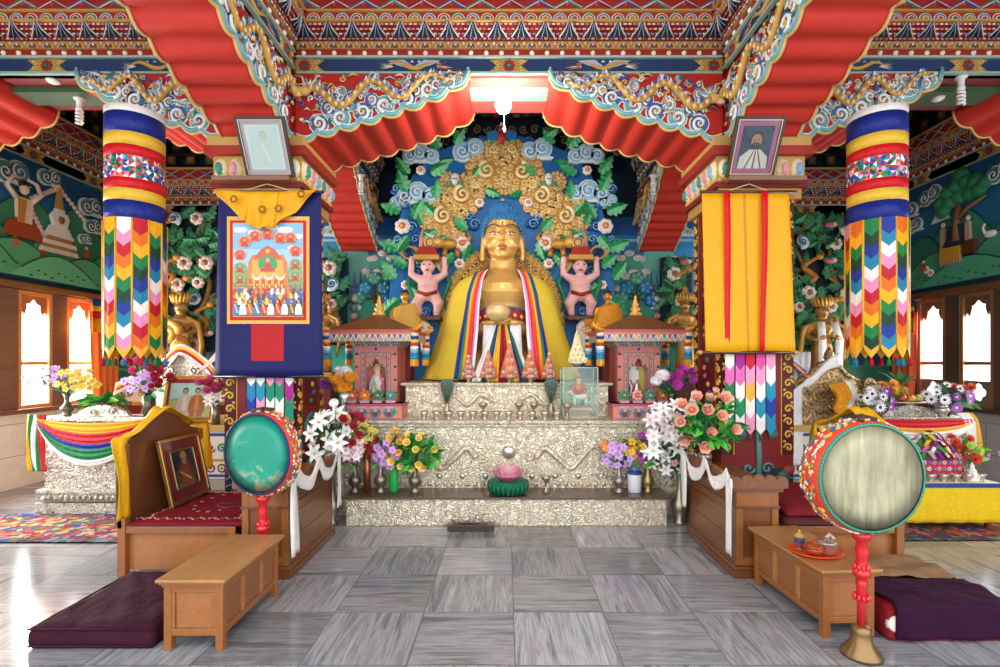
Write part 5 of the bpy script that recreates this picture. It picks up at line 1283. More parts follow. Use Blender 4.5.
mb = MB(); mb.lathe([(0, .12), (.06, .13), (.055, .19), (.035, .25), (.02, .265), (.03, .285), (.03, .31), (.012, .335), (.012, .36), (0, .365)], (gx, gy, z), 10, RED, sy=.6, cols=['#c9402f', '#c9402f', '#d97a5a', '#e0b09a', '#e8b894', '#e8b894', '#c9402f', '#e0b060', '#e0b060'])
for q in (-1, 1): mb.tube([(gx+q*.045, gy, z+.24), (gx+q*.075, gy-.02, z+.18), (gx+q*.05, gy-.04, z+.15)], [.016, .018, .012], '#d9705a')
mb.build('rider_figure', t)
zz = gz+h+.005
t = thing('cream_torma', 'pale yellow stepped torma of round flowers standing on the glass case', 'torma', (gx-.02, gy, zz))
mb = MB(); mb.kind = 'metal'; mb.lathe([(.03, 0), (.04, .01), (.05, .03), (.09, .045)], (gx-.02, gy, zz), 12, '#c8bfae'); mb.build('dish', t)
mb = MB(); mb.lathe([(.10, .045), (.09, .14), (.05, .26), (.02, .38), (0, .42)], (gx-.02, gy, zz), 12, '#efe8c8', sy=.7); mb.build('cone', t)
mb = MB()
for j, (n, r, q) in enumerate(((4, .09, .08), (3, .08, .14), (2, .06, .20), (1, .03, .255))):
    for i in range(n):
        u = (i-(n-1)/2)*.052; M = fr((gx-.02+u, gy-.075+.012*j, zz+q), (1, 0, 0), (0, 0, 1)); mb.M = M
        for k in range(8): mb.sph((.022*cos(k*pi/4), .022*sin(k*pi/4), 0), (.010, .010, .008), '#f4efd8', n=6, m=4)
        mb.sph((0, 0, .006), (.016, .016, .01), '#e8c83a', n=7, m=4); mb.M = Matrix()
for k in range(5): mb.sph((gx-.02, gy-.02, zz+.29+.03*k), .022-.003*k, '#f0e3a0', n=7, m=5)
mb.build('round_flower', t)
# peacock feather vases
for px, lab in ((447, 'on the side of the shrine with the white figure'), (551, 'by the glass case')):
    Y = 5.86; x = X(px, Y)
    t = thing('feather_vase', 'peacock feather vase '+lab, 'vase', (x, Y, 1.027))
    mb = MB(); mb.kind = 'metal'; mb.lathe([(.03, 0), (.025, .015), (.045, .05), (.04, .08), (.018, .12), (.03, .15)], (x, Y, 1.027), 12, '#b0a48c'); mb.build('vase', t)
    mb = MB(); mb.kind = 'leaf'
    mb.M = front((x, Y, 1.027))
    mb.prism([(-.012, .13), (.012, .13), (.07, .30), (.075, .40), (.04, .425), (-.04, .425), (-.075, .40), (-.07, .30)], -.015, .01, '#5a5340')
    for k in range(7): mb.tube([(0, .13, .012), (-.06+.02*k, .36, .016)], .003, '#3f5a3a', n=4)
    for a, b in ((-.045, .38), (.0, .39), (.045, .38), (-.03, .32), (.03, .33), (0, .27)): mb.dome(a, b, .022, .018, .01, .008, '#2f8f78', 8); mb.dome(a, b, .012, .010, .016, .006, '#1c4a8a', 8)
    mb.M = Matrix(); mb.build('feather', t)

# water bowls and goblets on the middle tier
bw = tag(MB().lathe([(.030, 0), (.024, .008), (.026, .02), (.040, .055), (.052, .085), (.048, .085), (.036, .055), (.0, .03)], (0, 0, 0), 16, '#c9c0b0', 'metal').build('water_bowl', loc=(0, 0, 0)), 'x', 'bowl', 'silver water bowls along the middle tier')
xs = [X(p, 5.6) for p in (424.5, 437, 449, 461, 473, 485, 496.5, 508.5, 520, 532, 544.5, 556.5, 567)]
nth = ['first', 'second', 'third', 'fourth', 'fifth', 'sixth', 'seventh', 'eighth', 'ninth', 'tenth', 'eleventh', 'twelfth', 'thirteenth']
for i, x in enumerate(xs[:-1]):
    o = bw if i == 0 else dup(bw, (0, 0, 0))
    o.location = (x, 5.57, 1.026); o['label'] = 'silver water bowl, %s from the shrine with the white figure' % nth[i]
gb = thing('offering_goblet', 'x', 'goblet', (0, 0, 0), 0, 'footed goblets behind the water bowls')
mb = MB(); mb.kind = 'metal'; mb.lathe([(.035, 0), (.03, .01), (.012, .03), (.012, .09), (.02, .105), (.05, .14), (.055, .165), (.05, .165), (.0, .13)], (0, 0, 0), 16, '#b8ab94'); mb.build('cup', gb)
mb = MB(); mb.lathe([(0, .15), (.035, .155), (.02, .175), (0, .185)], (0, 0, 0), 10, '#d9a08a'); mb.build('offering', gb)
for i, (px, lab) in enumerate(((483, 'standing alone behind the fifth water bowl'), (519, 'with a red offering, nearer the middle'), (534, 'beside the glass case'))):
    o = gb if i == 0 else dup(gb, (0, 0, 0)); o.location = (X(px, 5.7), 5.72, 1.026); o['label'] = 'tall silver offering goblet '+lab
o = dup(gb, (X(567, 5.57), 5.55, 1.026), label='silver offering goblet directly before the glass case')

# =================================================================== flowers
def petal(mb, M, L, W, tilt, curl, col, tip=None, k=3):
    v = []; f = []; c = []
    for i in range(k+1):
        t = i/k; a = tilt+curl*t; r = L*t; wd = W*.5*(sin(pi*min(.95, .18+.8*t)))**.7
        p = (r*cos(a), r*sin(a)); v += [(p[0], -wd, p[1]+wd*.25), (p[0], 0, p[1]), (p[0], wd, p[1]+wd*.25)]
    v.append((L*1.08*cos(tilt+curl), 0, L*1.08*sin(tilt+curl)))
    for i in range(k):
        a = i*3; f += [(a, a+3, a+4, a+1), (a+1, a+4, a+5, a+2)]; cc = tip if (tip and i == k-1) else col; c += [cc, cc]
    f += [(3*k, 3*k+3, 3*k+1), (3*k+1, 3*k+3, 3*k+2)]; c += [tip or col]*2
    o = mb.M; mb.M = o @ M; mb.add(v, f, c, 'petal', True); mb.M = o
BL = {}
def blossom_mesh(kind, c1, c2):
    key = (kind, c1, c2)
    if key in BL: return BL[key]
    mb = MB(); mb.kind = 'petal'; RZ = lambda a: Matrix.Rotation(a, 4, 'Z')
    if kind == 'lily':
        for k in range(6): petal(mb, RZ(k*pi/3), 1.0, .5, 1.0, -.75, c1, c2)
        for k in range(5): mb.tube([(0, 0, .1), (.16*cos(k*1.26), .16*sin(k*1.26), .55)], .02, '#b8862a', n=4)
    elif kind == 'orchid':
        for k in range(5): petal(mb, RZ(k*2*pi/5), .9, .85, .35, -.25, c1, None)
        mb.sph((0, 0, .12), (.2, .2, .16), c2, n=7, m=4)
    elif kind == 'rose':
        for r_, n, t in ((1.0, 6, .35), (.75, 5, .8), (.5, 4, 1.2)):
            for k in range(n): petal(mb, RZ(k*2*pi/n+r_*3), r_*.9, r_*.95, t, .5, c1 if r_ > .6 else c2)
        mb.sph((0, 0, .3), (.22, .22, .3), c2, n=7, m=4)
    elif kind == 'mum':
        for r_, n, t in ((1.0, 14, .05), (.95, 13, .35), (.85, 11, .7), (.65, 8, 1.1)):
            for k in range(n): petal(mb, RZ(k*2*pi/n+t), r_, .3, t, .25, c1 if t < .8 else c2, k=2)
    elif kind == 'aster':
        for k in range(12): petal(mb, RZ(k*pi/6), .95, .36, .15, .1, c1, None, 2)
        mb.sph((0, 0, .1), (.28, .28, .16), c2, n=8, m=4)
    elif kind == 'calla':
        mb.lathe([(.02, -.6), (.08, 0), (.25, .5), (.5, .9)], (0, 0, 0), 10, c1); mb.tube([(0, 0, .2), (0, 0, .8)], .06, c2)
    o = mb.build('blossom', loc=(0, 0, 0)); me = o.data; bpy.data.objects.remove(o); BL[key] = me; return me
VP = {'pewter': [(.36, 0), (.38, .03), (.22, .10), (.20, .14), (.42, .30), (.46, .40), (.36, .50), (.17, .58), (.15, .80), (.20, .92), (.30, 1.0), (.26, 1.0), (.10, .85)],
      'tall': [(.30, 0), (.32, .03), (.2, .08), (.38, .25), (.4, .36), (.2, .5), (.14, .62), (.14, .82), (.24, 1.0), (.2, 1.0), (.1, .8)],
      'tube': [(.5, 0), (.5, 1.0), (.42, 1.0), (.42, .9)], 'jar': [(.3, 0), (.36, .05), (.40, .5), (.34, .85), (.38, 1.0), (.32, 1.0), (.25, .8)]}
def bouquet(label, loc, vase, vh, vw, vcol, vkind, heads, cen, rad, leaves=(20, .10, '#2a8a3a', '#5fb04a'), seed=1, group=None, name='flower_vase', face=(0, -1, .35), vname='vase'):
    rr = random.Random(seed); loc = Vector(loc)
    t = thing(name, label, 'flowers', loc, 0, group)
    if vase:
        mb = MB(); mb.kind = vkind; mb.lathe([(r*vw, z*vh) for r, z in VP[vase]], loc, 18, vcol); mb.build(vname, t)
    C0 = loc+Vector((0, 0, vh*.9)); cen = loc+Vector(cen); top = []
    pos = []
    for (kind, c1, c2, sz, n, sub) in heads:
        me = blossom_mesh(kind, c1, c2)
        for i in range(n):
            for _ in range(30):
                th = rr.uniform(0, 2*pi); q = rr.random()**.5; fz = rr.uniform(-1, 1)
                d = Vector((q*cos(th), -abs(rr.gauss(.0, .6)) if rr.random() < .75 else rr.uniform(0, .7), q*sin(th)))
                if sub: d = Vector((sub[0]+d.x*sub[2], d.y, sub[1]+d.z*sub[2]))
                p = cen+Vector((d.x*rad[0], d.y*rad[1], d.z*rad[2]))
                if all((p-o).length > .75*(sz+s_) for o, s_ in pos): break
            p.z = max(p.z, loc.z+vh*.75+.03); pos.append((p, sz)); top.append(p)
            o = bpy.data.objects.new('blossom', me); C.objects.link(o); o.parent = t
            dr = (p-cen); dr = Vector((dr.x/rad[0], dr.y/rad[1], dr.z/rad[2]))*.8+Vector(face)
            o.location = p-loc; o.rotation_euler = dr.to_track_quat('Z', 'Y').to_euler(); o.scale = (sz*rr.uniform(.85, 1.15),)*3
    mb = MB(); mb.kind = 'leaf'
    for p in top:
        mid = (C0+p)/2+Vector((0, .01, .02)); mb.tube([C0+Vector((rr.uniform(-1, 1)*vw*.2, 0, 0)), mid, p], .004, leaves[2], n=4)
    mb.build('stem', t)
    mb = MB(); mb.kind = 'leaf'; n, Ls, ca, cb = leaves
    for i in range(n):
        th = rr.uniform(0, 2*pi); q = rr.random()**.5
        p = cen+Vector((q*cos(th)*rad[0]*1.02, rr.uniform(-.8, .6)*rad[1], q*sin(th)*rad[2]*.95-rad[2]*.18))
        d = (p-C0).normalized()+Vector((rr.uniform(-.5, .5), rr.uniform(-.6, .2), rr.uniform(-.6, .4))); d.normalize(); p.z = max(p.z, loc.z+vh*.7+Ls*.45)
        M = Matrix.Translation(p-d*Ls*.4) @ d.to_track_quat('X', 'Z').to_matrix().to_4x4() @ Matrix.Rotation(rr.uniform(-1, 1), 4, 'X')
        mb.M = M; c = rr.choice((ca, cb, ca))
        petal(mb, Matrix(), Ls*rr.uniform(.7, 1.2), Ls*.42, .1, -.5, c)
        for j in range(len(mb.k)-8, len(mb.k)): mb.k[j] = 'leaf'
        mb.M = Matrix()
    mb.build('foliage', t)
    return t
LV = lambda n, s=.09: (n, s, '#237a35', '#4fa545')
PEW = '#9a948a'
bouquet('pewter vase of orange, purple and white chrysanthemums at the shrine with the white figure', (-1.775, 5.535, 1.026), 'pewter', .28, .13, PEW, 'metal',
    [('mum', '#f0a21c', '#f6c03a', .062, 12, (.1, .0, .7)), ('mum', '#8a2f96', '#b05ac0', .05, 5, (-.7, -.2, .4)), ('mum', '#f4f1f0', '#ffffff', .055, 5, (.2, .7, .4))], (.0, -.02, .42), (.16, .09, .12), LV(20, .07), 11)
bouquet('pewter vase of magenta and white chrysanthemums at the shrine with the mirror', (1.80, 5.54, 1.026), 'pewter', .28, .13, PEW, 'metal',
    [('mum', '#c234a8', '#d86ac8', .06, 14, (.35, .2, .7)), ('mum', '#f4f1f0', '#ffffff', .055, 7, (-.6, .1, .4)), ('mum', '#c01f3a', '#d8405a', .05, 2, (.3, .8, .2))], (.0, -.02, .43), (.2, .09, .15), LV(30), 12)
zs, ys = .296, 5.32
def low(px): return (X(px, ys), ys, zs)
bouquet('dark pewter vase of yellow-green orchids and pink lilies beside the copper tube', low(355), 'pewter', .32, .15, '#7f776c', 'metal',
    [('orchid', '#d8d24a', '#c98a3a', .048, 14, (.3, .3, .65)), ('lily', '#f2e6e6', '#e0909a', .075, 7, (-.5, -.4, .5)), ('rose', '#f0c07a', '#e89a4a', .08, 1, (-.5, .8, .1)), ('orchid', '#b01f3a', '#d84a5a', .045, 5, (.1, .8, .4)), ('orchid', '#8a5aa8', '#d8c03a', .04, 3, (-.1, -.3, .3))], (-.03, -.03, .50), (.2, .08, .24), LV(16, .1), 13)
bouquet('tall copper tube vase holding a few red and yellow blooms', low(367), 'tube', .45, .075, '#b06a4a', 'metal',
    [('orchid', '#e0d65a', '#b8a02a', .04, 5, (.3, .5, .5)), ('orchid', '#d83a2a', '#f0b03a', .04, 3, (0, -.5, .5))], (.03, 0, .55), (.09, .05, .11), LV(8), 14)
bouquet('pewter vase of lilac orchids and red roses between the copper tube and green bottle', low(380.5), 'pewter', .33, .15, '#8f887c', 'metal',
    [('orchid', '#d3a0e0', '#b060c0', .05, 24, (.2, -.1, .7)), ('rose', '#b81a28', '#8a1020', .055, 5, (-.6, .3, .4))], (.04, -.03, .42), (.16, .08, .19), LV(12), 15)
bouquet('shiny green glass bottle with orange-yellow roses', low(394), 'jar', .30, .13, '#1fa84a', 'gloss',
    [('rose', '#f6cc62', '#efae48', .056, 13, None)], (.02, -.02, .50), (.11, .07, .15), LV(14), 16)
bouquet('pewter vase of yellow roses in bright green fern beside the green bottle', low(415), 'pewter', .31, .15, '#8f887c', 'metal',
    [('rose', '#fae07a', '#f4c452', .066, 13, None)], (.0, -.02, .44), (.23, .1, .18), (110, .13, '#1f8f3a', '#5fc84a'), 17)
bouquet('pewter vase of lilac and yellow orchids near the water jug', low(619), 'pewter', .31, .15, '#9a9284', 'metal',
    [('orchid', '#d3a8e6', '#b060c0', .05, 24, (-.2, -.2, .7)), ('orchid', '#f0c23a', '#d88a2a', .045, 16, (.5, .2, .5)), ('orchid', '#f0903a', '#e8c03a', .04, 3, (-.8, .4, .2))], (.02, -.02, .42), (.21, .08, .17), LV(12), 18)
bouquet('brass vase of deep purple orchids beside the water jug', low(648), 'tall', .36, .15, '#a58c5c', 'metal',
    [('orchid', '#a51fa0', '#d86ac8', .045, 13, (-.2, .3, .7)), ('orchid', '#e8a03a', '#c8702a', .03, 1, (0, -.9, .1))], (-.02, 0, .42), (.16, .07, .22), LV(16, .11), 19)
t = thing('water_jug', 'clear plastic jug with blue lid on the altar step', 'jug', low(634.5))
b = Vector(low(634.5)); mb = MB(); mb.kind = 'plastic'; mb.lathe([(.062, 0), (.068, .01), (.074, .19), (.07, .195)], b, 18, '#dfe0ea'); mb.build('body', t)
mb = MB(); mb.kind = 'plastic'; mb.lathe([(.078, .19), (.08, .205), (.07, .215), (.03, .22), (.02, .24), (.022, .27), (0, .275)], b, 18, '#2f62b0', cols=['#2f4a9a', '#2f4a9a', '#2f4a9a', '#3a8fd0', '#3a8fd0', '#3a8fd0']); mb.build('lid', t)
bouquet('tall floor vase of white lilies against the altar end with the water jug', (1.78, 5.22, 0), 'tall', .58, .22, '#a29a86', 'metal',
    [('lily', '#f4f4ee', '#ffffff', .085, 26, None), ('lily', '#f4f0ee', '#f0c0cc', .085, 8, (-.3, .4, .5)), ('calla', '#f6f6f0', '#e8d27a', .10, 3, (.6, .9, .3)), ('rose', '#e0b04a', '#d8902a', .06, 4, (.5, -.3, .4)), ('orchid', '#e0a8a0', '#c86a5a', .05, 4, (.3, -.7, .3))], (-.12, -.05, .88), (.26, .12, .34), LV(26, .14), 20)
bouquet('tall floor vase of white lilies, red roses and yellow blooms by the khata-draped pedestal', (-1.78, 5.20, 0), 'tall', .58, .22, '#a29a86', 'metal',
    [('lily', '#f4f4ee', '#ffffff', .10, 14, (-.3, .1, .75)), ('rose', '#b81a34', '#90102a', .065, 9, (.6, .2, .45)), ('rose', '#f2c890', '#e8a05a', .085, 2, (.35, .5, .15)), ('rose', '#f0c01c', '#d8a010', .06, 2, (-.1, -.45, .2)), ('calla', '#f6f6f0', '#e8e0a0', .10, 2, (.2, 1.0, .1)), ('lily', '#f4f0ee', '#e8a0b8', .07, 6, (.6, -.5, .3))], (.10, -.10, .93), (.26, .10, .30), LV(26, .14), 21)

# lotus bowl in the middle of the step
b = Vector((X(508, 5.275), 5.275, .296)); t = thing('lotus_lamp', 'pink fabric lotus on a green frilled base in the middle of the altar step', 'lamp', b)
mb = MB(); mb.kind = 'satin'; mb.lathe([(.13+.012*0, 0), (.17, .03), (.205, .10), (.195, .13)], b, 40, '#0f6a4a'); 
for k in range(24): a = 2*pi*k/24; mb.tube([b+Vector((.15*cos(a), .15*sin(a), 0)), b+Vector((.2*cos(a), .2*sin(a), .06)), b+Vector((.2*cos(a), .2*sin(a), .12))], .018, '#0f6a4a', n=5)
mb.build('frilled_base', t)
mb = MB(); mb.kind = 'petal'
for ring, (n, L, ti, c) in enumerate(((16, .17, .25, '#c9305a'), (14, .16, .6, '#e06a8a'), (10, .12, .9, '#a8d0a8'))):
    for k in range(n): petal(mb, Matrix.Translation(b+Vector((0, 0, .12))) @ Matrix.Rotation(2*pi*k/n+ring*.2, 4, 'Z') @ Matrix.Translation((.04, 0, 0)), L, .10, ti, .5, c, '#f0a0b8' if ring < 2 else '#cfe4c8')
mb.build('petal', t)
mb = MB(); mb.kind = 'metal'; mb.lathe([(0, .14), (.05, .15), (.07, .18), (.03, .22), (0, .23)], b, 12, '#d8d4c8'); mb.build('cup', t)
# little goblets on the lower step
for px, lab in ((546, 'near the pink lotus'), ):
    o = dup(gb, low(px), label='small silver goblet on the altar step '+lab, group='x'); del o['group']
# dark wooden incense box on the floor
mb = MB(); mb.kind = 'wood'; x0, x1 = X(448, 5.02), X(494, 5.02); b = (x0+x1)/2
t = thing('incense_box', 'long dark wooden incense box lying on the floor before the altar', 'box', (b, 5.0, 0))
mb.box((x0, 4.96, 0), (x1, 5.05, .05), '#3a2622'); mb.build('tray', t, bevel=.004)
mb = MB(); mb.kind = 'wood'; mb.box((x0-.005, 4.955, .05), (x1+.005, 5.055, .066), '#4a322a'); mb.tube([(x0+.06, 5.0, .066), (x0+.2, 5.0, .078), (x1-.06, 5.0, .066)], .012, '#54382c'); mb.build('lid', t, bevel=.003)
# =================================================================== things that hang
CH = ['#147a9e', '#e6e0da', '#e88ab4', '#b81022', '#dd6a12', '#eca80e', '#0d7838', '#083a28', '#14308c']
def cyl_banner(cx, lab, ph):
    Y, r = 4.5, .222; n = 12
    t = thing('hanging_banner', lab, 'banner', (cx, Y, 1.62), 0, 'cylindrical silk banners')
    P = lambda a, z, q=0: Vector((cx+(r+q)*sin(a), Y-(r+q)*cos(a), z))
    mb = MB(); mb.kind = 'cloth'; mb.lathe([(r, 3.77), (r+.004, 3.83), (r-.01, 3.83)], (cx, Y, 0), 40, '#e6e0da', caps=False); mb.build('rim', t)
    mb = MB(); mb.kind = 'satin'
    zs_ = [(3.77, 3.60, '#15277c'), (3.60, 3.49, '#e0b63a'), (3.49, 3.40, '#c8141e'), (3.21, 3.12, '#c8141e'), (3.12, 3.02, '#e0b63a'), (3.02, 2.85, '#15277c')]
    for a, b, c in zs_: mb.lathe([(r, b), (r, a)], (cx, Y, 0), 40, c, caps=False)
    mb.build('band', t, solid=.004)
    mb = MB(); mb.kind = 'satin'; rows, cols = 4, 30; rr = random.Random(ph)
    cc = ['#c8141e', '#f0ece6', '#1a3a9e', '#e87a1e', '#7a3a90', '#138a44', '#f29ac0', '#1f8fb0', '#0c4a34']
    for i in range(rows):
        for j in range(cols):
            z1 = 3.40-i*.19/rows; z0 = z1-.19/rows; a0 = 2*pi*j/cols; a1 = 2*pi*(j+1)/cols; am = (a0+a1)/2; zm = (z0+z1)/2
            A, B, Cc, D, E = P(a0, z1), P(a1, z1), P(a1, z0), P(a0, z0), P(am, zm, .004)
            for tri in ((B, A, E), (Cc, B, E), (D, Cc, E), (A, D, E)): mb.add(tri, [(0, 1, 2)], rr.choice(cc))
    mb.build('patchwork_band', t)
    for s in range(n):
        mb = MB(); mb.kind = 'satin'; a0 = 2*pi*s/n+.03; a1 = 2*pi*(s+1)/n-.03; am = (a0+a1)/2; q = .006+.004*(s % 2); h = .098; dd = .05
        z = 2.87; i = 0
        while z > 1.80:
            c = CH[(i+ph+s*2) % 9]; zb = max(z-h, 1.80)
            mb.add([P(a0, z, q), P(am, z-dd if i else z, q), P(a1, z, q), P(a1, zb, q), P(am, zb-dd, q), P(a0, zb, q)], [(1, 0, 5, 4), (2, 1, 4, 3)], c); z -= h; i += 1
        zb = 1.80
        mb.add([P(a0, zb, q), P(am, zb-dd, q), P(a1, zb, q), P(a1, zb-.04, q), P(am, zb-.12, q), P(a0, zb-.04, q)], [(1, 0, 5, 4), (2, 1, 4, 3)], '#e0a82c')
        for a in (a0-.022, a1+.022): mb.tube([P(a, 2.87, q), P(a, 1.77, q)], .007, '#d9a92c', n=4)
        o = mb.build('streamer', t, solid=.003)
        mb = MB(); mb.kind = 'cloth'; b = P(am, zb-.12, q); mb.lathe([(.004, .0), (.016, -.015), (.02, -.06), (.0, -.065)], b, 6, CH[(s*3) % 9]); mb.build('tassel', o)
    mb = MB(); mb.tube([(cx, Y+r, 3.82), (cx, 4.72, 3.9), (cx, 5.0, 4.02)], .008, '#d8cdb8', n=5); mb.build('hanging_cord', t)
cyl_banner(-3.27, 'cylindrical multicoloured silk banner hanging on the navy thangka side', 1)
cyl_banner(3.27, 'cylindrical multicoloured silk banner hanging on the yellow-covered thangka side', 4)

TY = 4.83
def tx(px): return X(px, TY)
def tz(py): return H(py, TY)
# ---- navy thangka with painting
t = thing('thangka', 'navy brocade thangka with a painted crowd scene and yellow veil', 'thangka', (tx(268), TY, tz(377)))
mb = MB(); mb.kind = 'brocade'
def ft(u, v): 
    xl = tx(219)+(tx(214.5)-tx(219))*v; xr = tx(321)+(tx(323)-tx(321))*v; return Vector((xl+(xr-xl)*u, TY+.012*sin(u*5+v*2)*v, tz(192)+(tz(377)-tz(192))*v))
mb.grid(ft, 16, 20, '#15185a'); mb.f = [q[::-1] for q in mb.f]; mb.build('brocade_panel', t, solid=.01)
mb = MB(); mb.kind = 'satin'; M = front((0, TY-.014, 0))
mb.M = M
mb.box((tx(228), tz(324), -.004), (tx(310), tz(217), .004), '#e0b45a'); mb.box((tx(231), tz(320.5), .004), (tx(307), tz(221), .006), '#c81c22')
mb.rect(tx(234), tz(317), tx(304), tz(223.5), .0065, '#e8c87a'); mb.build('silk_border', t)
mb = MB(); mb.kind = 'satin'; mb.M = M; mb.box((tx(252), tz(361), -.004), (tx(284.5), tz(324.5), .003), '#b40e18'); mb.build('red_patch', t)
mb = MB(); w = tx(303.5)-tx(234.5); h = tz(224)-tz(316.5)
P = Paint(mb, front((tx(234.5), TY-.0215, tz(316.5))))
P.rect(0, 0, w, h, '#9fcbe8'); P.rect(0, h*.72, w, h, '#7fb6e0')
for x, y, r in ((.1, .93, .09), (.3, .9, .08), (.75, .93, .1), (.92, .86, .08), (.55, .96, .09), (.15, .8, .06), (.85, .74, .06)):
    for k in range(3): P.ell(w*x+(k-1)*r*.5*w, h*y, r*w*.6, r*w*.42, '#f4f2ee')
for x, y, ww, hh, c in ((.1, .42, .3, .25, '#5fae6a'), (.9, .42, .3, .25, '#5fae6a'), (.5, .5, .45, .22, '#7fc07a'), (.2, .3, .4, .2, '#3f9a5a'), (.8, .3, .4, .2, '#3f9a5a')): P.poly([(max(0, w*(x-ww/2)), h*(y-.1)), (min(w, w*(x+ww/2)), h*(y-.1)), (min(w, w*(x+ww*.3)), h*(y+hh*.5)), (w*x, h*(y+hh*.6)), (max(0, w*(x-ww*.3)), h*(y+hh*.5))], c)
P.rect(0, 0, w, h*.3, '#4a9a5a')
# central golden throne
P.poly([(w*.2, h*.24), (w*.8, h*.24), (w*.78, h*.58), (w*.72, h*.66), (w*.28, h*.66), (w*.22, h*.58)], '#d87a2a')
P.poly([(w*.26, h*.3), (w*.74, h*.3), (w*.72, h*.6), (w*.28, h*.6)], '#e8a83a')
P.poly([(w*.3, h*.62), (w*.7, h*.62), (w*.6, h*.72), (w*.5, h*.76), (w*.4, h*.72)], '#c8541e')
for i in range(6): P.rect(w*(.23+.09*i), h*.25, w*(.28+.09*i), h*.40, '#b8501e'); P.ell(w*(.255+.09*i), h*.325, w*.014, h*.025, '#f0d07a')
for q in (0, 1, 2):
    u0 = .26+.17*q; P.poly([(w*u0, h*.47), (w*(u0+.04), h*.40), (w*(u0+.085), h*.385), (w*(u0+.13), h*.40), (w*(u0+.17), h*.47), (w*(u0+.125), h*.425), (w*(u0+.085), h*.41), (w*(u0+.045), h*.425)], '#f4f0ea')
P.ell(w*.5, h*.56, w*.14, h*.09, '#2f9a5a'); P.sitter(w*.5, h*.48, w*.22, '#c8381e', halo=None); P.ell(w*.5, h*.70, w*.03, h*.02, '#e8c83a')
for x, y in ((.1, .64), (.9, .68), (.1, .5), (.9, .54), (.1, .38), (.9, .41), (.13, .27), (.88, .29), (.17, .78), (.83, .82), (.32, .84), (.5, .86), (.68, .82)):
    P.ell(w*x, h*(y+.02), w*.09, h*.06, '#e8923a'); P.ell(w*x, h*(y+.025), w*.07, h*.048, '#5a9a6a' if y < .6 else '#d84a2a'); P.sitter(w*x, h*(y-.03), w*.12, '#b8281e')
rr = random.Random(4); cl = ['#f2efe8', '#c8281e', '#2a6ab8', '#e87a2a', '#7a3a2a', '#2a3a6a', '#e8c83a', '#8fb8d8']
for row, y in enumerate((.22, .17, .12)):
    for i in range(13): P.person(w*(.03+.078*i+.03*(row % 2)), h*y, w*.15, rr.choice(cl[:7]))
for i, c in enumerate(('#2a7ac8', '#f0ede6', '#d8501e', '#2a7ac8', '#c81c22', '#f0ede6', '#c81c22', '#e8e4dc', '#7a4a2a', '#f0ede6')): P.person(w*(.06+.1*i), h*.015, w*.23, c, sash='#f4f0ea' if i % 2 else '#e0b43a')
mb.build('painting', t)
# veil gathered up at the top
mb = MB(); mb.kind = 'satin'
def veil(pts_top, pts_bot, k=14, dep=.05):
    def f(u, v):
        n = len(pts_top)-1; i = min(n-1, int(u*n)); q = u*n-i
        a = Vector(pts_top[i]).lerp(Vector(pts_top[i+1]), q); b = Vector(pts_bot[i]).lerp(Vector(pts_bot[i+1]), q); p = a.lerp(b, v)
        return Vector((tx(p.x), TY-.04-dep*v*(.55+.45*sin(u*k)), tz(p.y)))
    return f
mb.grid(veil([(217, 191), (235, 192), (255, 193)], [(217.5, 193), (232, 208), (249, 224)], 9), 20, 8, '#f0a91a')
mb.grid(veil([(249, 193), (262, 193), (284, 193)], [(250, 226), (262, 231), (278, 229)], 11, .07), 20, 8, '#f2b01c')
mb.grid(veil([(280, 193), (300, 192), (319, 191)], [(277, 228), (298, 214), (318.5, 193)], 9), 20, 8, '#f0a91a')
mb.f = [q[::-1] for q in mb.f]
for px, py in ((306, 198), (268, 213), (240, 203), (284, 212)):
    for k in range(8): a = k*pi/4; mb.sph((tx(px)+.028*cos(a), TY-.115, tz(py)+.028*sin(a)), (.010, .004, .010), '#d8401e' if k % 2 else '#2a8a3a', n=5, m=3)
mb.build('veil', t, solid=.004)
mb = MB(); mb.kind = 'wood'
for z in (tz(192), tz(376.5)): mb.tube([(tx(213.5), TY, z), (tx(323.5), TY, z)], .014, '#1d1520', n=8)
mb.build('rod', t)
mb = MB(); mb.tube([(tx(240), TY, tz(192)), (tx(268), TY-.02, 3.33), (tx(296), TY, tz(192))], .005, '#d8c8a8', n=4); mb.build('hanging_cord', t)
# ---- yellow-covered thangka
t = thing('covered_thangka', 'thangka hidden under a plain yellow silk cover with two red ribbons', 'thangka', (tx(749), TY, tz(353)))
mb = MB(); mb.kind = 'damask'
def f2(u, v):
    xl = tx(702)+(tx(705.5)-tx(702))*v; xr = tx(789)+(tx(794.5)-tx(789))*v; return Vector((xl+(xr-xl)*u, TY-.02*sin(u*7)*v, tz(192)+(tz(352)-tz(192))*v))
mb.grid(f2, 30, 16, lambda u, v: '#eaa810' if not .48 < u < .49 else '#d08a0a'); mb.f = [q[::-1] for q in mb.f]; mb.build('silk_cover', t, solid=.008)
for a, b, c, d in ((722.5, 728.5, 724, 729), (760, 766, 759, 763.5)):
    mb = MB(); mb.kind = 'satin'; mb.grid(lambda u, v: Vector((tx(a+(b-a)*u+(c-a+(d-b-c+a)*u)*v), TY-.032-.012*sin(v*5), tz(192)+(tz(352)-tz(192))*v)), 2, 14, '#d8101c'); mb.f = [q[::-1] for q in mb.f]; mb.build('red_ribbon', t, solid=.004)
mb = MB(); mb.kind = 'wood'
for z in (tz(192), tz(352.5)): mb.tube([(tx(700), TY, z), (tx(796), TY, z)], .016, '#4a2a1c', n=8)
for px in (700, 796): mb.sph((tx(px), TY, tz(352.5)), .024, '#c9a05a', 'gilt')
mb.build('rod', t)
mb = MB(); mb.tube([(tx(725), TY, tz(192)), (tx(748), TY-.02, 3.33), (tx(771), TY, tz(192))], .005, '#d8c8a8', n=4); mb.build('hanging_cord', t)
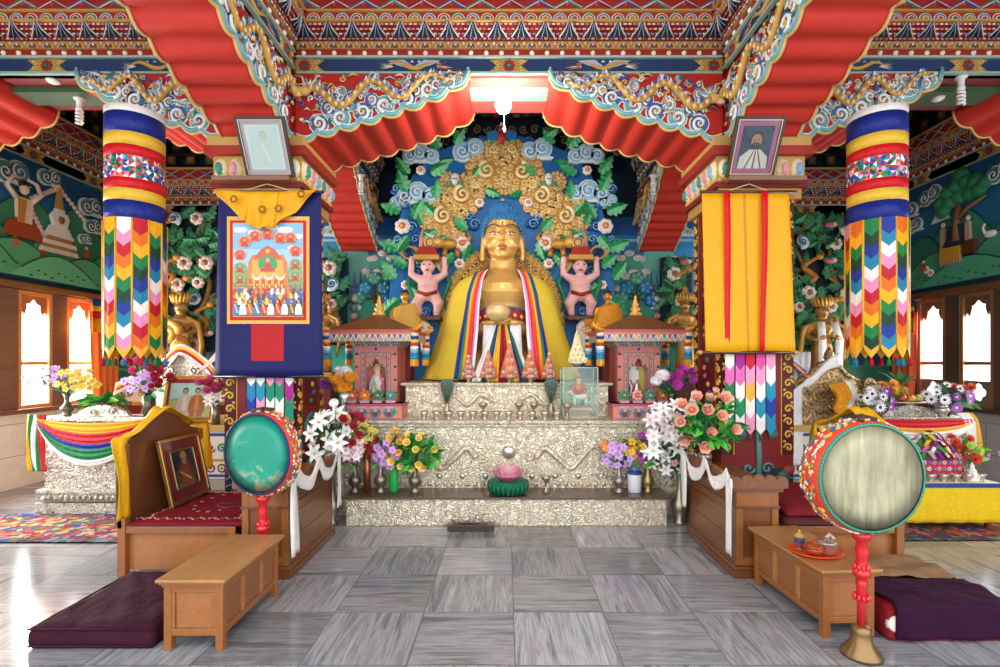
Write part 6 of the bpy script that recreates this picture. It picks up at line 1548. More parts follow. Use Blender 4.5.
# ---- flat chevron streamers behind each thangka
def flat_streamers(px0, px1, lab, pals):
    Y = 4.90; t = thing('hanging_streamer', lab, 'banner', (X((px0+px1)/2, Y), Y, .98))
    n = len(pals); x0 = X(px0, Y); x1 = X(px1, Y); w = (x1-x0)/n; h = .155; dd = .055
    mb = MB(); mb.kind = 'wood'; mb.tube([(x0-.02, Y, 2.4), (x1+.02, Y, 2.4)], .012, '#4a2a1c'); mb.build('hanging_rod', t)
    for s, pal in enumerate(pals):
        mb = MB(front((0, Y-.004*(s % 2), 0))); mb.kind = 'satin'; a = x0+w*s+.006; b = x0+w*(s+1)-.006; m = (a+b)/2; z = 2.4; i = 0; zend = 1.06-.03*(s % 2)
        while z > zend:
            zb = z-h; mb.add([(a, z, 0), (m, z-dd if i else z, 0), (b, z, 0), (b, zb, 0), (m, zb-dd, 0), (a, zb, 0)], [(0, 5, 4, 1), (1, 4, 3, 2)], pal[i % len(pal)]); z -= h; i += 1
        mb.tube([(m, z-dd, 0), (m, z-dd-.05, 0)], .008, '#2f6a4a', n=5)
        mb.build('streamer', t, solid=.004)
flat_streamers(246.5, 294, 'chevron silk streamers under the navy thangka', [['#f0ece6', '#f0ece6', '#1f7fb8', '#1a3a9e'], ['#f29ac0', '#f0ece6', '#1f8fb0', '#f29ac0'], ['#a8188a', '#f29ac0', '#138a6a', '#f0ece6'], ['#f29ac0', '#d86ab0', '#138a6a', '#f0ece6'], ['#f0ece6', '#a8188a', '#138a6a', '#138a6a', '#f29ac0']])
flat_streamers(724.5, 776, 'chevron silk streamers below the yellow-covered thangka', [['#0f7a4a', '#f0ece6', '#138a5a', '#0f7a4a', '#f0ece6', '#e06ab0'], ['#f0ece6', '#138a5a', '#f0ece6', '#e06ab0', '#a8188a', '#e06ab0'], ['#e8b03a', '#f0ece6', '#f29ac0', '#a8188a', '#c8182c', '#f29ac0'], ['#f0ece6', '#1f8fb0', '#f0ece6', '#f29ac0', '#d84aa0', '#f29ac0'], ['#1f8fb0', '#1a3a9e', '#1f8fb0', '#f0ece6', '#f29ac0', '#f0ece6']])

# ---- framed portraits leaning out from the capitals
def leaning_frame(x0, x1, lab, kind):
    yb_, yt = 4.80, 4.56; z0, z1 = 3.387, 3.85; W = x1-x0; hh = sqrt((yb_-yt)**2+(z1-z0)**2)
    t = thing('picture_frame', lab, 'picture', ((x0+x1)/2, yb_, z0)); M = fr((x0, yb_, z0), (1, 0, 0), (0, yt-yb_, z1-z0))
    mb = MB(M); mb.kind = 'wood'; b = .035
    for q in ((0, 0, W, b), (0, hh-b, W, hh), (0, b, b, hh-b), (W-b, b, W, hh-b)): mb.box((q[0], q[1], -.02), (q[2], q[3], .012), '#3d2418')
    for q in ((b-.008, b-.008, W-b+.008, b), (b-.008, hh-b, W-b+.008, hh-b+.008), (b-.008, b, b, hh-b), (W-b, b, W-b+.008, hh-b)): mb.box((q[0], q[1], -.01), (q[2], q[3], .016), '#c9c0a8', 'gilt')
    mb.build('frame', t)
    mb = MB(); P = Paint(mb, M @ Matrix.Translation((b, b, 0))); w = W-2*b; h = hh-2*b
    if kind == 0:
        P.rect(0, 0, w, h, '#d9b4cc'); P.rect(w*.09, h*.08, w*.91, h*.92, '#f0edf2'); P.rect(w*.14, h*.12, w*.86, h*.88, '#e3e6ee')  # glare on the glass is painted into the print as washed-out pale colours
        P.person(w*.5, h*.14, h*.68, '#ece2e6', '#e6d8d0', '#c9c2c2', '#f2eeee')
    else:
        P.rect(0, 0, w, h, '#c05a8a'); P.rect(w*.12, h*.1, w*.88, h*.9, '#3a2f5a'); P.rect(w*.12, h*.55, w*.88, h*.9, '#28305a')
        P.poly([(w*.14, h*.1), (w*.86, h*.1), (w*.84, h*.32), (w*.64, h*.46), (w*.36, h*.46), (w*.16, h*.32)], '#e2d2cf')
        for q in range(6): P.poly([(w*(.2+.1*q), h*.1), (w*(.24+.1*q), h*.1), (w*(.48+.02*q), h*.45), (w*(.45+.02*q), h*.45)], '#b02a3a' if q % 2 else '#e8e2dc')
        P.ell(w*.5, h*.64, w*.17, h*.17, '#1c1410'); P.ell(w*.5, h*.615, w*.13, h*.14, '#b87a58'); P.ell(w*.5, h*.53, w*.12, h*.07, '#2a1c16'); P.rect(w*.44, h*.555, w*.56, h*.565, '#8a4a3a')
        for q in (-1, 1): P.ell(w*(.5+q*.05), h*.64, w*.018, h*.012, '#1c1410')
    mb.build('portrait', t)
    mb = MB(M); mb.kind = 'caseglass'; mb.box((b, b, .006), (W-b, hh-b, .008), WHITE); mb.build('pane', t)
    return t
leaning_frame(-2.435, -1.985, 'framed portrait with painted pale glare leaning out above the navy thangka', 0)
leaning_frame(2.065, 2.51, 'framed portrait of bearded person above the yellow-covered thangka', 1)

# ---- lamps
def bulb(px, Y, zt, lab, on=False, s=1.0, wall=0):
    x = X(px, Y); t = thing('ceiling_bulb', lab, 'lamp', (x, Y, zt))
    mb = MB(); mb.kind = 'plastic'; mb.lathe([(.0, 0), (.055, 0), (.05, -.012), (.03, -.02), (.026, -.09), (.0, -.09)][::-1], (x, Y, zt), 14, '#e6e2da')
    if wall: mb.tube([(x, Y, zt-.02), (x+wall, Y, zt-.02)], .014, '#e6e2da')
    mb.build('socket', t)
    mb = MB()
    if on:
        mb.kind = 'lamp_on'; mb.lathe([(.022, -.09), (.03, -.12), (.075, -.2), (.08, -.25), (.055, -.30), (0, -.315)][::-1], (x, Y, zt), 18, WHITE)
    else:
        mb.kind = 'plastic'; pts = [(x+.028*cos(a), Y+.028*sin(a), zt-.13-.14*s*i/36) for i, a in [(i, i*.7) for i in range(37)]]
        mb.lathe([(.024, -.09), (.034, -.095), (.034, -.13), (.0, -.13)][::-1], (x, Y, zt), 12, '#f0eee8'); mb.tube(pts, .012, '#f6f5f2', n=6)
    mb.build('bulb', t); return t
t = bulb(503.5, 5.0, 4.405, 'bright lit bulb under the middle of the main beam', True)
x = X(503.5, 5.0); mb = MB(); mb.tube([(x+.005, 5.0, 4.10), (x+.01, 4.99, 3.95)], .0022, '#e8f0e8', n=4); mb.lathe([(.0, 0), (.014, .01), (.016, .04), (.008, .06)], (x+.01, 4.99, 3.89), 8, '#d8b0a0'); mb.build('pull_cord', t)
bulb(79.5, 5.28, 4.375, 'unlit spiral bulb near the banner on the window side with the silver altar')
bulb(961, 4.99, BH, 'unlit spiral bulb near the banner on the fruit offering side')
bulb(361, 7.1, 4.25, 'small unlit spiral bulb beside the statue, on the navy thangka side', wall=-.1)
bulb(653, 7.1, 4.25, 'small unlit spiral bulb beside the statue, on the yellow-covered thangka side', wall=.1)
for px, Y, z, lab in ((53, 5.05, BH, 'round white ceiling spotlight by the green board over the silver altar'), (938, 5.27, 4.374, 'round white ceiling spotlight by the green board over the fruit offering side')):
    mb = MB(); mb.kind = 'plastic'; mb.lathe([(0, -.02), (.04, -.022), (.055, -.012), (.062, 0)], (X(px, Y), Y, z), 18, '#e6e4dc'); t = thing('ceiling_spotlight', lab, 'lamp', (X(px, Y), Y, z)); mb.build('bezel', t)
    mb = MB(); mb.kind = 'plastic'; mb.lathe([(0, -.03), (.03, -.026), (.036, -.02)], (X(px, Y), Y, z), 14, '#fafaf6'); mb.build('lens', t)
# =================================================================== furniture and drums
WD = '#925828'; WD2 = '#74421e'; WDL = '#a97a48'
def ribbon3(name, parent_or_none, pts, wd, w, cols, label=None, cat=None, kind='satin', k=6, fold=.012, loc=None, solid=.004):
    P = smooth_path(pts, k); mb = MB(); mb.kind = kind; n = len(cols); v = []; f = []; c = []; N = len(P); wds = wd if isinstance(wd, list) else [wd]*len(pts)
    W = smooth_path(wds, k) if len(wds) == len(pts) else [Vector(wd)]*N
    m = n*4 if n < 4 else n*2
    for i, p in enumerate(P):
        d = Vector(W[i]); d = d.normalized() if d.length > 1e-6 else Vector((1, 0, 0)); t = (P[min(i+1, N-1)]-P[max(i-1, 0)]); nr = d.cross(t); nr = nr.normalized() if nr.length > 1e-6 else Vector((0, 1, 0))
        for j in range(m+1): q = j/m-.5; v.append(p+d*(w*q)+nr*(fold*sin(j*2.1+i*.25)))
    for i in range(N-1):
        for j in range(m): a = i*(m+1)+j; f.append((a, a+1, a+m+2, a+m+1)); c.append(cols[min(n-1, j*n//m)])
    mb.add(v, f, c, kind, True); o = mb.build(name, parent_or_none, loc, solid=solid)
    if label: tag(o, label, cat)
    return o
# ---- low bench tables
def bench(x0, x1, y0, y1, skew, lab, far):
    cx, cy = (x0+x1)/2, (y0+y1)/2; t = thing('bench_table', lab, 'table', (cx, cy, 0), skew)
    w = (x1-x0)/2; l = (y1-y0)/2; R0 = wmat(t); h = .417
    def B(): m = MB(R0); m.kind = 'wood'; return m
    mb = B(); mb.box((-w, -l, h-.018), (w, l, h), WDL); mb.box((-w+.012, -l+.012, h-.034), (w-.012, l-.012, h-.018), WD); mb.box((-w+.022, -l+.022, h-.05), (w-.022, l-.022, h-.034), WD); mb.build('tabletop', t, bevel=.004)
    lw = .045; a = w-.03; b = l-.03
    for sx in (-1, 1):
        for sy in (-1, 1): mb = B(); mb.box((sx*a-(lw if sx > 0 else 0), sy*b-(lw if sy > 0 else 0), 0), (sx*a+(lw if sx < 0 else 0), sy*b+(lw if sy < 0 else 0), h-.05), WD); mb.build('leg', t, bevel=.004)
    z0 = .085; i = lw-.001
    for sx in (-1, 1):
        mb = B(); xa = sx*(a-.012); xb = sx*(a-.024)
        lo, hi = sorted((sx*(a-.003), sx*(a-.03)))
        mb.box((lo, -b+i, z0), (hi, b-i, z0+.04), WD); mb.box((lo, -b+i, h-.085), (hi, b-i, h-.05), WD)
        n = 3
        for k in range(1, n): yy = -b+2*b*k/n; mb.box((lo, yy-.02, z0+.04), (hi, yy+.02, h-.085), '#a86c3a')
        lo, hi = sorted((xa, xb)); mb.box((lo, -b+i, z0+.04), (hi, b-i, h-.085), '#8a5228'); mb.build('side_panel', t, bevel=.003)
    for sy in (-1, 1):
        mb = B(); lo, hi = sorted((sy*(b-.003), sy*(b-.03)))
        mb.box((-a+i, lo, z0), (a-i, hi, z0+.04), WD); mb.box((-a+i, lo, h-.085), (a-i, hi, h-.05), WD)
        for sx in (-1, 1): lo2, hi2 = sorted((sx*(a-i), sx*(a-i-.02))); mb.box((lo2, lo, z0+.04), (hi2, hi, h-.085), WD)
        lo, hi = sorted((sy*(b-.012), sy*(b-.022))); mb.box((-a+i+.02, lo, z0+.04), (a-i-.02, hi, h-.085), '#985f30'); mb.build('end_panel', t, bevel=.003)
    return t
bench(-1.985, -1.585, 2.88, 3.65, 0, 'long low wooden bench table with bare top beside the green drum', .42)
bench(1.84, 2.22, 3.02, 3.84, .06, 'long low wooden bench table carrying an orange tray', .42)
# ---- scalloped wooden pedestals
def pedestal(sg, lab):
    x0, x1 = (1.73, 2.11) if sg > 0 else (-2.04, -1.63); y0, y1 = 3.875, 4.88
    if sg < 0: y0 = 3.865
    t = thing('wooden_pedestal', lab, 'chest', ((x0+x1)/2, (y0+y1)/2, 0)); h = .66
    mb = MB(); mb.kind = 'wood'; mb.box((x0+.03, y0+.03, .1), (x1-.03, y1, h), WD2)
    xi = x0+.03 if sg > 0 else x1-.03
    for z in (.28, .47): mb.box((xi-.003, y0+.03, z), (xi+.003, y1, z+.004), '#3d2412')
    # front frame and panel
    for q in ((x0+.03, .1, x0+.08, h), (x1-.08, .1, x1-.03, h), (x0+.08, .1, x1-.08, .16), (x0+.08, h-.12, x1-.08, h)): mb.box((q[0], y0+.015, q[1]), (q[2], y0+.035, q[3]), WD)
    mb.box((x0+.02, y0+.008, h-.13), (x1-.02, y1, h-.11), '#6a3c1c'); mb.build('carcass', t, bevel=.003)
    mb = MB(); mb.kind = 'wood'; mb.box((x0, y0, 0), (x1, y1, .06), '#6e4020'); mb.box((x0+.012, y0+.012, .06), (x1-.012, y1, .09), '#7a4826'); mb.box((x0+.022, y0+.022, .09), (x1-.022, y1, .105), '#6e4020'); mb.build('base_moulding', t, bevel=.004)
    mb = MB(); mb.kind = 'wood'; mb.box((x0, y0, h), (x1, y1, h+.03), WD2); 
    # cloud-scalloped gallery rail on the aisle side and the front
    def scal(L, n):
        pts = [(0, 0)]
        for i in range(n):
            for j in range(7):
                a = pi-pi*j/6; pts.append(((i+.5)*L/n+.5*L/n*cos(a), .05+.035*sin(a)+.02*sin(pi*(i+.5)/n)))
        return pts+[(L, 0)]
    mb.M = fr((x0-.03, y0-.012, h+.03), (1, 0, 0), (0, 0, 1)); mb.prism(scal(x1-x0+.06, 5), -.03, .0, '#7d4a28')
    xs_ = x0-.005 if sg > 0 else x1+.005
    mb.M = fr((xs_, y1 if sg > 0 else y0, h+.03), (0, -1 if sg > 0 else 1, 0), (0, 0, 1)); mb.prism(scal(y1-y0, 9), -.03, .0, '#7d4a28')
    mb.M = Matrix(); mb.build('scalloped_rail', t, bevel=.005)
    return t
pedestal(-1, 'dark wooden pedestal with scalloped rail and white scarf behind the green drum')
pedestal(1, 'brown wooden pedestal with scalloped rail carrying the peach roses')
bouquet('pewter vase of peach roses in bright green leaves on the wooden pedestal', (1.83, 4.70, .69), 'pewter', .24, .15, '#9a9284', 'metal',
    [('rose', '#f4b8a0', '#ee8a72', .085, 15, None), ('calla', '#f2a08a', '#e07a5a', .07, 1, (.2, 1.1, .1))], (.02, -.03, .42), (.29, .14, .24), (90, .15, '#1f8f3a', '#5fc84a'), 31)
# white khata scarves over the pedestals
for sg, lab in ((1, 'white silk scarf swagged along the pedestal with peach roses'), (-1, 'white silk scarf swagged along the pedestal behind the green drum')):
    x = 1.685 if sg > 0 else -1.585
    pts = [(x, 4.84, .28), (x, 4.84, .55), (x, 4.82, .80), (x-sg*.01, 4.62, .66), (x, 4.45, .68), (x, 4.32, .80), (x-sg*.01, 4.14, .68), (x, 3.98, .72), (x, 3.86 if sg > 0 else 3.83, .80), (x-sg*.005, 3.84 if sg > 0 else 3.815, .6), (x-sg*.01, 3.84 if sg > 0 else 3.815, .21)]
    wds = [(0, 1, 0), (0, 1, 0), (0, .9, .4), (0, .2, 1), (0, .1, 1), (0, .4, .9), (0, .2, 1), (0, .2, 1), (0, .8, .5), (0, 1, 0), (0, 1, .1)]
    ribbon3('khata_scarf', None, pts, wds, .11, ['#f1efe9'], lab, 'scarf', fold=.010)
# ---- drums on turned stands
def drum(cx, cy, cz, r, dep, yaw, lab, skin, bz, poler, pole_prof, base):
    t = thing('drum', lab, 'drum', (cx, cy, 0)); M = Matrix.Translation((cx, cy, cz)) @ Matrix.Rotation(yaw, 4, 'Z')
    mb = MB(M); h = dep/2
    mb.lathe([(r*.985, -h), (r*1.03, -h*.75), (r*1.055, 0), (r*1.03, h*.75), (r*.985, h)], (0, 0, 0), 64, '#c8402a', axis='y')
    rr = random.Random(5)
    # painted flames, clouds and jewels round the shell
    for i in range(420):
        a = rr.uniform(0, 2*pi); yy = rr.uniform(-h*.7, h*.7); q = r*1.047; c = rr.choice(['#e8e0cc', '#2f8a5a', '#1f5fa0', '#e8b83a', '#e8e0cc', '#e06a2a', '#d8a08a'])
        p0 = Vector((q*cos(a), yy, q*sin(a))); a2 = a+rr.uniform(.05, .13); y2 = yy+rr.uniform(-.02, .02); p2 = Vector((q*cos(a2), y2, q*sin(a2)))
        mb.tube([p0, (p0+p2)/2+Vector((0, rr.uniform(-.01, .01), 0)), p2], [.003, .008, .003], c, n=5)
    b1 = mb.build('shell', t)
    for sy in (-1, 1):
        mb = MB(M); kd = skin
        prof = [(r*.96, sy*h*1.02), (r*.6, sy*(h+.004)), (0.0, sy*(h+.006))]; mb.lathe(prof if sy > 0 else prof, (0, 0, 0), 48, WHITE, kd, axis='y')
        mb.f = [q if True else q for q in mb.f]; mb.build('drumhead', t)
        mb = MB(M); n = 90
        mb.lathe([(r*.955, sy*(h+.006)), (r*.985, sy*(h+.008)), (r*1.0, sy*h), (r*.99, sy*(h-.012))], (0, 0, 0), 64, '#2f8f74' if skin == 'drumskin' else '#1a2f6a', axis='y', caps=False)
        for i in range(n): a = 2*pi*i/n; mb.sph((r*.99*cos(a), sy*(h+.003), r*.99*sin(a)), .0055, '#1a2a6a' if skin != 'drumskin' else '#3a5a4a', n=5, m=3)
        mb.build('rim_lacing', t)
    # dark lacing lug at the top
    mb = MB(M); mb.tube([(-.05, -h*.8, r*1.05), (0, 0, r*1.09), (.05, h*.8, r*1.05)], .018, '#4a3a24', n=6); mb.tube([(.04, -h*.8, r*1.05), (0, 0, r*1.09), (-.05, h*.8, r*1.05)], .014, '#3a2c1c', n=6); mb.build('top_cord', t)
    mb = MB(); mb.kind = 'gloss'; top = cz-r*1.045
    mb.lathe([(q, bz+(top-bz)*z) for q, z in pole_prof], (cx, cy, 0), 18, '#c8141e'); 
    for z in (.30, .62):
        for k in range(10): a = 2*pi*k/10; mb.sph((cx+.036*cos(a), cy+.036*sin(a), bz+(top-bz)*z), (.011, .011, .02), '#d81c28', n=6, m=4)
    mb.build('pole', t)
    mb = MB(); mb.kind = 'metal'; mb.lathe(base, (cx, cy, 0), 24, '#8a6f4a'); zb = base[0][1]
    mb.build('base', t)
    return t
pp = [(.022, 0), (.022, .25), (.026, .40), (.03, .47), (.022, .50), (.042, .52), (.045, .58), (.024, .62), (.03, .70), (.036, .80), (.026, .88), (.045, .92), (.05, .97), (.04, 1.0)]
drum(2.0, 2.87, 1.015, .302, .16, .04, 'big pale-skinned temple drum on red pole with brass bell foot', 'drumskin', .17, .02, pp, [(.0, 0), (.105, .0), (.10, .018), (.06, .07), (.048, .13), (.05, .155), (.03, .172)])
drum(-1.77, 3.715, .99, .292, .13, -.30, 'green-skinned temple drum on red pole behind the bare bench table', 'drumskin_green', .13, .02, pp, [(.0, 0), (.075, .0), (.07, .015), (.045, .05), (.035, .09), (.038, .115), (.025, .132)])
# ---- floor cushions
def pad(mb, x0, x1, y0, y1, z0, z1, col, r=.03, kind='velvet', wr=.006, seed=1):
    # soft slab: domed top, rounded edges
    nu, nv = 24, 24; rr = random.Random(seed); ph = [rr.uniform(0, 6) for _ in range(6)]
    def f(u, v):
        e = min(u, 1-u)*(x1-x0); g_ = min(v, 1-v)*(y1-y0); m = min(e, g_); k = 1-min(1, m/r)
        z = z1-r*.7*(1-sqrt(max(0, 1-k*k)))+wr*(sin(u*9+v*5+ph[0])+sin(v*13-u*4+ph[1])+.6*sin(u*23+v*17+ph[2])); return Vector((x0+(x1-x0)*u, y0+(y1-y0)*v, z))
    mb.grid(f, nu, nv, col, kind)
    ed = [f(i/nu, 0) for i in range(nu+1)]+[f(1, j/nv) for j in range(1, nv+1)]+[f(1-i/nu, 1) for i in range(1, nu+1)]+[f(0, 1-j/nv) for j in range(1, nv)]
    n = len(ed); cx, cy = (x0+x1)/2, (y0+y1)/2
    rings = [ed]
    for t, b in ((.3, .012), (.6, .014), (.85, .010), (1, 0)): rings.append([Vector((p.x+(b if p.x > cx else -b)*(1 if abs(p.x-cx) > (x1-x0)*.49 else 0), p.y+(b if p.y > cy else -b)*(1 if abs(p.y-cy) > (y1-y0)*.49 else 0), p.z*(1-t)+z0*t)) for p in ed])
    v = [p for r_ in rings for p in r_]; k = len(rings)
    mb.add(v, [(a*n+i, (a+1)*n+i, (a+1)*n+(i+1) % n, a*n+(i+1) % n) for a in range(k-1) for i in range(n)]+[tuple((k-1)*n+i for i in range(n))[::-1]], col, kind, True)
t = thing('floor_cushion', 'dark maroon floor mattress beside the bench table with bare top', 'cushion', (-2.38, 3.3, 0))
mb = MB(); pad(mb, -2.73, -2.04, 2.94, 3.70, .0, .135, '#3a1626', .03, seed=3); mb.build('mattress', t)
mb = MB(); mb.kind = 'velvet'
for y in (2.922,): mb.tube([(-2.74, y, .118), (-2.03, y, .118)], .006, '#3a1826', n=5); mb.tube([(-2.74, y, .02), (-2.03, y, .02)], .006, '#3a1826', n=5)
mb.tube([(-2.742, 2.93, .112), (-2.742, 3.70, .112)], .006, '#3a1826', n=5); mb.build('piping', t)
t = thing('floor_cushion', 'red floor mattress under the brown and purple blankets', 'cushion', (2.6, 3.35, 0))
mb = MB(); pad(mb, 2.27, 2.95, 3.02, 3.72, .0, .20, '#8a1f2a', .05, seed=4); mb.build('mattress', t)
mb = MB(); mb.kind = 'cloth'; mb.lathe([(0, 0), (.035, 0), (.05, .01), (.05, .03)], (2.30, 3.0, .10), 14, '#e6d8cf', axis='y', sy=1); mb.build('end_button', t)
def drape(name, lab, x0, x1, y0, y1, z, drops, col, kind='velvet', wr=.006, seed=1):
    rr = random.Random(seed); ph = [rr.uniform(0, 6) for _ in range(4)]; dl, dr, df, db = drops; mb = MB()
    W = x1-x0+dl+dr; D = y1-y0+df+db
    def f(u, v):
        a = u*W-dl; b = v*D-df; x = x0+min(max(a, 0), x1-x0); y = y0+min(max(b, 0), y1-y0); zz = z
        ov = max(0, -a, a-(x1-x0)); ov2 = max(0, -b, b-(y1-y0)); zz -= max(ov, ov2)
        if ov > 0: x += (-1 if a < 0 else 1)*(.012+.012*sin(v*16+ph[0])*min(1, ov/.1))
        if ov2 > 0: y += (-1 if b < 0 else 1)*(.012+.012*sin(u*18+ph[1])*min(1, ov2/.1))
        if ov == 0 and ov2 == 0: zz += wr*(sin(u*11+v*6+ph[2])+sin(v*15-u*5+ph[3])+.5*sin(u*30+v*21))+2*wr
        return Vector((x, y, max(.012, zz)))
    mb.grid(f, 40, 34, col, kind); o = mb.build(name, None, solid=.008); tag(o, lab, 'blanket'); return o
drape('blanket', 'dark purple blanket draped over the front of the red mattress', 2.29, 3.0, 3.0, 3.34, .215, (.0, .2, .19, .0), '#30102c', seed=2)
drape('blanket', 'rumpled brown blanket behind the purple one on the red mattress', 2.30, 2.97, 3.37, 3.74, .218, (.02, .12, .0, .1), '#8a6a4c', wr=.009, seed=6)
# ---- wooden throne chairs facing the aisle
def throne(cx, cy, rz, lab, src=None):
    if src: return dup(src, (cx, cy, 0), rz, lab)
    t = thing('throne_chair', lab, 'chair', (cx, cy, 0)); M0 = Matrix.Translation((cx, cy, 0))
    def B(): m = MB(M0); m.kind = 'wood'; return m
    L = .50; x0, x1 = -.45, .44
    mb = B(); mb.M = M0 @ fr((x0, 0, 0), (0, 1, 0), (0, 0, 1)); mb.prism([(-L, .38), (L, .38), (L, 1.02), (.36, 1.05), (.14, 1.18), (0, 1.23), (-.14, 1.18), (-.36, 1.05), (-L, 1.02)], -.02, .025, '#6a3f22'); mb.build('backboard', t, bevel=.004)
    for sx in (x0, x1-.05):
        for sy in (-L, L-.05):
            mb = B(); mb.box((sx-.01, sy, 0), (sx+.05, sy+.055, 1.02 if sx == x0 else .394), WD); mb.build('leg', t, bevel=.004)
    mb = B(); mb.box((x0, -L+.01, .34), (x1, L-.01, .395), '#8a5630'); mb.build('seat', t, bevel=.004)
    mb = B(); mb.box((x0+.04, -L+.05, .05), (x1-.05, -L+.065, .34), '#a2683a'); mb.box((x0+.04, L-.065, .05), (x1-.05, L-.05, .34), '#a2683a'); mb.box((x1-.06, -L+.06, .05), (x1-.045, L-.06, .34), '#a2683a')
    mb.build('skirt_panel', t, bevel=.003)
    return t
ch = throne(-2.5, 4.38, 0, 'wooden throne chair with gabled back holding a leaning gold-framed picture')
throne(2.57, 4.38, pi, 'wooden throne chair with gabled back behind the pale-skinned drum', ch)
# seat rug and mats
mb = MB(); mb.kind = 'cloth'; z = .425
pad(mb, -2.87, -2.02, 3.90, 4.84, .397, .43, '#7a1628', .015, 'cloth', .003, 2)
for i in range(44):
    for (p, q) in (((-2.87+.0185*i*1.05, 3.97), 0), ((-2.85+.0185*i*1.0, 4.77), 0)): mb.sph((p[0], p[1]+.02*sin(i*1.3), .433), (.012, .012, .004), '#c9a06a' if i % 2 else '#a86a4a', n=5, m=3)
for i in range(40): mb.sph((-2.10+.015*sin(i), 3.98+.020*i, .433), (.012, .012, .004), '#c9a06a' if i % 2 else '#a86a4a', n=5, m=3); mb.sph((-2.80+.015*sin(i), 3.98+.020*i, .433), (.012, .012, .004), '#c9a06a', n=5, m=3)
for i in range(30): mb.sph((-2.45+.2*cos(i*.21), 4.45+.3*sin(i*.21), .433), (.02, .02, .004), '#b5855a' if i % 2 else '#5a1020', n=5, m=3)
for i in range(60): mb.tube([(-2.02, 3.91+.0155*i, .41), (-1.995, 3.91+.0155*i, .395)], .004, '#e0d0b4', n=4)
tag(mb.build('seat_rug', None), 'dark red patterned rug with pale fringe on the throne with the leaning picture', 'rug')
for k, (c, lab, z0, z1) in enumerate((('#5a2a2a', 'brown folded mat on the throne behind the pale-skinned drum', .397, .46), ('#7a1f28', 'maroon mat lying on the brown folded mat', .464, .52))):
    mb = MB(); pad(mb, 2.15+.02*k, 2.93, 3.90+.02*k, 4.82, z0, z1, c, .03, 'velvet', .001, k+7); tag(mb.build('seat_mat', None), lab, 'mat')
# leaning gold framed picture
t = thing('leaning_picture', 'gold-framed picture of a crowned figure leaning on the throne back', 'picture', (-2.8, 4.5, .44))
M = fr((-2.755, 4.20, .45), (0, 1, 0), (-.115, 0, .53)); W, Hh = .55, .56; mb = MB(M); b = .03
for q in ((0, 0, W, b), (0, Hh-b, W, Hh), (0, b, b, Hh-b), (W-b, b, W, Hh-b)): mb.box((q[0], q[1], -.02), (q[2], q[3], .014), '#d0a860', 'gold')
b2 = .125
for q in ((b2-.012, b2-.012, W-b2+.012, b2), (b2-.012, Hh-b2, W-b2+.012, Hh-b2+.012), (b2-.012, b2, b2, Hh-b2), (W-b2, b2, W-b2+.012, Hh-b2)): mb.box((q[0], q[1], -.01), (q[2], q[3], .008), '#e0bf7a', 'gold')
mb.build('gilt_frame', t, bevel=.004)
mb = MB(); P = Paint(mb, M); P.rect(b, b, W-b, Hh-b, '#8a1a2a'); P.rect(b2, b2, W-b2, Hh-b2, '#2a2a4a'); w = W-2*b2; x0 = b2
P.poly([(x0+.02, b2), (W-b2-.02, b2), (W-b2-.03, b2+.14), (W/2+.06, b2+.2), (W/2-.06, b2+.2), (x0+.03, b2+.14)], '#7a3a2a'); P.poly([(W/2-.09, b2), (W/2+.09, b2), (W/2+.05, b2+.17), (W/2-.05, b2+.17)], '#a0482f')
for i in range(14): P.ell(x0+.05+.2*((i*37 % 10)/10), b2+.02+.13*((i*53 % 10)/10), .012, .012, ('#d8a84a', '#3f8a6a', '#d8c8a8')[i % 3], 8)
P.ell(W/2, b2+.225, .034, .042, '#b8805a'); P.poly([(W/2-.045, b2+.25), (W/2+.045, b2+.25), (W/2+.035, b2+.29), (W/2, b2+.31), (W/2-.035, b2+.29)], '#c9983a')
for q in (-1, 1): P.ell(W/2+q*.012, b2+.23, .004, .003, BLACK, 6)
P.rect(W/2-.012, b2+.205, W/2+.012, b2+.208, '#7a3a2a'); mb.build('print', t)
mb = MB(M); mb.kind = 'caseglass'; mb.box((b, b, .009), (W-b, Hh-b, .010), WHITE); mb.build('pane', t)
mb = MB(); mb.kind = 'gloss'
for i in range(26): a = i*2*pi/26; mb.sph((-2.33+.10*cos(a)+.03*sin(2*a), 4.3+.07*sin(a), .441), .008, '#8a2a22' if i % 6 else '#3a2a2a', n=6, m=4)
mb.tube([(-2.33+.10*cos(i*.2417)+.03*sin(.4834*i), 4.3+.07*sin(i*.2417), .439) for i in range(27)], .003, '#5a1a18', n=4); mb.tube([(-2.23, 4.3, .441), (-2.17, 4.27, .444), (-2.14, 4.29, .443)], .006, '#c8281e'); tag(mb.build('prayer_beads', None), 'string of dark red prayer beads lying on the throne rug', 'beads')
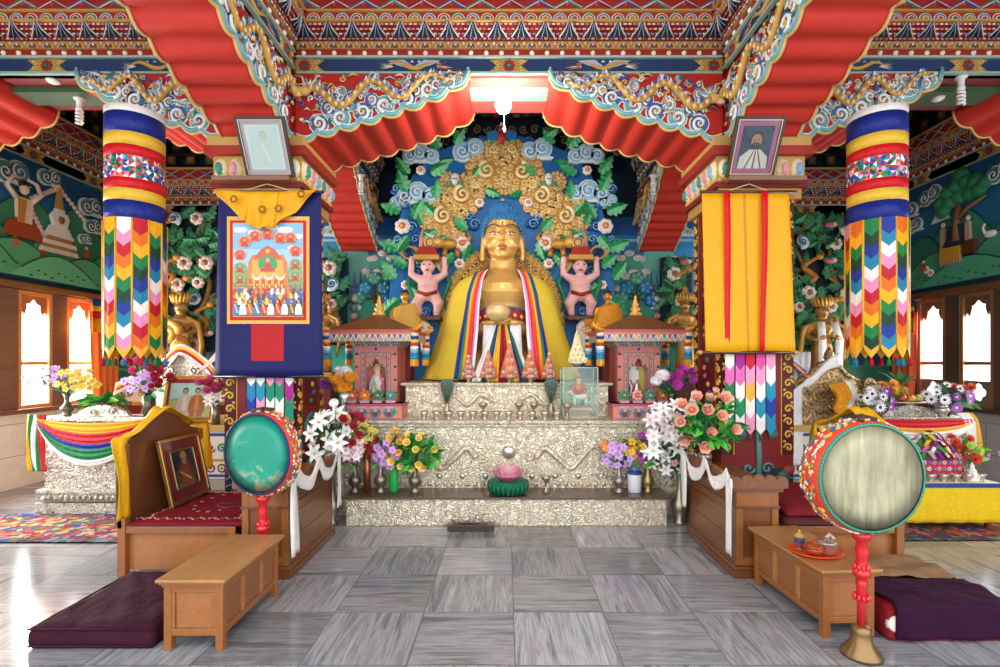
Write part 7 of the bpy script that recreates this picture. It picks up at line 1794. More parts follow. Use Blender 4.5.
# yellow silk scarves over the two throne backs
ys_ = '#eab41c'
xb = -2.90
ribbon3('yellow_scarf', None, [(xb, 3.86, .46), (xb+.005, 3.86, .75), (xb-.02, 3.86, 1.05), (xb-.03, 4.03, 1.10), (xb-.04, 4.23, 1.19), (xb-.045, 4.38, 1.26), (xb-.04, 4.53, 1.19), (xb-.03, 4.75, 1.09), (xb-.02, 4.90, 1.06), (xb+.02, 4.91, .85), (xb+.03, 4.91, .62)],
    [(0, 1, 0), (0, 1, 0), (.3, .8, 0), (1, .0, .3), (1, 0, .2), (1, 0, 0), (1, 0, .2), (1, 0, .3), (.5, .8, 0), (0, 1, 0), (0, 1, 0)], .13, [ys_], 'yellow silk scarf draped over the throne with the leaning picture', 'scarf', fold=.014)
xb = 2.97
ribbon3('yellow_scarf', None, [(xb-.02, 4.88, .58), (xb-.03, 4.88, .8), (xb+.0, 4.89, 1.06), (xb+.03, 4.75, 1.09), (xb+.04, 4.53, 1.19), (xb+.045, 4.38, 1.26), (xb+.04, 4.23, 1.19), (xb+.03, 4.03, 1.10), (xb+.01, 3.86, 1.05), (xb, 3.83, .8)],
    [(0, 1, 0), (0, 1, 0), (.5, .8, 0), (1, 0, .3), (1, 0, .2), (1, 0, 0), (1, 0, .2), (1, 0, .3), (.3, .8, 0), (0, 1, 0)], .14, [ys_], 'yellow silk scarf draped over the throne behind the pale-skinned drum', 'scarf', fold=.014)
# ---- orange tray with tea things on the bench
tzz = .418; tc = Vector((1.995, 3.29, tzz))
t = thing('tray', 'round orange plastic tray on the bench table', 'tray', tc); mb = MB(); mb.kind = 'plastic'; mb.lathe([(0, .003), (.12, .003), (.155, .018), (.165, .022), (.16, .014), (.125, .0), (0, 0)][::-1], tc, 36, '#e8501a', sy=.85); mb.build('tray_dish', t)
c = tc+Vector((-.075, .05, .006)); t = thing('incense_cup', 'small patterned lidded cup with gold knob on the orange tray', 'cup', c)
mb = MB(); mb.lathe([(.02, 0), (.025, .01), (.018, .02), (.03, .05), (.036, .085), (.034, .088)], c, 14, '#3a4a5a', cols=['#c9a24a', '#3a5a6a', '#8a3a3a', '#3a4a6a', '#c9a24a']); mb.build('bowl', t); mb = MB(); mb.lathe([(.036, .088), (.02, .10), (.006, .11), (.008, .125), (0, .13)], c, 12, '#c9a24a', 'gilt'); mb.build('lid', t)
c = tc+Vector((-.025, -.035, .006)); t = thing('wooden_bowl', 'glossy reddish-brown lidded wooden bowl on the orange tray', 'bowl', c)
mb = MB(); mb.kind = 'gloss'; mb.lathe([(.03, 0), (.05, .015), (.055, .035), (.05, .045)], c, 18, '#a5421a'); mb.build('bowl', t); mb = MB(); mb.kind = 'gloss'; mb.lathe([(.054, .045), (.05, .055), (.025, .068), (.012, .072), (.014, .085), (0, .09)], c, 18, '#a8481c'); mb.build('lid', t)
c = tc+Vector((.065, -.01, .006)); t = thing('steel_pot', 'small shiny steel pot with lid on the orange tray', 'pot', c)
mb = MB(); mb.kind = 'metal'; mb.lathe([(.05, 0), (.058, .006), (.058, .065), (.062, .068), (.056, .068)], c, 22, '#cfccc6'); mb.build('body', t); mb = MB(); mb.kind = 'metal'; mb.lathe([(.06, .068), (.05, .076), (.015, .08), (.012, .09), (0, .092)], c, 20, '#b8b4ae'); mb.tube([c+Vector((.02, .03, .085)), c+Vector((.05, .05, .10)), c+Vector((.07, .03, .075))], .012, '#d8b8a8', 'cloth'); mb.build('lid', t)
# =================================================================== the side bays
# lower painted wainscot on the back wall of each outer bay
for sg in (-1, 1):
    x0, x1 = sorted((sg*2.95, sg*6.35)); mb = MB(front((x0, YB-.006, 0))); L = x1-x0
    mb.box((0, 0, 0), (L, .95, .05), '#7a241c'); mb.box((0, .95, 0), (L, 1.0, .07), '#c9963c'); mb.box((0, 1.0, 0), (L, 1.28, .04), '#e6dcc4'); mb.box((0, 1.28, 0), (L, 1.33, .07), '#c9963c'); mb.box((0, 1.33, 0), (L, 1.6, .03), '#1f5f4a')
    for i in range(int(L/.16)):
        u = .08+i*.16; mb.tube(sp3(spiral(u, 1.14, .06, 1.3, i, 1 if i % 2 else -1, 12), .045), .012, ('#b8432f', '#2f7f6a', '#c9963c')[i % 3], n=4); mb.dome(u, .5, .04, .06, .05, .03, '#c9963c', 8)
    wst = mb.build('wainscot', wb)
# carved foliage panels
def foliage_panel(px0, px1, py0, py1, Y, lab, seed, dense=1.0):
    rr = random.Random(seed); x0, x1 = X(px0, Y), X(px1, Y); z0, z1 = H(py1, Y), H(py0, Y); W = x1-x0; Hh = z1-z0
    t = thing('carved_foliage', lab, 'carving', (x0+W/2, Y, z0)); M = front((x0, Y, z0))
    mb = MB(M); mb.box((0, 0, -.14), (W, Hh, -.02), '#0f2a34'); mb.build('back_board', t)
    # main branches
    mb = MB(M); n = max(1, int(W/.4))
    for i in range(n):
        u = W*(i+.5)/n; pts = [(u+.12*sin(k*1.3+seed+i), Hh*k/8, .03+.05*(k % 2)) for k in range(9)]
        mb.tube(smooth_path(pts, 4), [.055-.035*k/32 for k in range(33)], '#8a6a34', n=7)
        for k in range(1, 8):
            p = pts[k]; a = (0.6 if k % 2 else pi-.6)+rr.uniform(-.3, .3); l = .28; mb.tube([p, (p[0]+l*.5*cos(a), p[1]+l*.5*sin(a), .1), (p[0]+l*cos(a), p[1]+l*sin(a)+.06, .08)], [.03, .022, .008], ('#a5702e', '#7a5a2e')[k % 2], n=6)
    mb.build('branch', t)
    mb = MB(M)
    for i in range(int(W*Hh*48*dense)):
        u, v = rr.uniform(.04, W-.04), rr.uniform(.05, Hh-.06); L = rr.uniform(.16, .30); c = rr.choice(['#1d5a38', '#246a44', '#2f7a4e', '#1a4f3c', '#2a6f5a'])
        leafy(mb, u, v, rr.uniform(0, 2*pi), L, rr.uniform(.02, .12), .07, c, '#4f9a68')
    mb.build('foliage', t)
    k = max(3, int(W*Hh*5*dense)); pl_ = []
    for i in range(k):
        for _ in range(40):
            u, v = rr.uniform(.09, max(.1, W-.09)), rr.uniform(.1, Hh-.1)
            if all((u-a)**2+(v-b)**2 > .05 for a, b in pl_): break
        pl_.append((u, v)); mb = MB(M)
        if i % 4 == 3:
            mb.tube(sp3(spiral(u, v, .10, 1.7, rr.uniform(0, 6), 1, 20), .16), [.035-.022*q/20 for q in range(21)], '#c9d8dc', n=6); mb.tube(sp3(spiral(u, v, .09, 1.6, 0, 1, 16), .19), .010, '#2f6aa5', n=4); mb.build('cloud_scroll', t)
        elif i % 4 == 2:
            mb.sph((u, v, .17), (.09, .045, .05), '#c9707a'); mb.sph((u+.05, v+.01, .18), (.05, .04, .04), '#e8c8c4'); mb.build('flower_bud', t)
        else:
            blossom(mb, u, v, rr.uniform(.085, .12), .14, .06, '#e2d2c6', '#b84a55', '#5a9a5a'); mb.build('blossom', t)
    for i in range(max(1, int(W*Hh*1.6))):
        u, v = rr.uniform(.1, W-.1), rr.uniform(.15, Hh-.15); mb = MB(M)
        P_ = smooth_path([(u+(.05+.09*j/5)*sin(j*1.5), v-.2+.08*j, .13+.03*sin(j*2)) for j in range(6)], 4); mb.tube(P_, [.05-.04*abs(q/20-.4) for q in range(21)], '#b5772a', n=6); mb.sph((P_[-1][0], P_[-1][1], .16), (.06, .05, .05), '#c98a34')
        mb.tube([P_[-1], P_[-1]+Vector((.09, .04, .01)), P_[-1]+Vector((.05, .12, 0))], [.03, .02, .004], '#d8702a', n=5); mb.build('carved_beast', t)
    return t
foliage_panel(150, 222, 213, 352, 8.2, 'carved foliage with big blossoms behind the golden figure with a curling ornament', 21)
foliage_panel(786, 850, 213, 352, 8.2, 'carved foliage with big blossoms behind the golden figure by the bronze throne', 22)
foliage_panel(315, 346, 257, 345, 8.15, 'narrow carved foliage strip behind the pink shrine with the white figure', 23, 1.3)
foliage_panel(662, 692, 257, 345, 8.15, 'narrow carved foliage strip behind the pink shrine with the mirror', 24, 1.3)

# crowned standing golden figures and seated golden monks
def figure(name, lab, x, Y, z, h, mat, kind='stand', robe='#b5832f', hair='#2a2018', facing=0.0):
    t = thing(name, lab, 'statue', (x, Y, z), facing); M = wmat(t) @ Matrix.Scale(h, 4); mb = MB(M); g = GOLD
    if kind == 'stand':
        mb.lathe([(0, 0), (.14, .0), (.13, .1), (.12, .3), (.11, .48), (.09, .58), (.12, .68), (.13, .74), (.06, .79), (.04, .82), (0, .83)], (0, 0, 0), 16, g, sy=.7); hz = .88
        for s in (-1, 1): mb.tube([(s*.12, 0, .73), (s*.19, -.02, .62), (s*.14, -.12, .56), (s*.05, -.15, .60)], [.045, .04, .034, .03], g, n=8)
    else:
        mb.lathe([(0, 0), (.36, .01), (.36, .08), (.24, .15), (.17, .25), (.18, .4), (.21, .5), (.19, .56), (.07, .61), (.06, .66), (0, .66)], (0, 0, 0), 20, g, sy=.72); hz = .78
        for s in (-1, 1): mb.tube([(s*.20, 0, .53), (s*.27, -.03, .38), (s*.2, -.16, .27), (s*.06, -.22, .24)], [.07, .06, .05, .04], g, n=8); mb.sph((s*.05, -.23, .24), (.05, .03, .03), g)
    r = .075 if kind == 'stand' else .105
    mb.sph((0, 0, hz), (r*.86, r*.95, r*1.2), g, n=14, m=9); mb.sph((0, -r*.9, hz-.01), (r*.18, r*.2, r*.25), g, n=6, m=4)
    for s in (-1, 1): mb.sph((s*r*.9, 0, hz-r*.1), (r*.15, r*.25, r*.45), g, n=6, m=5)
    b = mb.build('body', t, remesh=.018 if h < 1.2 else .02, mat=mat)
    mb = MB(M)
    for s in (-1, 1): mb.sph((s*r*.34, -r*.86, hz+r*.1), (r*.16, r*.1, r*.07), BLACK, n=6, m=4); mb.tube([(s*r*.15, -r*.93, hz+r*.32), (s*r*.55, -r*.78, hz+r*.32)], r*.05, '#2a2018', n=4)
    mb.tube([(-r*.25, -r*.9, hz-r*.5), (r*.25, -r*.9, hz-r*.5)], r*.07, '#b5432f', n=5); mb.build('face_paint', b)
    mb = MB(M)
    if kind == 'stand':
        mb.kind = 'gilt'
        for k in range(9):
            a = pi*(k/8)-pi; 
            mb.prism_ = None
            p = Vector((r*1.0*cos(a), r*.8*sin(a), hz+r*.7)); mb.tube([p, p+Vector((r*.5*cos(a), r*.2*sin(a), r*.9)), p+Vector((r*.3*cos(a), 0, r*1.6))], [r*.25, r*.2, r*.03], '#d8a84a', n=5)
        mb.sph((0, r*.1, hz+r*1.0), (r*.7, r*.7, r*.8), '#c99a40'); mb.build('crown', t)
        mb = MB(M); mb.kind = 'gilt'
        for s in (-1, 1):
            mb.tube([(s*.10, -.05, .76), (s*.22, -.04, .70), (s*.24, .0, .45), (s*.19, .0, .2)], [.02, .03, .03, .01], '#c9963c', n=6)
            for k in range(5): mb.sph((s*(.03+.02*k), -.10+.01*k, .68-.035*k), .014, '#e0b860', n=6, m=4)
        mb.build('ornament', t)
    else:
        mb.lathe([(r*.88, hz+r*.25), (r*.8, hz+r*.75), (r*.5, hz+r*1.15), (0, hz+r*1.28)], (0, r*.12, 0), 16, hair, sy=1.0); mb.build('hair', t)
        mb = MB(M); mb.kind = 'satin'
        def rb(u, v): a = -2.0+4.0*u; zz = .58-.5*v; rr_ = .20+.17*v**1.3; return Vector((rr_*sin(a)*1.12, -rr_*.82*cos(a)-.005+.006*sin(a*14+v*8), zz+.05*sin(a)*(1-v)))
        mb.grid(rb, 36, 12, robe); mb.f = [q[::-1] for q in mb.f]; mb.build('robe', t, solid=.006)
    return t
for sg, lab, robe in ((-1, 'golden seated monk figure rising behind the shrine with the white figure', '#c9a04a'), (1, 'golden seated monk figure in orange robe behind the shrine with the mirror', '#d08a1e')):
    x = -1.33 if sg < 0 else 1.34
    f_ = figure('monk_statue', lab, x, 6.72, H(333, 6.72), .62, 'goldleaf', 'sit', robe)
    mb = MB(); mb.box((x-.10, 6.54, 1.027), (x+.10, 6.88, H(333, 6.72)), '#7a2a24'); mb.box((x-.2, 6.52, H(333, 6.72)-.05), (x+.2, 6.92, H(333, 6.72)-.005), '#c9963c', 'gilt'); mb.build('pedestal', f_)
s1 = figure('crowned_statue', 'golden crowned figure with a curling ornament near the navy thangka', X(181, 7.9), 7.9, 1.30, 1.36, 'bronzefig')
s2 = figure('crowned_statue', 'golden crowned figure wearing a white scarf near the bronze throne', X(822, 7.9), 7.9, 1.18, 1.42, 'bronzefig')
s3 = figure('crowned_statue', 'small golden crowned figure beside the shrine with the white figure', X(322, 7.8), 7.8, 1.5, 1.15, 'bronzefig')
s4 = figure('crowned_statue', 'small golden crowned figure beside the shrine with the mirror', X(685, 7.8), 7.8, 1.5, 1.15, 'bronzefig')
for s_, dx in ((s1, 0), (s2, 0), (s3, 0), (s4, 0)):
    l = s_.location; mb = MB(); mb.box((l.x-.2, l.y-.18, 0), (l.x+.2, l.y+.18, l.z), '#6a2420'); mb.box((l.x-.22, l.y-.2, l.z-.08), (l.x+.22, l.y+.2, l.z-.004), '#b98a3a', 'gilt'); mb.build('pedestal', s_, bevel=.01)
l = s2.location; mb = MB(); mb.kind = 'satin'
for s in (-1, 1): mb.ribbon([Vector((l.x+s*.10, l.y-.14, l.z+1.08)), Vector((l.x+s*.13, l.y-.22, l.z+.8)), Vector((l.x+s*.12, l.y-.20, l.z+.3)), Vector((l.x+s*.13, l.y-.20, l.z+.05))], (1, 0, 0), .12, '#e9e6e0')
mb.build('white_scarf', s2, solid=.006)
l = s1.location; mb = MB(); mb.kind = 'gilt'; px_, pz_ = l.x-.05, l.z+.78
mb.tube([Vector((p[0], l.y-.26, p[1])) for p in spiral(px_, pz_, .20, 1.6, 0, 1, 24)], [.065-.03*i/24 for i in range(25)], '#d8a84a', n=7); mb.sph((px_+.2, l.y-.25, pz_-.22), (.16, .08, .12), '#c99a40'); mb.build('curling_ornament', s1)

# ---- painted throne bodies in the outer bays
def bay_throne(sg, lab):
    cx = sg*3.72; t = thing('painted_throne', lab, 'throne', (cx, 6.4, 0)); x0, x1 = cx-.60, cx+.60; y0, y1 = 5.98, 7.1
    mb = MB(); mb.box((x0-.08, y0-.10, 0), (x1+.08, y1, .16), '#8a8478'); mb.box((x0-.04, y0-.05, .16), (x1+.04, y1, .28), '#a59c8a'); mb.box((x0, y0, .28), (x1, y1, .84), '#e4dccb'); mb.box((x0-.05, y0-.05, .84), (x1+.05, y1, .915), '#c9a45a')
    mb.M = front((x0, y0-.002, .28)); 
    for v, c in ((.02, '#2a4a9a'), (.20, '#c9963c'), (.50, '#2a4a9a')): mb.rect(0, v, 1.2, v+.035, .002, c)
    for i in range(9):
        u = .08+i*.13; mb.ell(u, .125, .055, .055, .003, '#7a2a24', 10); mb.ell(u, .125, .035, .035, .005, '#e6dcc4', 8); mb.dome(u, .125, .018, .018, .006, .012, '#2f7f6a', 6)
        mb.tube(sp3(spiral(u, .36, .055, 1.3, i, 1 if i % 2 else -1, 12), .006), .011, ('#b8432f', '#2f7f6a', '#2a5aa0')[i % 3], n=4)
    sgx = x1 if sg < 0 else x0
    mb.M = Matrix(); mb.build('base', t, bevel=.006); return t
tl = bay_throne(-1, 'white painted throne body holding the silver gable and couple portrait')
tr = bay_throne(1, 'white painted throne body carrying the bronze back panel')
# silver gable
cx = X(183, 6.45); mb = MB(front((cx, 6.45, .916))); mb.kind = 'greysilver'
mb.prism([(-.36, 0), (.36, 0), (.36, .52), (.30, .60), (.16, .70), (.06, .82), (0, .855), (-.06, .82), (-.16, .70), (-.30, .60), (-.36, .52)], -.05, .0, '#c9c4b8')
for s in (-1, 1):
    mb.tube(sp3(spiral(s*.14, .62, .06, 1.4, 0, s, 14), .01), .016, '#ddd'); mb.tube(sp3([(s*.36, .52), (s*.30, .60), (s*.16, .70), (s*.06, .82), (0, .855)], .0), .02, '#ddd')
mb.M = Matrix(); mb.build('silver_gable', tl)
ribbon3('striped_scarf', None, [(-4.72, 6.15, 1.32), (-4.5, 6.25, 1.46), (-4.3, 6.36, 1.62), (cx, 6.38, 1.81), (-3.78, 6.36, 1.64), (-3.6, 6.28, 1.5), (-3.45, 6.25, 1.2)], [(0, .3, 1), (0, .3, 1), (0, .3, 1), (0, .3, 1), (0, .3, 1), (0, .5, 1), (1, .3, 0)], .15, ['#f2eee6', '#c81e28', '#eab41c', '#f2eee6'], 'striped white, red and yellow scarf draped over the silver gable', 'scarf')
# couple portrait
x0, x1 = X(158.5, 6.0), X(212.5, 6.0); z0, z1 = .918, H(376, 6.0); W = x1-x0; Hh = (z1-z0)
t = thing('couple_portrait', 'gold and red framed portrait of a seated couple below the silver gable', 'picture', ((x0+x1)/2, 6.05, z0)); M = fr((x0, 6.03, z0+.008), (1, 0, 0), (0, .12, Hh)); mb = MB(M)
b = .045
for q in ((0, 0, W, b), (0, Hh-b, W, Hh), (0, b, b, Hh-b), (W-b, b, W, Hh-b)): mb.box((q[0], q[1], -.03), (q[2], q[3], .016), '#c9944a', 'gold')
mb.build('frame', t, bevel=.005)
mb = MB(); P = Paint(mb, M); P.rect(b, b, W-b, Hh-b, '#a51a24'); m = b+.022; P.rect(m, m, W-m, Hh-m-.02, '#cfe0e2'); P.rect(m, m, W-m, m+.2, '#d9c07a'); P.poly([(m, m+.2), (W-m, m+.2), (W-m, m+.24), (W*.6, m+.26), (m, m+.22)], '#b9b07a')
for cx_, rb, r2 in ((W*.40, '#f0c0b8', '#f8e0d8'), (W*.63, '#c8642e', '#e8904a')):
    P.poly([(cx_-.10, m+.07), (cx_+.10, m+.07), (cx_+.085, m+.2), (cx_+.045, m+.27), (cx_-.045, m+.27), (cx_-.085, m+.2)], rb); P.poly([(cx_-.03, m+.08), (cx_+.03, m+.08), (cx_+.02, m+.26), (cx_-.02, m+.26)], r2)
    P.poly([(cx_-.07, m+.01), (cx_-.01, m+.01), (cx_-.01, m+.09), (cx_-.09, m+.09)], rb); P.poly([(cx_+.07, m+.01), (cx_+.01, m+.01), (cx_+.01, m+.09), (cx_+.09, m+.09)], rb)
    P.ell(cx_, m+.318, .034, .042, '#2a1c16'); P.ell(cx_, m+.308, .028, .035, '#d8a07a')
mb.build('portrait', t)
mb = MB(M); mb.kind = 'caseglass'; mb.box((b, b, .011), (W-b, Hh-b, .012), WHITE); mb.build('pane', t)
bouquet('vase of pink, lilac and crimson blooms beside the couple portrait', (X(149, 5.76), 5.76, 1.052), 'tube', .22, .13, '#6a6458', 'metal',
    [('rose', '#e0508a', '#c8306a', .07, 8, (-.4, .6, .5)), ('orchid', '#c9a0e0', '#a070c0', .055, 16, (-.1, -.1, .5)), ('rose', '#c8143c', '#a01030', .06, 14, (.6, .1, .5))], (.0, -.03, .42), (.25, .12, .24), (18, .12, '#3f7a4a', '#6fa56a'), 41)
bouquet('small posy of pink roses and white lilies at the corner of the couple portrait', (X(215, 5.98), 6.0, .917), 'tube', .24, .09, '#8a8478', 'metal',
    [('rose', '#e0609a', '#c83a78', .07, 9, (0, .4, .5)), ('lily', '#f4f4ee', '#ffffff', .07, 4, (.1, -.6, .4))], (.0, -.04, .40), (.16, .09, .17), (8, .09, '#3f7a4a', '#6fa56a'), 42)
# scarves hanging off the throne corner
o = ribbon3('hanging_scarf', None, [(-3.20, 6.0, 1.62), (-3.19, 5.94, 1.40), (-3.16, 5.90, 1.1), (-3.17, 5.90, .72)], (1, 0, .1), .16, ['#1f7a4a', '#c8202a', '#e8a83a', '#f2f0ea', '#f2f0ea'], 'bundle of green, red, orange and white scarves hanging beside the couple portrait', 'scarf', fold=.02)
# brown fringe and rainbow scarf sweeping down from the pillar, each side
ribbon3('hanging_scarf', None, [(-2.79, 5.75, 2.35), (-2.98, 5.85, 2.18), (-3.3, 6.0, 1.85), (-3.65, 6.2, 1.62)], [(.2, 0, 1), (.4, 0, 1), (.6, 0, 1), (.8, 0, .8)], .34, ['#8a4a22', '#9a5a2a', '#7a3f1e', '#8a4a22', '#7a2a2a', '#1f3a9a', '#1f8a4a', '#e8b42a', '#d8482a', '#c9d8e0', '#eaf0f2'], 'sweep of brown fringe and rainbow silk beside the navy thangka', 'scarf', fold=.014)
ribbon3('hanging_scarf', None, [(2.84, 5.72, 2.40), (2.98, 5.80, 2.1), (3.2, 5.9, 1.78), (3.55, 6.1, 1.55), (3.72, 6.25, 1.50)], [(-.2, 0, 1), (-.5, 0, 1), (-.7, 0, 1), (-.6, 0, 1), (-.3, 0, 1)], .30, ['#d8d4cc', '#e4e0d8', '#cfcac0', '#1f3a9a', '#1f8a4a', '#e8b42a', '#d8482a', '#d86a9a'][::-1], 'sweep of rainbow and silver silk beside the yellow-covered thangka', 'scarf', fold=.012)
# white pleated cloth between pillar and bronze throne
mb = MB(); mb.kind = 'satin'; yy = 6.15
mb.grid(lambda u, v: Vector((X(772, yy)+(X(812, yy)-X(772, yy))*u*(1-.05*v), yy+.03*sin(u*40), H(352, yy)+(H(412, yy)-H(352, yy))*v)), 60, 6, '#e9ebee'); mb.f = [q[::-1] for q in mb.f]; o = mb.build('hanging_cloth', None, solid=.006); tag(o, 'white pleated cloth hanging between the pillar and bronze throne back', 'cloth')
# bronze throne back
cx = X(828, 6.1); t = thing('bronze_throne_back', 'embossed bronze throne back with peaked top and scroll finials', 'throne back', (cx, 6.1, .917))
mb = MB(front((cx, 6.1, .917))); mb.kind = 'bronze'; mb.prism([(-.37, 0), (.37, 0), (.40, .42), (.36, .50), (.22, .58), (.12, .70), (0, .74), (-.12, .70), (-.22, .58), (-.36, .50), (-.40, .42)], -.06, .0, '#b08d5c'); 
for s in (-1, 1):
    for k in range(4): mb.tube(sp3(spiral(s*(.1+.07*k), .15+.1*(k % 3), .05, 1.4, k, s, 12), .005), .014, '#c9a46a', n=5)
    mb.tube(sp3(spiral(s*.1, .38, .07, 1.3, 0, s, 14), .008), .018, '#c9a46a', n=5)
mb.build('panel', t)
mb = MB(front((cx, 6.1, .917))); mb.kind = 'bronze'; mb.tube(sp3([(-.40, .42), (-.36, .50), (-.22, .58), (-.12, .70), (0, .74), (.12, .70), (.22, .58), (.36, .50), (.40, .42)], .0), .028, '#c9a46a'); mb.build('rim', t)
for s in (-1, 1):
    mb = MB(front((cx, 6.08, .917))); mb.kind = 'bronze'; mb.ell(s*.47, .46, .075, .085, -.03, '#b9935a', 16, w1=.03); mb.tube(sp3(spiral(s*.47, .46, .05, 1.3, 0, s, 12), .035), .012, '#d8b478', n=5); mb.box((s*.43-.04, .36, -.03), (s*.43+.04, .42, .03), '#b08d5c'); mb.build('scroll_finial', t)
mb = MB(front((cx, 6.08, .917))); mb.kind = 'bronze'; mb.lathe([(.03, .73), (.06, .78), (.05, .84), (.02, .90), (0, .93)], (0, 0, 0), 12, '#c9a46a', axis='y'); mb.f = [q[::-1] for q in mb.f]; mb.build('top_finial', t)
# white khata over it
ribbon3('khata_scarf', None, [(X(838, 6.0), 5.98, 1.67), (X(826, 6.0), 5.98, 1.62), (X(810, 6.0), 5.97, 1.44), (X(797, 6.0), 5.97, 1.36), (X(795, 6.0), 5.97, 1.1), (X(794, 6.0), 5.95, .8), (X(792, 6.0), 5.92, .45)], [(0, 0, 1), (.3, 0, 1), (.4, 0, 1), (1, 0, .6), (1, 0, 0), (1, 0, 0), (1, 0, 0)], .15, ['#f2f1ee'], 'white silk scarf slung across the bronze throne back', 'scarf', fold=.016)
ribbon3('yellow_scarf', None, [(X(838, 5.9), 5.88, 1.42), (X(845, 5.9), 5.86, 1.25), (X(840, 5.9), 5.84, 1.12), (X(852, 5.9), 5.86, .95)], [(1, 0, .2), (1, 0, .1), (1, 0, .1), (1, 0, 0)], .24, ['#eba01c', '#eba01c', '#f2efe6'], 'orange-yellow silk scarf bunched before the bronze throne back', 'scarf', fold=.04)
# golden mask figure
c = Vector((X(851, 5.95), 5.97, 1.06)); t = thing('mask_figure', 'small painted head figure with blue beard above the flowers', 'figure', c)
MC = Matrix.Translation(c) @ Matrix.Scale(.78, 4); mb = MB(MC); mb.kind = 'paint'; mb.sph((0, 0, .36), (.10, .09, .14), '#d8c47a', n=14, m=9); mb.sph((0, -.09, .35), (.025, .035, .04), '#d8c47a'); mb.build('head', t)
mb = MB(MC); mb.sph((0, -.05, .25), (.075, .06, .07), '#2a6a9a'); mb.tube([(-.06, -.08, .31), (0, -.105, .315), (.06, -.08, .31)], .012, '#2a4a6a', n=5)
for q in (-1, 1): mb.sph((q*.04, -.083, .39), (.018, .01, .01), BLACK, n=6, m=4); mb.tube([(q*.02, -.09, .425), (q*.07, -.07, .425)], .008, '#2a2a2a', n=4)
mb.build('beard', t)
mb = MB(MC); mb.lathe([(.08, 0), (.10, .02), (.06, .12), (.05, .24)], (0, 0, 0), 14, '#8a6a3a', 'gilt'); mb.build('neck_stand', t)

# ---- silver altars by the windows, with their swags
def silver_altar(sg, lab):
    xc = sg*4.48; x0, x1 = xc-.57, xc+.57; y0, y1 = 5.58, 5.875
    x1 = min(x1, 5.1) if sg > 0 else x1
    t = thing('silver_altar', lab, 'altar', (xc, (y0+y1)/2, 0)); mb = MB(); mb.kind = 'greysilver'
    mb.box((x0-.06, y0-.05, 0), (x1+.06, y1, .12), '#bbb'); mb.box((x0-.05, y0-.04, .13), (x1+.05, y1, .22), '#bbb'); mb.box((x0-.06, y0-.05, .22), (x1+.06, y1, .26), '#bbb')
    for i in range(18): mb.sph((x0+(x1-x0)*(i+.5)/18, y0-.045, .175), (.025, .02, .03), '#ccc', n=8, m=5)
    mb.build('plinth', t, bevel=.006)
    mb = MB(); mb.kind = 'greysilver'; mb.box((x0, y0, .26), (x1, y1, 1.0), '#bbb'); mb.build('body', t)
    mb = MB(); mb.kind = 'greysilver'; mb.box((x0-.03, y0-.03, 1.0), (x1+.03, y1, 1.05), '#bbb'); mb.build('top', t, bevel=.008)
    mb = MB(front((xc, y0+.10, 1.05))); mb.kind = 'greysilver'
    mb.prism([(-.30, 0), (.30, 0), (.26, .05), (.16, .10), (.08, .11), (0, .14), (-.08, .11), (-.16, .10), (-.26, .05)], -.04, .02, '#bbb')
    for q in (-1, 1): mb.tube(sp3(spiral(q*.10, .05, .045, 1.3, 0, q, 12), .022), .011, '#ddd', n=5)
    mb.build('crest', t)
    return t, x0, x1, y0
ta, x0, x1, y0 = silver_altar(-1, 'embossed silver altar by the windows with rainbow swags')
tb, x2, x3, y2 = silver_altar(1, 'embossed silver altar carrying fruit and flowers')
def swag(name, lab, xa, xb, y, z, cols, d0, d1, sag=1.0, loc=None):
    mb = MB(); mb.kind = 'satin'; n = len(cols)
    def f(u, v):
        s = 1-(2*u-1)**2; dep = d0+(d1-d0)*v; gather = .35+.65*s
        return Vector((xa+(xb-xa)*u, y-.02-.05*s*(.4+v)-.012*sin(v*n*6.28), z-.03-dep*s**.8*sag-.05*v*(1-s)))
    mb.grid(f, 36, n*4, lambda u, v: cols[min(n-1, int(v*n))]); mb.f = [q[::-1] for q in mb.f]
    o = mb.build(name, None, solid=.008); tag(o, lab, 'drapery'); return o
RB = ['#eba81c', '#eba81c', '#c8202a', '#c8202a', '#23308e', '#117a44', '#117a44', '#f0ede6']
swag('rainbow_swag', 'yellow, red, blue, green and white silk swag across the silver altar by the windows', x0-.02, x1+.04, y0-.04, 1.07, RB, .05, .50)
ribbon3('hanging_scarf', None, [(x0-.03, y0-.06, 1.08), (x0-.04, y0-.07, .9), (x0-.03, y0-.07, .62), (x0-.0, y0-.07, .47)], (1, 0, 0), .2, ['#eba81c', '#117a44', '#f0ede6', '#117a44', '#c8202a', '#c8202a'], 'striped scarf end hanging at the window corner of the silver altar', 'scarf', fold=.014)
swag('silk_swag', 'red, yellow and white silk swag across the silver altar with fruit', x2-.02, x3+.02, y2-.04, 1.06, ['#c8202a', '#c8202a', '#e8a83a', '#f0ede6', '#f0ede6'], .0, .24)
ribbon3('hanging_scarf', None, [(x3-.08, y2-.05, 1.10), (x3-.02, y2-.07, 1.0), (x3+.01, y2-.07, .8), (x3+.02, y2-.07, .62)], (1, 0, 0), .17, ['#f0ede6', '#f0ede6', '#e8b03a'], 'white and yellow scarf end hanging at the corner of the fruit altar', 'scarf', fold=.014)
bouquet('slim dark vase of purple and yellow sprays on the silver altar by the windows', (-4.94, 5.74, 1.052), 'tall', .24, .16, '#6a5f52', 'metal',
    [('orchid', '#b07ad8', '#8a4ab0', .045, 24, (-.45, .15, .6)), ('orchid', '#f0d050', '#e0b030', .045, 26, (.5, .0, .55))], (.02, -.03, .40), (.34, .10, .20), (10, .09, '#5a8a5a', '#8aa56a'), 43)
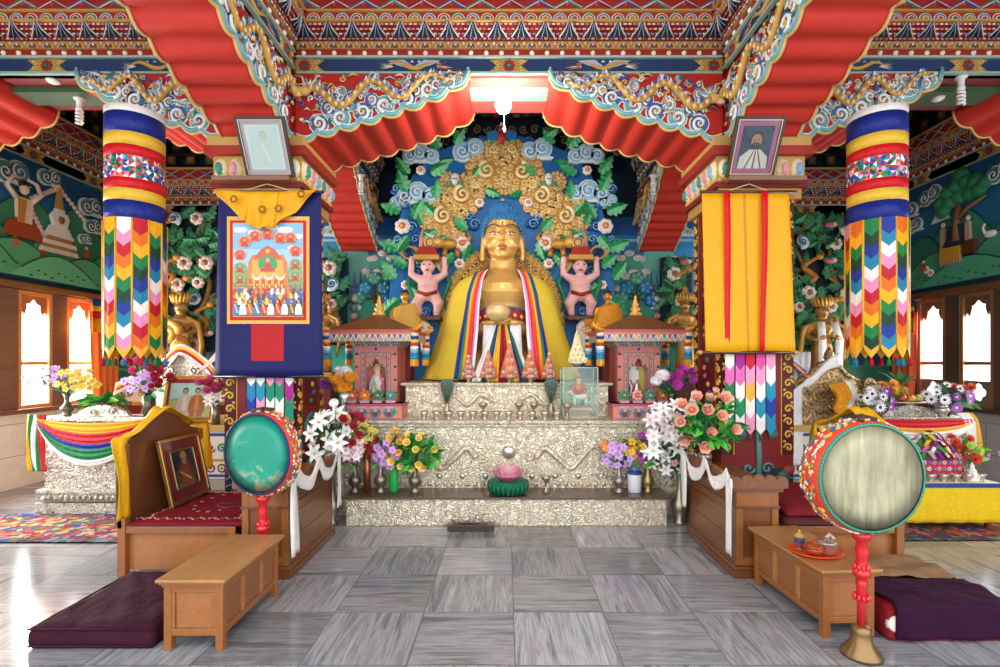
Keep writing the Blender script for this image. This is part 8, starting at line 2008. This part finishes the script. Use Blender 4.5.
bouquet('low leafy green plant with pink buds behind the silver crest', (-4.52, 5.80, 1.052), 'jar', .10, .14, '#7a6a5a', 'paint', [('rose', '#e0609a', '#c83a78', .035, 3, (0, .2, .5))], (.0, -.02, .14), (.27, .10, .09), (26, .22, '#2f8a3f', '#6fc04a'), 44, name='potted_plant', vname='pot')
bouquet('bowl of white and purple asters beside the fruit stand', (4.12, 5.73, 1.052), 'jar', .10, .16, '#a58a6a', 'metal', [('aster', '#f2f0f4', '#2a2430', .06, 10, (-.3, 0, .7)), ('aster', '#9a3aa8', '#f0e8d0', .06, 9, (.2, -.2, .7)), ('mum', '#f0a83a', '#f4c86a', .06, 3, (.5, .6, .3))], (.0, -.05, .20), (.19, .10, .17), (20, .12, '#2f7a44', '#5fa55a'), 45)
bouquet('round arrangement of purple, white and red asters by the window', (4.95, 5.75, 1.052), 'jar', .10, .16, '#5a4a3a', 'metal', [('aster', '#a85ab8', '#f0e8d0', .062, 13, (0, -.1, .8)), ('aster', '#f2f0f4', '#2a2430', .055, 9, (-.2, .1, .8)), ('mum', '#d8402a', '#e8703a', .055, 5, (.4, .3, .5))], (.0, -.05, .20), (.23, .11, .17), (34, .16, '#2f7a44', '#5fa55a'), 46)
# fruit stand with pineapple
c = Vector((4.50, 5.81, 1.052)); t = thing('fruit_stand', 'footed silver fruit stand on the silver altar', 'stand', c); mb = MB(); mb.kind = 'metal'; mb.lathe([(.08, 0), (.07, .01), (.02, .03), (.02, .09), (.10, .12), (.22, .14), (.235, .155), (.22, .152), (0, .135)], c, 28, '#b9b4aa'); mb.build('dish', t)
rr = random.Random(8); ptop = .158
def fruit(name, lab, off, r, col, grp=None, leaf=False):
    p = c+Vector(off); t = thing(name, lab, 'fruit', p, 0, grp); mb = MB(); mb.kind = 'gloss'; mb.sph(p+Vector((0, 0, r*.92)), (r, r, r*.95), col, n=12, m=8); mb.build('flesh', t); mb = MB(); mb.tube([p+Vector((0, 0, r*1.8)), p+Vector((.004, 0, r*1.95+.01))], .005, '#5a4020', n=5); mb.build('stem', t)
for i, (dx, dy, r, col, nm, lab) in enumerate(((-.16, -.06, .042, '#d9a83a', 'mango', 'yellow mango at the aster end of the fruit stand'), (-.08, -.12, .044, '#a8482a', 'apple', 'reddish apple between the mango and the pineapple foot'), (.0, -.145, .042, '#e0902a', 'orange', 'orange at the front centre of the fruit stand'), (.08, -.12, .043, '#8a9a3a', 'green_apple', 'green apple beside the orange on the fruit stand'), (.165, -.05, .042, '#e8c84a', 'lemon', 'yellow lemon at the window end of the fruit stand'))): fruit(nm, lab, (dx, dy, ptop-.006), r, col)
p = c+Vector((0, .02, ptop-.003)); t = thing('pineapple', 'pineapple with spiky green crown on the fruit stand', 'fruit', p)
mb = MB(); mb.lathe([(.04, 0), (.075, .03), (.085, .09), (.07, .15), (.035, .175), (0, .18)], p, 16, '#b8842a')
for j in range(6):
    for k in range(10): a = 2*pi*(k+.5*(j % 2))/10; r_ = (.065, .082, .086, .082, .07, .05)[j]; mb.sph(p+Vector((r_*cos(a), r_*sin(a), .025+.027*j)), .016, '#9a6f24', n=5, m=4)
mb.build('flesh', t); mb = MB(); mb.kind = 'leaf'
for k in range(22): a = k*2.4; l = .16+.05*(k % 3); mb.M = Matrix.Translation(p+Vector((0, 0, .17))) @ Matrix.Rotation(a, 4, 'Z'); petal(mb, Matrix(), l, .05, .5+.03*k, -.25, '#3f7a4a' if k % 2 else '#5f9a5a'); 
mb.M = Matrix(); mb.k = ['leaf']*len(mb.k); mb.build('crown', t)
c2 = Vector((4.80, 5.62, 1.052)); t = thing('silver_urn', 'small silver covered urn on the front edge of the fruit altar', 'urn', c2); mb = MB(); mb.kind = 'metal'; mb.lathe([(.04, 0), (.035, .01), (.05, .03), (.075, .07), (.06, .10)], c2, 16, '#c4bfb4'); mb.build('body', t); mb = MB(); mb.kind = 'metal'; mb.lathe([(.065, .10), (.05, .125), (.015, .14), (.018, .155), (0, .165)], c2, 16, '#c4bfb4'); mb.build('lid', t)

# ---- low offering table with yellow cloth
t = thing('offering_table', 'low wooden table under the yellow offering cloth', 'table', (4.36, 5.25, 0)); mb = MB(); mb.kind = 'wood'; mb.box((3.92, 5.02, .42), (4.82, 5.50, .45), WD2); mb.build('tabletop', t)
for sx in (3.94, 4.76):
    for sy in (5.04, 5.44): mb = MB(); mb.kind = 'wood'; mb.box((sx, sy, 0.008), (sx+.04, sy+.04, .42), WD2); mb.build('leg', t)
t = thing('tablecloth', 'shiny yellow brocade cloth with blue band covering the low offering table', 'tablecloth', (4.36, 5.0, .08))
mb = MB(); mb.kind = 'brocade'; mb.grid(lambda u, v: Vector((3.88+.98*u, 4.995+.010*sin(u*30)*v, .455-.38*v)), 40, 8, '#f0c81c'); mb.f = [q[::-1] for q in mb.f]
mb.grid(lambda u, v: Vector((4.86+.008*sin(u*20)*v, 4.995+.53*u, .455-.38*v)), 16, 8, '#f0c81c'); mb.f = mb.f[:320]+[q[::-1] for q in mb.f[320:]]
mb.grid(lambda u, v: Vector((3.88, 4.995+.53*(1-u), .455-.38*v)), 16, 8, '#f0c81c'); mb.f = mb.f[:448]+[q[::-1] for q in mb.f[448:]]
mb.build('skirt', t, solid=.004)
mb = MB(); mb.kind = 'satin'; mb.box((3.878, 4.990, .452), (4.862, 5.53, .46), '#e2d8c0'); mb.box((3.876, 4.986, .42), (4.864, 4.991, .462), '#2a4a9a'); mb.build('top_band', t)
for i in range(7):
    x = 3.98+.125*i; o = dup(bw, (x, 5.08, .461), label='silver water bowl, %s from the drum along the yellow-covered table' % nth[i], scale=.9, group='silver bowls on the yellow-covered table')
b0 = Vector((4.42, 5.32, .461)); t = thing('offering_box', 'red and blue floral painted box beneath the pile of sweets', 'box', b0)
mb = MB(); mb.box((b0.x-.24, b0.y-.12, b0.z), (b0.x+.24, b0.y+.12, b0.z+.20), '#c8304a'); mb.M = front((b0.x-.24, b0.y-.122, b0.z))
for i in range(9):
    for j in range(3): blossom(mb, .03+.052*i, .035+.065*j, .022, .0, .012, ('#3a6ac0', '#e8a0b0', '#2a9ab0', '#f0e0d8')[(i+j) % 4], '#c8304a', '#f0d05a', 5)
mb.rect(0, .0, .48, .008, .002, '#2a6a9a'); mb.rect(0, .19, .48, .2, .002, '#2a6a9a'); mb.M = Matrix(); mb.build('body', t)
mb = MB(); mb.lathe([(.26, .2), (.28, .215), (.255, .218), (.21, .29), (.16, .35), (.10, .405), (0, .45)], b0, 20, '#7a3a2a', sy=.62); mb.build('heaped_tray', t)
sw = []
wr_cols = [('#8a2aa0', 'purple'), ('#f0ede6', 'white'), ('#c8202a', 'red'), ('#e8c83a', 'yellow'), ('#d86ab0', 'pink'), ('#5a2a1a', 'brown'), ('#3a9a5a', 'green'), ('#b0b4c0', 'silver')]
for ci, (cc_, nm) in enumerate(wr_cols):
    mb = MB(); mb.kind = 'gloss'; mb.box((-.03, -.018, -.012), (.03, .018, .012), cc_)
    for s in (-1, 1): mb.add([(s*.028, -.012, 0), (s*.028, .012, 0), (s*.055, .022, .008), (s*.06, 0, -.006), (s*.055, -.022, .006)], [(0, 1, 2, 3, 4)], cc_)
    t = tag(mb.build('wrapped_sweet', loc=(0, 0, 0), solid=.002), 'x', 'sweet'); sw.append((t, nm))
rr = random.Random(12); k = 0
for lvl, (n, zr, r_) in enumerate(((18, .236, .245), (15, .292, .208), (12, .350, .158), (8, .404, .10), (1, .452, .0))):
    for i in range(n):
        proto, nm = sw[(k*5+lvl) % 8] if k >= 8 else sw[k]; o = proto if k < 8 else dup(proto, (0, 0, 0)); k += 1
        a = -pi/2+((i+.5)/n-.5)*2*pi*(.8 if n > 1 else 0)
        nrm = Vector((cos(a)*.75, sin(a)*1.2*.75, .66)).normalized() if n > 1 else Vector((0, 0, 1)); tn = Vector((-sin(a)*1.0, cos(a)*.62, 0)).normalized(); dn = tn.cross(nrm)
        ax1 = (dn+tn*rr.uniform(-.7, .7)).normalized(); ay1 = nrm.cross(ax1)
        o.location = b0+Vector((r_*cos(a), r_*.62*sin(a), zr))+nrm*.014
        o.rotation_euler = Matrix((ax1, ay1, nrm)).transposed().to_euler(); o.scale = (.82,)*3
        lv = ('bottom', 'second', 'third', 'fourth', 'topmost')[lvl]
        o['label'] = '%s wrapped sweet in the %s ring of the sweets pile' % (nm, lv); o['group'] = '%s sweets in the %s ring' % (nm, lv)
bouquet('pot of orange-red carnations in bright green leaves at the table end', (4.74, 5.36, .461), 'jar', .12, .14, '#5a4a3a', 'metal', [('mum', '#e0401e', '#e86a2a', .055, 12, (-.3, .1, .7)), ('mum', '#b8e04a', '#d8f06a', .05, 3, (.2, .3, .4)), ('orchid', '#c86ab8', '#e0a0d0', .035, 4, (.8, -.2, .3))], (.04, -.03, .28), (.24, .11, .17), (30, .13, '#3f9a3a', '#7fd04a'), 47)
c = Vector((4.66, 5.10, .461)); t = thing('white_torma', 'small white tiered torma standing among the bowls on the yellow-covered table', 'torma', c); mb = MB(); mb.lathe([(.06, 0), (.06, .03), (.045, .035), (.05, .07), (.035, .075), (.038, .11), (.022, .12), (.02, .15), (.0, .19)], c, 12, '#ecebe4'); mb.build('cone', t); mb = MB()
for k in range(6): a = k*pi/3; mb.sph(c+Vector((.05*cos(a), .05*sin(a), .05)), .014, '#f6f4ee', n=6, m=4)
mb.build('butter_flower', t)
# ---- rugs, curtains
mb = MB(); mb.kind = 'carpet'; mb.box((-6.1, 4.64, .0), (-3.3, 5.5, .012), '#cfc6c6'); 
for a, b, c_, d in ((-6.1, 4.64, -3.3, 4.76), (-6.1, 5.38, -3.3, 5.5)): mb.box((a, b, .0), (c_, d, .0135), '#7f9fd8', 'carpet')
tag(mb.build('patterned_rug', loc=(-4.7, 5.07, 0)), 'colourful patterned rug before the silver altar by the windows', 'rug')
mb = MB(); mb.kind = 'carpet'; mb.box((3.25, 4.70, .0), (6.2, 5.5, .007), '#b08a90'); mb.box((3.25, 4.70, 0), (6.2, 4.86, .0075), '#7f8fb0')
tag(mb.build('patterned_rug', loc=(4.7, 5.1, 0)), 'dark patterned rug under the yellow-covered offering table', 'rug')
for sg, lab in ((-1, 'orange curtain with blue and yellow top bands beside the silver-altar windows'), (1, 'orange curtain with blue and yellow top bands beside the fruit-altar windows')):
    t = thing('window_curtain', lab, 'curtain', (sg*6.25, 7.98, .95)); ya, yb2 = (7.68, 8.25) if sg < 0 else (7.78, 8.27)
    mb = MB(); mb.kind = 'satin'
    mb.grid(lambda u, v: Vector((sg*(6.27+.035*sin(u*24+v*2)), ya+(yb2-ya)*(u*(1-.25*v)+.22*v), 2.42-1.48*v)), 44, 12, '#e8722a' if sg < 0 else '#d0502a'); mb.build('panel', t, solid=.005)
    mb = MB(); mb.kind = 'satin'
    for k, (z0, z1, c_) in enumerate(((2.50, 2.60, '#23408e'), (2.42, 2.50, '#eab41c'), (2.32, 2.42, '#c8202a'), (2.10, 2.32, '#eb9a1c'))): mb.grid(lambda u, v: Vector((sg*(6.20+.02*sin(u*14)), ya-.03+(yb2-ya+.06)*u, z0+(z1-z0)*v)), 20, 2, c_)
    mb.build('valance', t, solid=.005)
    mb = MB(); mb.kind = 'wood'; mb.tube([(sg*6.28, ya-.05, 2.605), (sg*6.28, yb2+.03, 2.605)], .014, '#6a4426'); mb.build('curtain_rod', t)
# =================================================================== light and camera
w = bpy.data.worlds.new('World'); SC.world = w; w.use_nodes = True
bg = w.node_tree.nodes['Background']; bg.inputs[0].default_value = (.96, .98, 1.0, 1); bg.inputs[1].default_value = 1.5
def point(name, loc, e, r, col=(1, .95, .88)):
    l = bpy.data.lights.new(name, 'POINT'); l.energy = e; l.shadow_soft_size = r; l.color = col
    o = bpy.data.objects.new(name, l); C.objects.link(o); o.location = loc; return o
point('bulb_light', (X(503.5, 5.0), 4.93, 4.05), 28, .10)
for i, (a, b) in enumerate(WINS):
    for sg, e in ((-1, 75), (1, 22)):
        l = bpy.data.lights.new('window_daylight', 'AREA'); l.shape = 'RECTANGLE'; l.size = 1.5; l.size_y = b-a; l.energy = e; l.color = (1, .97, .93)
        o = bpy.data.objects.new('window_daylight', l); C.objects.link(o); o.location = (sg*6.66, (a+b)/2, 1.85); o.rotation_euler = (0, -pi/2 if sg < 0 else pi/2, 0)
cam = bpy.data.cameras.new('Camera'); co = bpy.data.objects.new('Camera', cam); C.objects.link(co)
co.location = (0, 0, EYE); co.rotation_euler = (pi/2, 0, 0)
cam.sensor_fit = 'HORIZONTAL'; cam.sensor_width = 36; cam.lens = 36*510/1000; cam.shift_x = -.006; cam.shift_y = .0285
cam.clip_start = .05; cam.clip_end = 100
SC.camera = co
SC.view_settings.view_transform = 'Standard'; SC.view_settings.look = 'None'; SC.view_settings.gamma = 1; SC.view_settings.use_curve_mapping = False
SC.view_settings.exposure = .98
